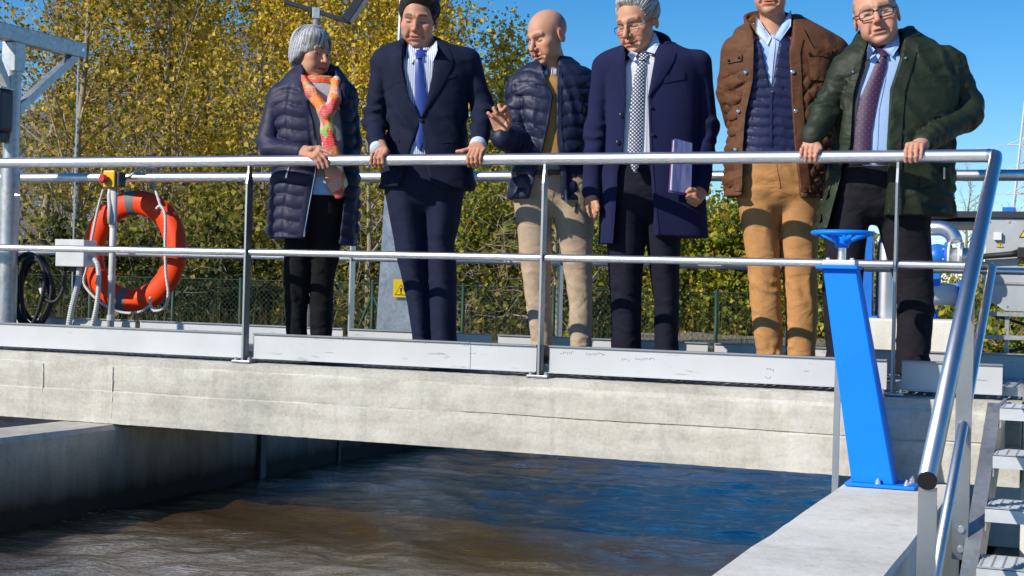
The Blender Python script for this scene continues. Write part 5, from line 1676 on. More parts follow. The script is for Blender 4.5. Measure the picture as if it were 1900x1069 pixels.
def jacket(x, y, z):
    t = tr(x, y, z) - .004 * folds(x, y, z, (.8, 0, .7), 66, 1.7, 21) - .006 * folds(x, y, z, (.4, .1, 1), 70, 1.0, 22) * np.exp(-((z - P.P(780, 235)[2]) / .07) ** 2)
    a, s = chain(x, y, z, aR, .03, True); a = a - .018 * elbow_folds(x, y, z, s, .27, 23, (.35, .3, 1))
    b_, s2 = chain(x, y, z, aL, .03, True); b_ = b_ - .018 * elbow_folds(x, y, z, s2, .25, 25, (-.45, .2, 1))
    d = seam(t, np.minimum(a, b_), z, aR[0][2] - .02)
    return smax(smax(d, -v1(x, y, z), .003), -v2(x, y, z), .003)
pts = [q[:3] for q in aR + aL] + seg_pts(P, [(64, 690, 890), (352, 700, 885)])
P.part('jacket', jacket, pts, .0068, M['suit'], .075)
sh = neckline(P, zband(P, tr, 60, 300, -.016), 783, 98, .06); P.part('shirt', sh, seg_pts(P, [(70, 720, 860), (302, 715, 870)]), .010, M['stripe_shirt'])
P.patch('tie', sh, [(776, 98), (773, 111), (774, 120), (773, 200), (776, 226), (771, 266), (780, 283)], [(791, 98), (786, 112), (786, 120), (796, 200), (796, 226), (790, 268), (784, 284)], M['blue_tie'], .007, .010, 7, 40, bulge=.006)
P.patch('tie_knot', sh, [(774, 96), (772, 106), (776, 115)], [(793, 96), (790, 106), (786, 115)], M['blue_tie'], .014, .014, 7, 8, bulge=.008)
P.patch('lapel', jacket, [(737, 82), (726, 122), (724, 136), (737, 170), (764, 207), (779, 222)], [(751, 74), (753, 112), (754, 138), (764, 184), (778, 212), (783, 224)], M['suit'], .006, .014, 7, 34, bulge=.004)
P.patch('lapel', jacket, [(813, 70), (808, 112), (805, 142), (795, 186), (787, 212), (784, 224)], [(828, 78), (842, 116), (840, 132), (820, 172), (796, 210), (788, 222)], M['suit'], .006, .014, 7, 34, bulge=.004)
P.patch('breast_pocket', jacket, [(824, 150), (825, 156)], [(848, 143), (848, 149)], M['suit'], .003, .008, 8, 4)
P.patch('pocket_flap', jacket, [(722, 259), (723, 264)], [(744, 264), (744, 269)], M['suit'], .003, .008, 6, 4)
P.patch('pocket_flap', jacket, [(822, 266), (822, 271)], [(852, 263), (852, 268)], M['suit'], .003, .008, 6, 4)
P.button(jacket, 784, 229, M['dark_button'], .0095, .006)
P.head(777, 36, .01, 1.09, -5, 15, 2, dict(skin=(.47, .235, .150), brow=(.02, .014, .012), eye_open=.0014, eye_z=-.0085, beard=.5, mouth=.0016), [(780, 55, .045, .054), (783, 82, .03, .058), (784, 105, .03, .066)])
P.collar('shirt_collar', (P.P(783, 90)[0], .012), .066, .064, (P.P(783, 106)[2], P.P(783, 84)[2]), (P.P(783, 92)[2], P.P(783, 66)[2]), 7, M['stripe_shirt'], -.003, None, .005)
P.wing('collar_wing', [(757, 80, -.035), (778, 99, -.075), (764, 119, None), (751, 101, None)], sh, M['stripe_shirt'])
P.wing('collar_wing', [(810, 74, -.03), (789, 99, -.075), (803, 117, None), (813, 97, None)], sh, M['stripe_shirt'])
P.hair('hair', (0, .016, .040), (.087, .107, .094), [(-.13, .090), (-.098, .088), (-.075, .080), (-.060, .058), (-.045, .010), (-.030, -.030), (-.014, -.028), (.0, .018), (.03, .020), (.045, -.05), (.08, -.085), (.13, -.085)], None, .0008, cols=((.006, .005, .005), (.045, .035, .028)), way='back', fine=1.4, locks=(160, (-.2, .8, .6), .1, False), 
       extra=lambda x, y, z, d: smin(d, ell(x, y, z, (.015, -.045, .102), (.058, .052, .028)), .02))
W1 = P.grip(699, +1, (706, 272, -.16), 'close'); W2 = P.grip(879, -1, (884, 268, -.30), 'along')
for (W, nm, a) in ((W1, 'shirt_cuff', aR), (W2, 'shirt_cuff', aL)):
    e1 = np.array(a[-1][:3]); dv = (W - e1); dv = dv / (np.linalg.norm(dv) + 1e-6); dd = np.array(a[-1][:3]) - np.array(a[-2][:3]); dd = dd / np.linalg.norm(dd)
    b = MB(); b.tube([tuple(e1 - dd * .02), tuple(e1 + dd * .048)], .0395, 20); b.build(nm, M['light_shirt'], P.root, smooth=True)
lg = legs_field(P, [(325, 710, 790), (359, 714, 788), (441, 729, 790), (496, 739, 792), (562, 755, 795), (626, 765, 799), (656, 764, 800)], [(325, 778, 866), (365, 784, 860), (424, 788, 851), (454, 790, 842), (487, 791, 847), (562, 794, 848), (611, 796, 846), (656, 798, 851)], [(295, 714, 868, 0, .112), (340, 712, 864, 0, .112), (388, 716, 858, 0, .105)], seed=31, amp=.0045, knee_py=480, n=1.7)
P.part('trousers', lg, seg_pts(P, [(292, 708, 870), (660, 708, 870)]), .0085, M['suit_trouser'])
P.core(lambda x, y, z: smin(smin(np.maximum(tr(x, y, z, -.04), .98 - z), chain(x, y, z, [(*q[:3], q[3] - .02) for q in aR]), .03), np.minimum(chain(x, y, z, [(*q[:3], q[3] - .02) for q in aL]), np.maximum(lg(x, y, z) + .02, .0 - z)), .03), pts + seg_pts(P, [(655, 730, 860)]))
P.finish_skin()
P.shoes([(782, 660, -.12), (825, 660, .12)], M['black_leather'])

# ================================================== 3: bald man in the navy puffer jacket
P = Person(1020, 6.72, 'bald man in open navy puffer jacket and beige chinos gesturing with raised hand')
tr = P.rows([(106, 1000, 1058, .03, .055), (122, 978, 1084, .02, .085), (138, 957, 1098, .01, .105), (160, 951, 1102, 0, .12), (200, 955, 1100, 0, .125), (250, 961, 1096, 0, .125), (290, 962, 1092, 0, .125), (320, 953, 1089, 0, .128), (360, 943, 1087, 0, .13), (370, 944, 1086, 0, .13)], 2.4)
aR = P.J([(962, 165, 0, .060), (960, 245, -.03, .062), (957, 262, -.07, .062), (932, 256, -.24, .046)])
aL = P.J([(1086, 152, .02, .060), (1098, 230, .03, .058), (1093, 315, -.01, .05)])
op = opening(P, [(1002, 100), (1010, 150), (1025, 185), (1016, 241), (1006, 281), (995, 320), (978, 380)], [(1036, 100), (1031, 185), (1031, 247), (1034, 284), (1038, 320), (1040, 380)])
def jacket(x, y, z):
    t = tr(x, y, z)
    ph = z + .010 * np.sin(x * 15 + 1) + .004 * np.sin(x * 61) - .06 * np.abs(x)
    t = t - (.011 * np.abs(np.sin(math.pi * ph / .062)) ** .4 - .005)
    a, s = chain(x, y, z, aR, .03, True); a = a - (.013 * np.abs(np.sin(math.pi * (s + .004 * np.sin(y * 60)) / .062)) ** .5 - .005) - .003 * folds(x, y, z, (.3, .6, 1), 130, 1.2, 41)
    b_, s2 = chain(x, y, z, aL, .03, True); b_ = b_ - (.013 * np.abs(np.sin(math.pi * s2 / .065)) ** .5 - .005)
    d = seam(t, np.minimum(a, b_), z, aR[0][2] - .02) - .0045 * folds(x, y, z, (1, .2, .3), 115, 1.4, 43)
    return smax(d, -op(x, y, z), .003)
pts = [q[:3] for q in aR + aL] + seg_pts(P, [(106, 945, 1100), (370, 943, 1100)])
P.part('puffer_jacket', jacket, pts, .0070, M['puffer'], .075)
sw = neckline(P, zband(P, tr, 100, 334, -.020), 1020, 138, .058); P.part('sweater', sw, seg_pts(P, [(118, 955, 1095), (336, 955, 1095)]), .010, M['mustard'])
P.patch('zip_strip', jacket, [(1003, 140), (1020, 185), (1011, 241), (1001, 281), (989, 320), (974, 366)], [(1007, 140), (1025, 185), (1016, 241), (1006, 281), (995, 320), (980, 366)], M['puffer'], .004, .014, 4, 40)
P.patch('zip_strip', jacket, [(1033, 140), (1031, 185), (1031, 247), (1034, 284), (1038, 320), (1040, 364)], [(1041, 140), (1040, 185), (1040, 247), (1044, 284), (1048, 320), (1051, 364)], M['puffer'], .004, .014, 5, 40)
P.patch('zip_pull', jacket, [(1046, 356), (1046, 380)], [(1050, 356), (1050, 380)], M['zip'], .008, .006, 3, 6)
P.collar('stand_collar', (P.P(1024, 120)[0], .022), .078, .076, (P.P(1024, 146)[2], P.P(1024, 128)[2]), (P.P(1024, 124)[2], P.P(1024, 97)[2]), 20, M['puffer'], .008, None, .014)
P.collar('shirt_collar', (P.P(1020, 128)[0], .015), .062, .060, (P.P(1020, 146)[2], P.P(1020, 124)[2]), (P.P(1020, 132)[2], P.P(1020, 108)[2]), 6, M['check_shirt'], -.003, (.032, .03, .004), .004, point=1.0)
P.head(1016, 68, 0.0, 1.05, -50, 21, -4, dict(skin=(.50, .255, .170), brow=(.12, .07, .045), brow_w=.9, eye_open=.0014, eye_z=-.008, stubble_hair=(.17, .14, .125), beard=.12, mouth=.0032), [(1020, 90, .03, .054), (1024, 112, .03, .057), (1024, 135, .03, .064)])
g = lambda a, b_, k=0.0: np.array(P.P(a, b_, -.27 + k))
W = np.array(P.P(931, 246, -.255))
mcp = [g(938, 213, -.01), g(930, 209, -.01), g(920, 210, -.01), g(911, 215, -.005)]
fg = [[g(942, 203, -.045), g(938, 199, -.066), g(932, 205, -.075)], [g(928, 198, -.04), g(926, 196, -.062), g(929, 206, -.070)], [g(917, 201, -.04), g(916, 202, -.06), g(921, 211, -.066)], [g(906, 210, -.035), g(907, 211, -.052), g(914, 217, -.056)]]
th = [g(938, 240, .0), g(945, 229, -.02), g(946, 219, -.04), g(942, 210, -.055)]
P.hand(lambda x, y, z: smin(hand_from_joints(x, y, z, W, mcp, fg, th), cap(x, y, z, W, np.array(P.P(938, 256, -.23)), .023, .026), .02), [W, P.P(938, 256, -.23)] + mcp + [q for k in fg for q in k] + th)
lg = legs_field(P, [(325, 948, 1022), (370, 952, 1022), (431, 960, 1024), (483, 965, 1023), (545, 973, 1022), (634, 986, 1026), (664, 986, 1028)], [(325, 1018, 1104), (401, 1026, 1103), (483, 1043, 1099), (562, 1056, 1099), (637, 1058, 1098), (664, 1058, 1099)], [(308, 952, 1100, 0, .108), (350, 950, 1104, 0, .108), (398, 955, 1103, 0, .1)], seed=51, amp=.0058, knee_py=520)
P.part('trousers', lg, seg_pts(P, [(306, 945, 1108), (668, 945, 1108)]), .0085, M['beige'])
P.patch('belt', lg, [(958, 318), (957, 328)], [(1098, 318), (1099, 328)], M['brown_leather'], .004, .010, 24, 4)
P.patch('fly', lg, [(1022, 330), (1019, 360), (1018, 385)], [(1030, 330), (1026, 360), (1022, 385)], M['beige'], .0025, .008, 4, 12)
P.patch('key_hook', lg, [(1067, 378), (1064, 396)], [(1070, 378), (1067, 396)], M['ink'], .006, .006, 3, 5)
P.core(lambda x, y, z: smin(smin(np.maximum(tr(x, y, z, -.04), .98 - z), chain(x, y, z, [(*q[:3], q[3] - .02) for q in aR]), .03), np.minimum(chain(x, y, z, [(*q[:3], q[3] - .02) for q in aL]), np.maximum(lg(x, y, z) + .02, .0 - z)), .03), pts + seg_pts(P, [(660, 960, 1090)]))
P.finish_skin()
P.shoes([(1006, 664, -.1), (1078, 664, .15)], M['brown_leather'])

# ================================================== 4: silver haired man in the long blue overcoat
P = Person(1200, 6.66, 'silver haired man with thin glasses in open dark blue overcoat and dotted tie')
tr = P.rows([(78, 1172, 1246, .03, .06), (88, 1142, 1280, .03, .085), (99, 1117, 1302, .01, .10), (110, 1111, 1307, .0, .112), (130, 1113, 1306, 0, .125), (200, 1117, 1300, 0, .132), (260, 1118, 1298, 0, .136), (330, 1114, 1306, 0, .142), (400, 1111, 1312, 0, .147), (460, 1109, 1315, 0, .15)], 2.5)
aR = P.J([(1123, 128, 0, .060), (1108, 245, .01, .056), (1098, 356, -.03, .046)])
aL = P.J([(1294, 118, 0, .062), (1309, 240, .01, .058), (1297, 350, -.07, .048)])
op = opening(P, [(1158, 60), (1158, 140), (1158, 201), (1153, 284), (1144, 320), (1134, 470)], [(1222, 60), (1208, 130), (1198, 185), (1201, 284), (1203, 320), (1214, 470)])
hz1, hz2 = P.P(1120, 453)[2], P.P(1260, 441)[2]
def coat(x, y, z):
    t = tr(x, y, z) - .006 * folds(x, y, z, (1, .2, .25), 32, 1.3, 61)
    a, s = chain(x, y, z, aR, .03, True); a = a - .010 * elbow_folds(x, y, z, s, .29, 63, (.4, .2, 1))
    b_, s2 = chain(x, y, z, aL, .03, True); b_ = b_ - .010 * elbow_folds(x, y, z, s2, .29, 65, (-.4, .2, 1))
    d = seam(t, np.minimum(a, b_), z, aR[0][2] - .02)
    d = np.maximum(d, np.where(x < P.P(1170, 400)[0], hz1, hz2) - z)
    return smax(d, -op(x, y, z), .003)
pts = [q[:3] for q in aR + aL] + seg_pts(P, [(72, 1105, 1320), (458, 1105, 1320)])
P.part('overcoat', coat, pts, .0070, M['overcoat'], .07)
sh = neckline(P, zband(P, tr, 70, 298, -.020), 1200, 104, .062); P.part('shirt', sh, seg_pts(P, [(80, 1130, 1290), (314, 1130, 1290)]), .010, M['white_shirt'])
P.patch('tie', sh, [(1184, 106), (1173, 150), (1166, 200), (1163, 270), (1160, 300), (1171, 326)], [(1197, 106), (1192, 150), (1190, 200), (1187, 270), (1185, 300), (1175, 327)], M['dot_tie'], .008, .010, 7, 40, bulge=.006)
P.patch('tie_knot', sh, [(1181, 103), (1181, 110), (1185, 118)], [(1200, 103), (1199, 110), (1195, 118)], M['dot_tie'], .016, .016, 7, 8, bulge=.008)
P.patch('placket', sh, [(1194, 150), (1193, 200), (1192, 300)], [(1197, 150), (1196, 200), (1195, 300)], M['white_shirt'], .002, .006, 3, 20)
P.patch('lapel', coat, [(1150, 92), (1138, 122), (1140, 134), (1146, 168), (1157, 200)], [(1160, 90), (1159, 130), (1159, 140), (1159, 170), (1159, 203)], M['overcoat'], .007, .016, 7, 30, bulge=.004)
P.patch('lapel', coat, [(1222, 84), (1212, 118), (1208, 130), (1202, 160), (1198, 186)], [(1243, 96), (1250, 104), (1244, 122), (1224, 156), (1200, 188)], M['overcoat'], .007, .016, 7, 30, bulge=.004)
P.patch('breast_pocket', coat, [(1228, 149), (1226, 162)], [(1265, 141), (1265, 154)], M['overcoat'], .004, .010, 8, 5)
for (a, b_) in ((1150, 219), (1144, 269)): P.button(coat, a, b_, M['dark_button'], .011, .006)
for (a, b_) in ((1203, 206), (1206, 256)): P.button(coat, a, b_, M['dark_button'], .008, .006)
P.patch('front_edge', coat, [(1155, 205), (1150, 284), (1141, 320), (1131, 448)], [(1158, 205), (1153, 284), (1144, 320), (1134, 448)], M['overcoat'], .003, .012, 3, 30)
P.patch('front_edge', coat, [(1198, 190), (1201, 284), (1203, 320), (1213, 436)], [(1202, 190), (1205, 284), (1207, 320), (1217, 436)], M['overcoat'], .003, .012, 3, 30)
P.collar('coat_collar', (P.P(1203, 90)[0], .035), .090, .082, (P.P(1203, 122)[2], P.P(1203, 92)[2]), (P.P(1203, 98)[2], P.P(1203, 46)[2]), 42, M['overcoat'], .012, (.03, .075, .022), .012)
P.head(1183, 41, -.01, 1.10, -37, 21, -5, dict(skin=(.50, .255, .155), brow=(.10, .07, .05), brow_w=.9, eye_open=.0013, eye_z=-.008, nose=1.1, beard=.08), [(1192, 65, .035, .054), (1200, 90, .03, .058), (1203, 115, .03, .064)])
P.collar('shirt_collar', (P.P(1200, 94)[0], .012), .067, .064, (P.P(1200, 112)[2], P.P(1200, 90)[2]), (P.P(1200, 97)[2], P.P(1200, 72)[2]), 8, M['light_shirt'], -.003, None, .005)
P.wing('collar_wing', [(1216, 60, -.01), (1199, 96, -.075), (1214, 100, -.10), (1224, 80, -.055)], sh, M['light_shirt'])
P.wing('collar_wing', [(1168, 94, -.06), (1183, 99, -.085), (1174, 112, None), (1163, 106, None)], sh, M['light_shirt'])
P.hair('hair', (0, .022, .044), (.083, .104, .088), [(-.13, .102), (-.10, .100), (-.075, .092), (-.055, .066), (-.040, .020), (-.028, -.022), (-.012, -.022), (.0, .018), (.03, .018), (.045, -.05), (.08, -.085), (.13, -.085)], None, .0010, cols=((.24, .23, .22), (.60, .58, .55)), way='back', fine=1.5, locks=(220, (0, .8, .5), .0, False), 
       extra=lambda x, y, z, d: smin(d, ell(x, y, z, (0, -.025, .104), (.055, .052, .026)), .02))
P.glasses(M['wire_frame'], M['lens'], .028, .0175, -.012, -.102, .0012)
g = lambda a, b_, k=0.0: np.array(P.P(a, b_, -.05 + k))
W = np.array(P.P(1097, 366, -.04))
mcp = [g(1103, 382, -.02), g(1098, 384, -.005), g(1094, 384, .012), g(1090, 382, .025)]
fg = [[g(1106, 391, -.03), g(1107, 397, -.025), g(1106, 401, -.015)], [g(1102, 395, -.015), g(1104, 402, -.012), g(1105, 406, -.005)], [g(1097, 396, .005), g(1100, 403, .006), g(1102, 406, .01)], [g(1092, 393, .02), g(1095, 399, .02), g(1097, 402, .02)]]
th = [W * .7 + mcp[0] * .3, g(1106, 376, -.03), g(1109, 384, -.045), g(1109, 391, -.05)]
P.hand(lambda x, y, z: smin(hand_from_joints(x, y, z, W, mcp, fg, th), cap(x, y, z, W, np.array(P.P(1097, 352, -.03)), .024, .027), .02), [W, P.P(1097, 352, -.03)] + mcp + [q for k in fg for q in k] + th)
g = lambda a, b_, k=0.0: np.array(P.P(a, b_, -.17 + k))
W = np.array(P.P(1299, 358, -.10))
mcp = [g(1288, 362, -.012), g(1290, 367, -.008), g(1293, 371, -.004), g(1297, 374, .0)]
fg = [[g(1279, 362, -.016), g(1275, 367, -.008), g(1277, 372, .004)], [g(1281, 369, -.014), g(1278, 374, -.004), g(1281, 377, .006)], [g(1285, 374, -.010), g(1284, 378, -.0), g(1287, 380, .008)], [g(1291, 377, -.004), g(1290, 381, .004), g(1293, 381, .01)]]
th = [W * .7 + mcp[0] * .3, g(1288, 354, .0), g(1281, 352, -.015), g(1275, 356, -.02)]
P.hand(lambda x, y, z: smin(hand_from_joints(x, y, z, W, mcp, fg, th), cap(x, y, z, W, np.array(P.P(1301, 346, -.07)), .024, .027), .02), [W, P.P(1301, 346, -.07)] + mcp + [q for k in fg for q in k] + th)
lg = legs_field(P, [(320, 1125, 1197), (458, 1126, 1197), (515, 1129, 1192), (603, 1135, 1190), (640, 1134, 1190), (672, 1134, 1192)], [(320, 1194, 1268), (441, 1198, 1264), (502, 1205, 1261), (553, 1213, 1261), (643, 1214, 1259), (672, 1213, 1261)], [(304, 1128, 1264, 0, .115), (360, 1126, 1266, 0, .112), (405, 1126, 1266, 0, .105)], seed=71, amp=.0045, knee_py=515, n=1.75)
P.part('trousers', lg, seg_pts(P, [(302, 1118, 1272), (676, 1118, 1272)]), .0085, M['dark_trouser'])
P.core(lambda x, y, z: smin(smin(np.maximum(tr(x, y, z, -.045), .98 - z), chain(x, y, z, [(*q[:3], q[3] - .022) for q in aR]), .03), np.minimum(chain(x, y, z, [(*q[:3], q[3] - .022) for q in aL]), np.maximum(lg(x, y, z) + .02, .0 - z)), .03), pts + seg_pts(P, [(670, 1130, 1265)]))
P.finish_skin()
P.shoes([(1162, 674, -.15), (1237, 674, .15)], M['black_leather'])
# the folder he holds against his coat
def folder_material():
    t = NT('translucent_blue_folder')
    n = t.noise(t.coord((30, 4, 3)), 2.0, 4)
    t.set(t.ramp(n, [(0.3, (0.055, 0.07, 0.24)), (0.7, (0.20, 0.23, 0.46))]), 0.22, 0, t.bump(n, .15, .004))
    return t.m
M['folder'] = folder_material()
M['folder_purple'] = plain('violet_cover', (0.20, 0.08, 0.36), .35)
M['paper'] = plain('white_paper', (0.75, 0.75, 0.77), .8)
fo = thing('document_folder', 'blue translucent document folder with violet cover held against the dark blue overcoat', 'folder')
def quad_sheet(name, corners, m, th_):
    A = [np.array(P.P(*c)) for c in corners]
    n = np.cross(A[1] - A[0], A[3] - A[0]); n /= np.linalg.norm(n); n = -n if n[1] > 0 else n
    Mx = Matrix.Translation(P.root.location) @ rot_z(YAW)
    vs = [tuple(Mx @ Vector(q)) for q in A] + [tuple(Mx @ Vector(q + n * th_)) for q in A]
    b = MB(); b.add(vs, [(0, 1, 2, 3), (4, 7, 6, 5), (0, 4, 5, 1), (1, 5, 6, 2), (2, 6, 7, 3), (3, 7, 4, 0)])
    return b.build(name, m, fo)
quad_sheet('back_cover', [(1247, 259, -.168), (1281, 268, -.150), (1278, 364, -.150), (1240, 357, -.168)], M['folder_purple'], .004)
quad_sheet('paper_stack', [(1249, 261, -.174), (1282, 270, -.156), (1280, 360, -.156), (1243, 353, -.174)], M['paper'], .008)
quad_sheet('front_cover', [(1251, 257, -.184), (1284, 266, -.166), (1282, 360, -.166), (1246, 354, -.184)], M['folder'], .004)

# ================================================== 5: man in the brown quilted jacket
P = Person(1440, 6.72, 'man in brown quilted jacket over navy vest and tan trousers with head out of frame')
tr = P.rows([(26, 1402, 1486, .03, .055), (44, 1380, 1522, .03, .085), (62, 1360, 1550, .01, .105), (95, 1347, 1562, 0, .125), (160, 1350, 1560, 0, .132), (250, 1352, 1548, 0, .138), (300, 1345, 1540, 0, .142), (340, 1343, 1530, 0, .145), (366, 1346, 1527, 0, .146)], 2.4)
aR = P.J([(1362, 98, .01, .058), (1353, 170, .06, .055), (1362, 225, .15, .046)])
aL = P.J([(1548, 95, .01, .062), (1560, 185, .06, .056), (1538, 240, .15, .046)])
op = opening(P, [(1386, 20), (1393, 71), (1390, 154), (1377, 216), (1372, 278), (1370, 375)], [(1472, 20), (1464, 71), (1456, 99), (1459, 185), (1465, 278), (1477, 375)])
zq = P.P(950, 120)[2]
def jacket(x, y, z):
    t = tr(x, y, z)
    u = (x + .45 * y) / .036; v = z / .036
    q = np.minimum(np.abs(np.sin(math.pi * (u + v) * .5)), np.abs(np.sin(math.pi * (u - v) * .5)))
    t = t - (.015 * q ** .5 - .009) * np.clip((zq - z) / .03, .12, 1)
    a, s = chain(x, y, z, aR, .03, True); a = a - .006 * elbow_folds(x, y, z, s, .2, 83, (.4, .2, 1))
    b_, s2 = chain(x, y, z, aL, .03, True); b_ = b_ - .006 * elbow_folds(x, y, z, s2, .2, 85, (-.4, .2, 1))
    d = smin(t, np.minimum(a, b_), .03) - .0032 * folds(x, y, z, (.7, .2, .7), 75, 1.4, 87)
    return smax(d, -op(x, y, z), .003)
pts = [q[:3] for q in aR + aL] + seg_pts(P, [(26, 1340, 1565), (366, 1340, 1560)])
P.part('quilted_jacket', jacket, pts, .0070, M['brown_jacket'], .075)
vz = neckline(P, zband(P, tr, 36, 283, -.020), 1432, 72, .085)
vop = opening(P, [(1396, 45), (1410, 110), (1421, 165)], [(1448, 45), (1434, 110), (1426, 165)])
def vest(x, y, z):
    ph = z + .004 * np.sin(x * 40) + .01 * np.cos(x * 9)
    return smax(vz(x, y, z) - (.010 * np.abs(np.sin(math.pi * ph / .044)) ** .5 - .006), -vop(x, y, z), .003)
P.part('padded_vest', vest, seg_pts(P, [(50, 1350, 1560), (284, 1350, 1560)]), .0072, M['vest'])
sh = neckline(P, zband(P, tr, 36, 285, -.034), 1430, 70, .062); P.part('shirt', sh, seg_pts(P, [(40, 1370, 1540), (288, 1350, 1550)]), .010, M['blue_shirt'])
P.patch('shirt_placket', sh, [(1424, 70), (1420, 120), (1418, 165)], [(1434, 70), (1428, 120), (1424, 165)], M['light_shirt'], .004, .008, 4, 20)
P.patch('zip', vest, [(1421, 160), (1420, 210), (1420, 278)], [(1425, 160), (1424, 210), (1424, 278)], M['vest'], .005, .012, 4, 24)
P.patch('zip_pull', vest, [(1421, 160), (1422, 178)], [(1426, 160), (1426, 178)], M['zip'], .010, .008, 3, 5)
P.patch('chest_pocket', jacket, [(1488, 102), (1494, 156)], [(1532, 100), (1524, 158)], M['brown_jacket'], .007, .014, 10, 12, bulge=.006)
P.patch('pocket_flap', jacket, [(1486, 100), (1489, 112)], [(1534, 98), (1533, 113)], M['brown_jacket'], .015, .016, 10, 5)
P.patch('pocket_flap', jacket, [(1346, 110), (1347, 121)], [(1370, 107), (1369, 119)], M['brown_jacket'], .010, .014, 8, 5)
P.button(jacket, 1525, 107, M['dark_button'], .007, .018); P.button(jacket, 1491, 108, M['dark_button'], .006, .018)
P.button(jacket, 1365, 113, M['dark_button'], .006, .013); P.button(jacket, 1349, 116, M['dark_button'], .006, .013)
P.patch('front_band', jacket, [(1378, 80), (1378, 150), (1364, 216), (1358, 278), (1356, 358)], [(1391, 80), (1389, 154), (1376, 216), (1371, 278), (1369, 358)], M['brown_jacket'], .006, .014, 5, 40)
P.patch('front_band', jacket, [(1465, 80), (1457, 105), (1460, 185), (1466, 278), (1477, 360)], [(1482, 80), (1474, 105), (1478, 185), (1484, 278), (1494, 360)], M['brown_jacket'], .006, .014, 5, 40)
for (a, b_) in ((1376, 141), (1364, 211), (1358, 281)): P.button(jacket, a, b_, M['steel_button'], .0085, .011, name='snap')
for (a, b_) in ((1460, 142), (1466, 213)): P.button(jacket, a, b_, M['steel_button'], .0095, .011, name='snap')
P.patch('throat_tab', jacket, [(1476, 60), (1482, 80), (1494, 104)], [(1482, 58), (1489, 78), (1500, 102)], M['brown_jacket'], .014, .010, 4, 12)
P.collar('jacket_collar', (P.P(1436, 50)[0], .035), .118, .098, (P.P(1436, 88)[2], P.P(1436, 62)[2]), (P.P(1436, 58)[2], P.P(1436, 8)[2]), 40, M['brown_jacket'], .016, None, .016)
P.collar('vest_collar', (P.P(1432, 60)[0], .025), .098, .084, (P.P(1432, 88)[2], P.P(1432, 60)[2]), (P.P(1432, 60)[2], P.P(1432, 24)[2]), 24, M['vest'], .010, None, .010)
P.collar('shirt_collar', (P.P(1430, 50)[0], .018), .074, .068, (P.P(1430, 84)[2], P.P(1430, 52)[2]), (P.P(1430, 62)[2], P.P(1430, 24)[2]), 18, M['light_shirt'], .004, None, .005)
P.wing('collar_wing', [(1403, 30, -.02), (1431, 70, -.075), (1424, 84, -.092), (1402, 60, -.06)], sh, M['light_shirt'])
P.wing('collar_wing', [(1468, 18, -.02), (1434, 70, -.075), (1447, 76, -.092), (1467, 48, -.06)], sh, M['blue_shirt'])
P.head(1432, -21, .0, 1.06, -17, 2, 0, dict(skin=(.49, .25, .160), brow=(.08, .05, .03), beard=.15), [(1432, 15, .035, .056), (1433, 45, .03, .058), (1434, 85, .02, .068)])
P.hair('hair', (0, .016, .042), (.083, .105, .092), [(-.13, .075), (-.098, .073), (-.060, .045), (-.045, -.005), (-.030, -.025), (-.014, -.025), (.0, .018), (.03, .020), (.045, -.05), (.08, -.085), (.13, -.085)], None, .0008, cols=((.03, .02, .012), (.12, .08, .05)))
lg = legs_field(P, [(285, 1378, 1442), (359, 1367, 1445), (414, 1376, 1445), (494, 1388, 1447), (560, 1393, 1450), (629, 1400, 1452), (651, 1405, 1451), (680, 1403, 1453)], [(285, 1432, 1520), (369, 1443, 1523), (438, 1447, 1519), (494, 1452, 1516), (577, 1458, 1518), (653, 1459, 1512), (680, 1457, 1514)], [(268, 1376, 1520, 0, .112), (330, 1370, 1523, 0, .112), (392, 1370, 1522, 0, .105)], seed=91, amp=.0075, knee_py=520)
P.part('trousers', lg, seg_pts(P, [(266, 1362, 1528), (684, 1362, 1528)]), .0080, M['tan'])
P.patch('fly', lg, [(1424, 300), (1428, 330), (1436, 352)], [(1431, 300), (1436, 330), (1440, 352)], M['tan'], .003, .008, 4, 12)
P.core(lambda x, y, z: smin(smin(np.maximum(tr(x, y, z, -.045), .98 - z), chain(x, y, z, [(*q[:3], q[3] - .02) for q in aR]), .03), np.minimum(chain(x, y, z, [(*q[:3], q[3] - .02) for q in aL]), np.maximum(lg(x, y, z) + .02, .0 - z)), .03), pts + seg_pts(P, [(678, 1380, 1520)]))
hb = np.array(P.P(1400, 262, .19)); hb2 = np.array(P.P(1490, 262, .19))
P.hand(lambda x, y, z: smin(cap(x, y, z, np.array(aR[-1][:3]), hb, .030, .034), cap(x, y, z, hb, hb + np.array((.07, .02, -.04)), .034, .02), .02), [aR[-1][:3], hb, hb + np.array((.09, .03, -.06))], .006)
P.hand(lambda x, y, z: smin(cap(x, y, z, np.array(aL[-1][:3]), hb2, .030, .034), cap(x, y, z, hb2, hb2 + np.array((-.07, .02, -.04)), .034, .02), .02), [aL[-1][:3], hb2, hb2 + np.array((-.09, .03, -.06))], .006)
P.finish_skin()
P.shoes([(1428, 680, -.12), (1486, 680, .12)], M['brown_leather'])

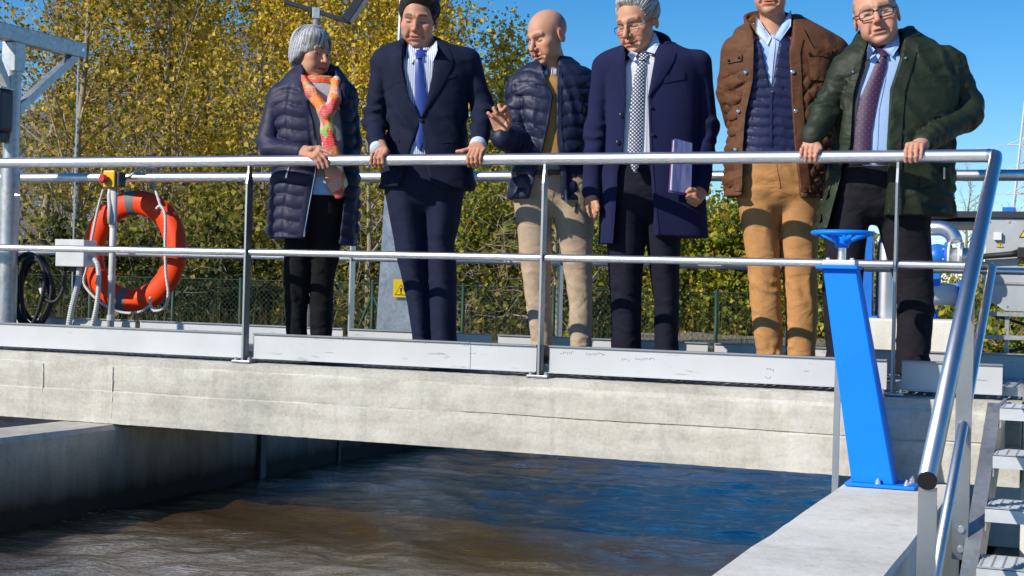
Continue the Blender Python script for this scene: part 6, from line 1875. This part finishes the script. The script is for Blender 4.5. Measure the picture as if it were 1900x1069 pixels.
# ================================================== 6: man in the dark green jacket
P = Person(1640, 6.54, 'man with dark framed glasses in dark green jacket gripping the rail with both hands')
tr = P.rows([(50, 1612, 1690, .03, .055), (68, 1594, 1722, .03, .09), (88, 1574, 1754, .01, .11), (110, 1554, 1776, 0, .125), (150, 1549, 1780, 0, .138), (210, 1549, 1776, 0, .146), (268, 1546, 1772, 0, .15), (302, 1541, 1770, 0, .15), (360, 1529, 1769, 0, .15), (402, 1520, 1768, 0, .15), (434, 1512, 1768, 0, .15)], 2.5)
aR = P.J([(1570, 132, 0, .068), (1536, 200, -.01, .060), (1530, 212, -.03, .059), (1507, 254, -.09, .047)])
aL = P.J([(1760, 118, 0, .072), (1794, 196, .03, .066), (1792, 214, .0, .066), (1716, 264, -.19, .049)])
op = opening(P, [(1606, 40), (1606, 75), (1590, 120), (1574, 173), (1568, 278), (1558, 302), (1524, 440)], [(1676, 40), (1668, 80), (1658, 115), (1638, 173), (1631, 278), (1633, 302), (1630, 440)])
hz1, hz2 = P.P(1530, 431)[2], P.P(1700, 404)[2]
def jacket(x, y, z):
    t = tr(x, y, z) - .0065 * folds(x, y, z, (.8, .1, .6), 78, 1.9, 101)
    a, s = chain(x, y, z, aR, .03, True); a = a - .011 * elbow_folds(x, y, z, s, .20, 103, (.5, .3, 1))
    b_, s2 = chain(x, y, z, aL, .03, True); b_ = b_ - .013 * elbow_folds(x, y, z, s2, .24, 105, (-.7, .2, 1))
    d = seam(t, np.minimum(a, b_), z, aR[0][2] - .02) - .004 * folds(x, y, z, (.4, .3, .8), 95, 1.5, 107)
    d = np.maximum(d, np.where(x < P.P(1580, 400)[0], hz1, hz2) - z)
    return smax(d, -op(x, y, z), .003)
pts = [q[:3] for q in aR + aL] + seg_pts(P, [(50, 1505, 1830), (436, 1505, 1800)])
P.part('jacket', jacket, pts, .0074, M['green_jacket'], .085)
sh = neckline(P, zband(P, tr, 60, 296, -.022), 1638, 96, .068); P.part('shirt', sh, seg_pts(P, [(70, 1560, 1770), (304, 1550, 1770)]), .010, M['blue_shirt'])
P.patch('blazer_front', sh, [(1596, 108), (1588, 125), (1571, 173), (1562, 278), (1556, 300)], [(1606, 108), (1600, 125), (1584, 173), (1572, 278), (1567, 300)], M['blazer'], .010, .012, 5, 34)
P.patch('tie', sh, [(1624, 108), (1611, 130), (1587, 185), (1572, 250), (1570, 290)], [(1634, 110), (1632, 130), (1617, 185), (1604, 250), (1602, 290)], M['purple_tie'], .008, .010, 7, 40, bulge=.006)
P.patch('tie_knot', sh, [(1621, 91), (1620, 102), (1624, 112)], [(1643, 90), (1639, 102), (1633, 113)], M['purple_tie'], .016, .016, 7, 8, bulge=.008)
P.patch('shirt_placket', sh, [(1626, 150), (1612, 210), (1608, 292)], [(1631, 150), (1618, 210), (1614, 292)], M['blue_shirt'], .003, .007, 4, 24)
P.patch('front_band', jacket, [(1666, 100), (1640, 173), (1632, 278), (1634, 302), (1631, 402)], [(1686, 104), (1662, 178), (1654, 278), (1656, 302), (1654, 402)], M['green_jacket'], .007, .014, 6, 40)
P.patch('front_band', jacket, [(1592, 90), (1576, 125), (1560, 175), (1551, 278), (1540, 320), (1512, 424)], [(1603, 84), (1588, 125), (1573, 175), (1566, 278), (1556, 310), (1526, 424)], M['green_jacket'], .006, .014, 5, 40)
P.patch('pocket_flap', jacket, [(1688, 330), (1690, 352)], [(1742, 322), (1742, 345)], M['green_jacket'], .006, .012, 10, 6)
P.patch('pocket_zip', jacket, [(1733, 316), (1734, 336)], [(1737, 316), (1738, 336)], M['zip'], .010, .008, 3, 6)
for (a, b_) in ((1572, 140), (1664, 117)): P.button(jacket, a, b_, M['steel_button'], .006, .009, name='snap')
P.collar('jacket_collar', (P.P(1646, 78)[0], .030), .098, .088, (P.P(1646, 112)[2], P.P(1646, 86)[2]), (P.P(1646, 84)[2], P.P(1646, 40)[2]), 36, M['green_jacket'], .014, (.052, .055, .020), .012, point=.8)
P.collar('shirt_collar', (P.P(1638, 84)[0], .012), .074, .070, (P.P(1638, 106)[2], P.P(1638, 82)[2]), (P.P(1638, 90)[2], P.P(1638, 60)[2]), 8, M['blue_shirt'], -.003, None, .005)
P.wing('collar_wing', [(1666, 58, -.01), (1638, 91, -.085), (1655, 106, -.12), (1669, 84, -.07)], sh, M['blue_shirt'])
P.wing('collar_wing', [(1612, 80, -.05), (1623, 92, -.088), (1609, 112, None), (1603, 98, None)], sh, M['blue_shirt'])
P.head(1625, 27, -.01, 1.15, -14, 4, -13, dict(skin=(.52, .27, .185), brow=(.20, .15, .12), brow_w=.7, eye_open=.0034, eye_z=-.004, mouth=.0046, jaw=1.06, lip=(.42, .17, .15)), [(1632, 55, .04, .062), (1637, 80, .03, .066), (1640, 108, .03, .072)])
P.hair('hair', (0, .018, .034), (.0815, .100, .085), [(-.13, .2), (-.045, .2), (-.030, .0), (-.018, -.018), (-.006, .0), (.0, .022), (.03, .022), (.045, -.05), (.08, -.08), (.13, -.08)], None, .0005, cols=((.12, .11, .10), (.4, .38, .36)), cut_top=lambda x, y, z: (z - .058 - .25 * np.clip(y, 0, .1)) * .8)
P.glasses(M['spec_frame'], M['lens'], .029, .0175, -.007, -.100, .0022)
P.grip(1495, +1, (1506, 262, -.095), 'close', arc=(72, 35, 0, -30)); P.grip(1690, -1, (1708, 268, -.23), 'close', arc=(70, 30, -8, -40))
lg = legs_field(P, [(292, 1552, 1642), (403, 1541, 1613), (467, 1530, 1605), (542, 1527, 1599), (654, 1534, 1595), (696, 1532, 1597)], [(292, 1628, 1735), (422, 1631, 1725), (470, 1645, 1729), (519, 1660, 1732), (579, 1667, 1733), (662, 1663, 1724), (696, 1662, 1726)], [(284, 1555, 1738, 0, .125), (350, 1548, 1736, 0, .12), (412, 1541, 1727, 0, .11)], seed=111, amp=.006, knee_py=540)
P.part('trousers', lg, seg_pts(P, [(282, 1520, 1742), (700, 1520, 1742)]), .0085, M['charcoal_trouser'])
P.patch('belt', lg, [(1570, 298), (1568, 309)], [(1705, 298), (1706, 309)], M['black_leather'], .005, .010, 24, 4)
P.patch('buckle', lg, [(1612, 298), (1612, 308)], [(1630, 298), (1630, 308)], M['steel_button'], .010, .008, 4, 3)
P.core(lambda x, y, z: smin(smin(np.maximum(tr(x, y, z, -.045), .98 - z), chain(x, y, z, [(*q[:3], q[3] - .022) for q in aR]), .03), np.minimum(chain(x, y, z, [(*q[:3], q[3] - .022) for q in aL]), np.maximum(lg(x, y, z) + .02, .0 - z)), .03), pts + seg_pts(P, [(694, 1535, 1720)]))
P.finish_skin()
P.shoes([(1564, 698, -.12), (1694, 698, .15)], M['black_leather'])
# ------------------------------------------------------------------ trees, shrubs, weeds
M['leaf'] = attr_mat('autumn_leaf', 0.55, bump=0.0, spec=0.3, translucent=0.45)
def bark_material(name, c):
    t = NT(name)
    n1 = t.noise(t.coord((1, 1, .25)), 22.0, 5, 0.65)
    n2 = t.noise(t.coord(), 2.5, 4)
    col = t.mix(0.5, t.ramp(n1, [(0.3, vary(c, .45)), (0.65, vary(c, 1.15))]), t.ramp(n2, [(0.35, vary(c, .7)), (0.7, vary(c, 1.2))]))
    t.set(col, 0.9, 0, t.bump(n1, 0.5, 0.02))
    return t.m
M['bark'] = bark_material('grey_brown_bark', (0.33, 0.27, 0.20))
M['pale_bark'] = bark_material('pale_bark', (0.34, 0.29, 0.21))
M['twig'] = bark_material('dry_twig', (0.40, 0.33, 0.24))

LEAF_COLS = {
    'gold':  [((0.85, 0.60, 0.05), 4), ((0.92, 0.74, 0.12), 3), ((0.66, 0.44, 0.05), 2), ((0.40, 0.36, 0.04), 2), ((0.24, 0.26, 0.03), 1)],
    'mixed': [((0.62, 0.44, 0.06), 3), ((0.78, 0.56, 0.07), 2), ((0.48, 0.32, 0.07), 3), ((0.20, 0.20, 0.025), 3), ((0.12, 0.15, 0.02), 2)],
    'olive': [((0.32, 0.28, 0.045), 4), ((0.22, 0.23, 0.035), 4), ((0.46, 0.34, 0.05), 2), ((0.13, 0.15, 0.025), 2)],
    'green': [((0.20, 0.25, 0.025), 4), ((0.30, 0.33, 0.035), 4), ((0.56, 0.48, 0.05), 3), ((0.12, 0.16, 0.02), 2), ((0.45, 0.24, 0.04), 1)],
    'dark':  [((0.035, 0.055, 0.015), 4), ((0.06, 0.075, 0.02), 3), ((0.12, 0.11, 0.03), 1)],
}
def leaf_mesh(name, centres, size, pal, rg, droop=0.35, low=None, zmix=(0.9, 2.5)):
    """one small folded diamond per leaf"""
    n = len(centres)
    c = np.asarray(centres, dtype=np.float64)
    d = rg.normal(size=(n, 3)); d[:, 2] -= droop
    d /= np.linalg.norm(d, axis=1)[:, None]
    r = rg.normal(size=(n, 3)); s = np.cross(d, r); s /= np.linalg.norm(s, axis=1)[:, None]
    nn = np.cross(d, s)
    L = size * rg.choice([.6, .8, 1.0, 1.25, 1.5], n)[:, None]; W = L * rg.uniform(.32, .48, n)[:, None]
    v = np.empty((n, 4, 3))
    v[:, 0] = c - d * L * .5
    v[:, 1] = c + s * W + nn * W * .35
    v[:, 2] = c + d * L * .5
    v[:, 3] = c - s * W + nn * W * .35
    i = np.arange(n)[:, None] * 4
    f = np.concatenate([i + [[0, 1, 2]], i + [[0, 2, 3]]], 0)
    me = bpy.data.meshes.new(name)
    me.vertices.add(n * 4); me.vertices.foreach_set('co', v.ravel())
    me.loops.add(len(f) * 3); me.loops.foreach_set('vertex_index', f.ravel().astype(np.int32))
    me.polygons.add(len(f)); me.polygons.foreach_set('loop_start', np.arange(len(f), dtype=np.int32) * 3)
    me.update()
    cols = np.array([p[0] for p in pal]); w = np.array([p[1] for p in pal], float); w /= w.sum()
    pick = rg.choice(len(pal), n, p=w)
    k = cols[pick]
    if low is not None:          # duller leaves mixed in towards the lower crown
        lc = np.array([p[0] for p in low]); lw = np.array([p[1] for p in low], float); lw /= lw.sum()
        use = rg.uniform(size=n) > (c[:, 2] - zmix[0]) / (zmix[1] - zmix[0])
        k = np.where(use[:, None], lc[rg.choice(len(low), n, p=lw)], k)
    k = k * rg.uniform(.75, 1.25, (n, 1))
    set_tint(me, np.repeat(np.clip(k, 0, 1), 4, axis=0))
    return me

def grow(rg, base, height, r0, spread=0.35, n_main=26, up=0.75, crook=.05, split_from=.18, twigs=5, sub=3):
    """trunk, limbs and twigs as tapered tubes; returns (mesh builder for trunk, for branches, leaf anchor points)"""
    tr = MB(); br = MB(); tips = []
    n = 14
    pts = []; p = np.array(base, float); lean = rg.normal(0, .04, 2)
    for i in range(n + 1):
        pts.append(p.copy()); p = p + np.array([lean[0] + rg.normal(0, crook), lean[1] + rg.normal(0, crook), 1.0]) * height / n
    rs = [max(.008, r0 * (1 - (i / n)) ** .8 + .006) for i in range(n + 1)]
    tr.tube([tuple(q) for q in pts], rs, 8)
    pts = np.array(pts)
    for k in range(n_main):
        t = split_from + (1 - split_from) * (k + rg.uniform(0, 1)) / n_main
        i = min(n - 1, int(t * n)); q = pts[i] + (pts[i + 1] - pts[i]) * (t * n - i)
        a = rg.uniform(0, 2 * math.pi); L = height * spread * (1.15 - t * .8) * rg.uniform(.6, 1.2)
        d = np.array([math.cos(a), math.sin(a), up + rg.normal(0, .2)]); d /= np.linalg.norm(d)
        m = 5; bp = [q]; 
        for j in range(m):
            d = d + rg.normal(0, .16, 3) + np.array([0, 0, .10]); d /= np.linalg.norm(d)
            bp.append(bp[-1] + d * L / m)
        rb = max(.006, rs[i] * .42)
        br.tube([tuple(x) for x in bp], [rb * (1 - j / (m + .6)) + .0025 for j in range(m + 1)], 5, False)
        for j in range(1, m + 1):
            for s in range(sub):
                dd = d * .5 + rg.normal(0, .6, 3); dd /= np.linalg.norm(dd)
                l = L * rg.uniform(.12, .34)
                e = bp[j] + dd * l; mid = bp[j] + dd * l * .5 + rg.normal(0, .02, 3)
                br.tube([tuple(bp[j]), tuple(mid), tuple(e)], [.0055, .004, .002], 3, False)
                for w in range(twigs): tips.append(bp[j] + dd * l * rg.uniform(.25, 1.1) + rg.normal(0, .05, 3))
    return tr, br, np.array(tips)

def make_tree(name, label, cat, loc, height, r0, pal, n_leaf, leaf, seed, group=None, spread=.3, bare=0.0, bark='bark', clump=.13, **kw):
    rg = np.random.default_rng(seed)
    t = thing(name, label, cat, loc, 0, group)
    tr, br, tips = grow(rg, (0, 0, -.1), height, r0, spread, **kw)
    o = tr.build('trunk', M[bark], t, smooth=True, fix=False)
    o = br.build('branches', M['twig'], t, smooth=True, fix=False); o['kind'] = 'stuff'
    if n_leaf:
        keep = tips[:, 2] > height * bare
        tp = tips[keep] if keep.any() else tips
        # leaves sit in tufts: some twigs carry many, some few
        w = rg.gamma(.45, 1.0, len(tp)); w /= w.sum()
        c = tp[rg.choice(len(tp), n_leaf, p=w)] + rg.normal(0, clump, (n_leaf, 3))
        o = link_mesh('crown', leaf_mesh('crown', c, leaf, LEAF_COLS[pal], rg, low=LEAF_COLS['olive'] if height > 6 else None), M['leaf'], t); o['kind'] = 'stuff'
    return t

def at(px, Y):
    return px_to_x(px, Y)

# (x in the picture at that distance, distance, height, palette, leaves, seed)
TREES = [
    (70, 19.0, 9.5, 'mixed', 5200, 11, 'slim poplar with sparse brown leaves behind the hoist arm', 'pale_bark'),
    (128, 18.0, 10.0, 'mixed', 6200, 12, 'poplar with two tone trunk and sparse autumn leaves behind the hoist cable', 'pale_bark'),
    (235, 20.0, 10.0, 'gold', 12500, 13, 'golden leaved poplar rising above the lifebuoy', 'bark'),
    (300, 18.5, 9.0, 'mixed', 9500, 14, 'poplar with mottled yellow brown leaves right of the lifebuoy', 'bark'),
    (395, 21.5, 11.0, 'gold', 15000, 15, 'tall yellow poplar left of the grey haired woman', 'bark'),
    (470, 19.0, 10.0, 'gold', 13500, 16, 'leafy yellow poplar just behind the grey haired woman', 'bark'),
    (560, 21.0, 10.4, 'gold', 14500, 17, 'bright golden poplar behind the floodlight mast', 'pale_bark'),
    (645, 19.0, 9.6, 'gold', 15000, 18, 'golden poplar between the woman and the man in the suit', 'bark'),
    (730, 20.4, 9.6, 'gold', 15000, 19, 'yellow poplar behind the lattice mast', 'bark'),
    (815, 19.0, 9.4, 'gold', 11000, 20, 'golden poplar between the man in the suit and the bald man', 'pale_bark'),
    (900, 19.8, 6.6, 'gold', 7000, 21, 'rounded golden poplar at the right end of the row', 'bark'),
    (165, 24.0, 9.0, 'olive', 8000, 22, 'dull olive tree in the second row behind the lifebuoy', 'bark'),
    (350, 25.0, 9.0, 'olive', 10000, 23, 'olive brown tree in the second row left of the woman', 'bark'),
    (520, 24.0, 9.2, 'mixed', 9500, 24, 'brownish tree in the second row behind the woman', 'bark'),
    (690, 22.5, 8.6, 'mixed', 9500, 25, 'brownish tree in the second row behind the lattice mast', 'bark'),
    (10, 23.0, 9.0, 'mixed', 4500, 26, 'thin sparse tree at the far left edge behind the hoist', 'bark'),
]
LEAF_N = 0.85
for (px, Y, h, pal, nl, sd, lab, bk) in TREES:
    make_tree('poplar_tree', lab, 'tree', (at(px, Y), Y, 0.5), h * .70, .07, pal, int(nl * LEAF_N), .060, sd, 'autumn trees behind the fence', spread=.20 if px > 780 else .32, n_main=30, up=1.1, bark=bk, clump=.16, twigs=4)
# one leafless young tree in front of the row
make_tree('young_tree', 'leafless young tree with pale trunk between the woman and the man in the suit', 'tree', (at(690, 16.0), 16.0, 0.5), 3.2, .045, 'olive', 250, .08, 61, bark='pale_bark', spread=.42, n_main=16, up=.8)
make_tree('young_tree', 'crooked pale trunk behind the legs of the bald man', 'tree', (at(1050, 15.8), 15.8, 0.5), 2.6, .045, 'olive', 300, .08, 62, bark='pale_bark', spread=.5, n_main=14, up=.7)

def make_bush(name, label, loc, rx, ry, h, pal, n_leaf, leaf, seed, twig_n=60, group=None, drop=.0):
    rg = np.random.default_rng(seed)
    t = thing(name, label, 'shrub', loc, 0, group)
    br = MB(); anchors = []
    for k in range(twig_n):
        a = rg.uniform(0, 2 * math.pi); q = rg.uniform(.1, 1) ** .7
        e = np.array([rx * q * math.cos(a), ry * q * math.sin(a), h * rg.uniform(.35, 1.0) * (1.05 - .35 * q)])
        s = np.array([rx * .35 * q * math.cos(a), ry * .35 * q * math.sin(a), -.05])
        pts = [s]; m = 6
        for j in range(1, m + 1):
            pts.append(s + (e - s) * j / m + rg.normal(0, .05 + .015 * j, 3)); anchors.append(pts[-1])
        br.tube([tuple(x) for x in pts], [.013 * (1 - j / (m + 1)) + .003 for j in range(m + 1)], 4, False)
        for j in range(2, m + 1):
            for z in range(3):
                d = rg.normal(0, 1, 3); d[2] = abs(d[2]) * .5; d /= np.linalg.norm(d); l = rg.uniform(.12, .4)
                b0 = pts[j]; br.tube([tuple(b0), tuple(b0 + d * l * .5 + rg.normal(0, .02, 3)), tuple(b0 + d * l)], [.005, .0035, .002], 3, False)
                anchors += [b0 + d * l * .6, b0 + d * l]
    o = br.build('twigs', M['twig'], t, smooth=True, fix=False); o['kind'] = 'stuff'
    if n_leaf:
        A = np.array(anchors); w = rg.gamma(.7, 1, len(A)); w /= w.sum()
        c = A[rg.choice(len(A), n_leaf, p=w)] + rg.normal(0, .09 if rx < 1.6 else .24, (n_leaf, 3))
        c = c[c[:, 2] > .02]
        o = link_mesh('foliage', leaf_mesh('foliage', c, leaf, LEAF_COLS[pal], rg), M['leaf'], t); o['kind'] = 'stuff'
    return t
BUSHES = [
    (60, 17.0, 1.3, .8, 2.0, 'olive', 5000, 31, 'low olive shrub behind the hoist post'),
    (200, 16.6, 1.4, .8, 2.3, 'dark', 6000, 32, 'dark shrub behind the lifebuoy'),
    (350, 16.6, 1.4, .8, 2.6, 'olive', 8000, 33, 'olive shrub right of the lifebuoy'),
    (400, 16.0, 1.0, .6, 1.6, 'dark', 6000, 34, 'low dark green shrub at the foot of the poplars'),
    (500, 16.8, 1.3, .8, 2.8, 'olive', 7500, 35, 'brown green shrub behind the front railing post on the left'),
    (640, 16.6, 1.2, .8, 2.4, 'olive', 4000, 36, 'twiggy shrub between the woman and the man in the suit'),
    (860, 17.0, 1.2, .8, 3.0, 'green', 9000, 37, 'leafy green shrub right of the man in the suit'),
    (925, 16.2, 1.1, .7, 1.9, 'olive', 900, 38, 'bare twiggy bush left of the bald man'),
    (900, 16.6, 1.2, .8, 1.5, 'dark', 5500, 39, 'dark low shrub behind the fence beside the bald man'),
    (1040, 16.8, 1.2, .8, 2.6, 'olive', 6000, 40, 'green brown shrub behind the legs of the bald man'),
    (1110, 16.6, 1.0, .8, 2.2, 'green', 7500, 41, 'green shrub between the bald man and the man in the long coat'),
    (1215, 16.6, 1.1, .8, 2.2, 'green', 8500, 42, 'yellow green shrub behind the man in the long coat'),
    (1320, 16.8, 1.1, .8, 2.55, 'green', 11000, 43, 'bright yellow green shrub between the long coat and the tan trousers'),
    (1430, 16.6, 1.2, .8, 2.2, 'green', 8000, 44, 'green shrub behind the man in tan trousers'),
    (1560, 16.8, 1.2, .8, 1.7, 'green', 6000, 45, 'low green shrub behind the blue handwheel'),
    (1760, 18.0, 1.5, .8, 1.3, 'green', 6000, 46, 'low green shrub seen through the valves'),
    (1880, 19.0, 1.5, .8, 1.3, 'olive', 6000, 47, 'olive shrub seen under the grey machine'),
    (770, 16.9, 1.2, .8, 2.3, 'olive', 5000, 48, 'olive shrub hidden behind the man in the suit'),
]
for (px, Y, rx, ry, h, pal, nl, sd, lab) in BUSHES:
    lf, mult = .068, 1.7
    if 1100 <= px <= 1600:            # this stretch of hedge stands well back from the fence
        k = 38.0 / Y; Y = 38.0; h = 1.10 + (h - 1.10) * k; rx *= 2.2; ry *= 1.6; lf = .115; mult = 3.4
    make_bush('shrub', lab, (at(px, Y), Y, 0.45), rx, ry, h, pal, int(nl * mult), lf, sd, 46, 'shrubs along the fence')
# far bare trees at the right
for i, (px, Y, h) in enumerate(((1785, 48, 5.2), (1815, 60, 4.8), (1850, 66, 5.0), (1880, 60, 4.6), (1905, 70, 5.2))):
    lab = ['bare tree with fine branches right of the man in green', 'small bare tree behind the grey machine', 'bare brown tree left of the pylon', 'bare tree at the foot of the pylon', 'bare tree at the right edge behind the pylon'][i]
    make_tree('bare_tree', lab, 'tree', (at(px, Y), Y, 0.3), h, .07, 'olive', 0, .1, 80 + i, 'far bare trees', spread=.34, n_main=22, up=.9, sub=4)
for i, (px, Y, h, pal) in enumerate(((1770, 75, 2.9, 'mixed'), (1860, 80, 2.8, 'olive'), (1930, 78, 3.0, 'mixed'))):
    make_bush('shrub', ['far brown thicket below the bare trees', 'far olive thicket below the pylon', 'far rusty thicket at the right edge'][i], (at(px, Y), Y, 0.3), 3.2, 1.2, h, pal, 3500, .16, 90 + i, 30, 'far thickets')

# tall dry weeds along the fence
rg = np.random.default_rng(77)
n = 9000
x = rg.uniform(at(-60, 14.6), at(1560, 14.6), n); y = rg.uniform(13.0, 15.6, n); z = np.full(n, .50)
hh = rg.gamma(3, .10, n) + .18; a = rg.uniform(0, math.pi, n)
w = .006
lean = rg.normal(0, .14, (n, 2)) * hh[:, None]
v = np.empty((n, 3, 3))
v[:, 0] = np.stack([x - w * np.cos(a), y - w * np.sin(a), z], 1); v[:, 1] = np.stack([x + w * np.cos(a), y + w * np.sin(a), z], 1)
v[:, 2] = np.stack([x + lean[:, 0], y + lean[:, 1], z + hh], 1)
me = bpy.data.meshes.new('weeds')
me.vertices.add(n * 3); me.vertices.foreach_set('co', v.ravel())
me.loops.add(n * 3); me.loops.foreach_set('vertex_index', np.arange(n * 3, dtype=np.int32))
me.polygons.add(n); me.polygons.foreach_set('loop_start', np.arange(n, dtype=np.int32) * 3); me.update()
cc = np.array([(0.30, 0.22, 0.11), (0.20, 0.15, 0.07), (0.12, 0.13, 0.04)])[rg.choice(3, n)] * rg.uniform(.7, 1.2, (n, 1))
set_tint(me, np.repeat(cc, 3, 0))
tag(link_mesh('dry_weeds', me, M['leaf']), 'tall dry weeds along the foot of the fence', 'weeds', kind='stuff')
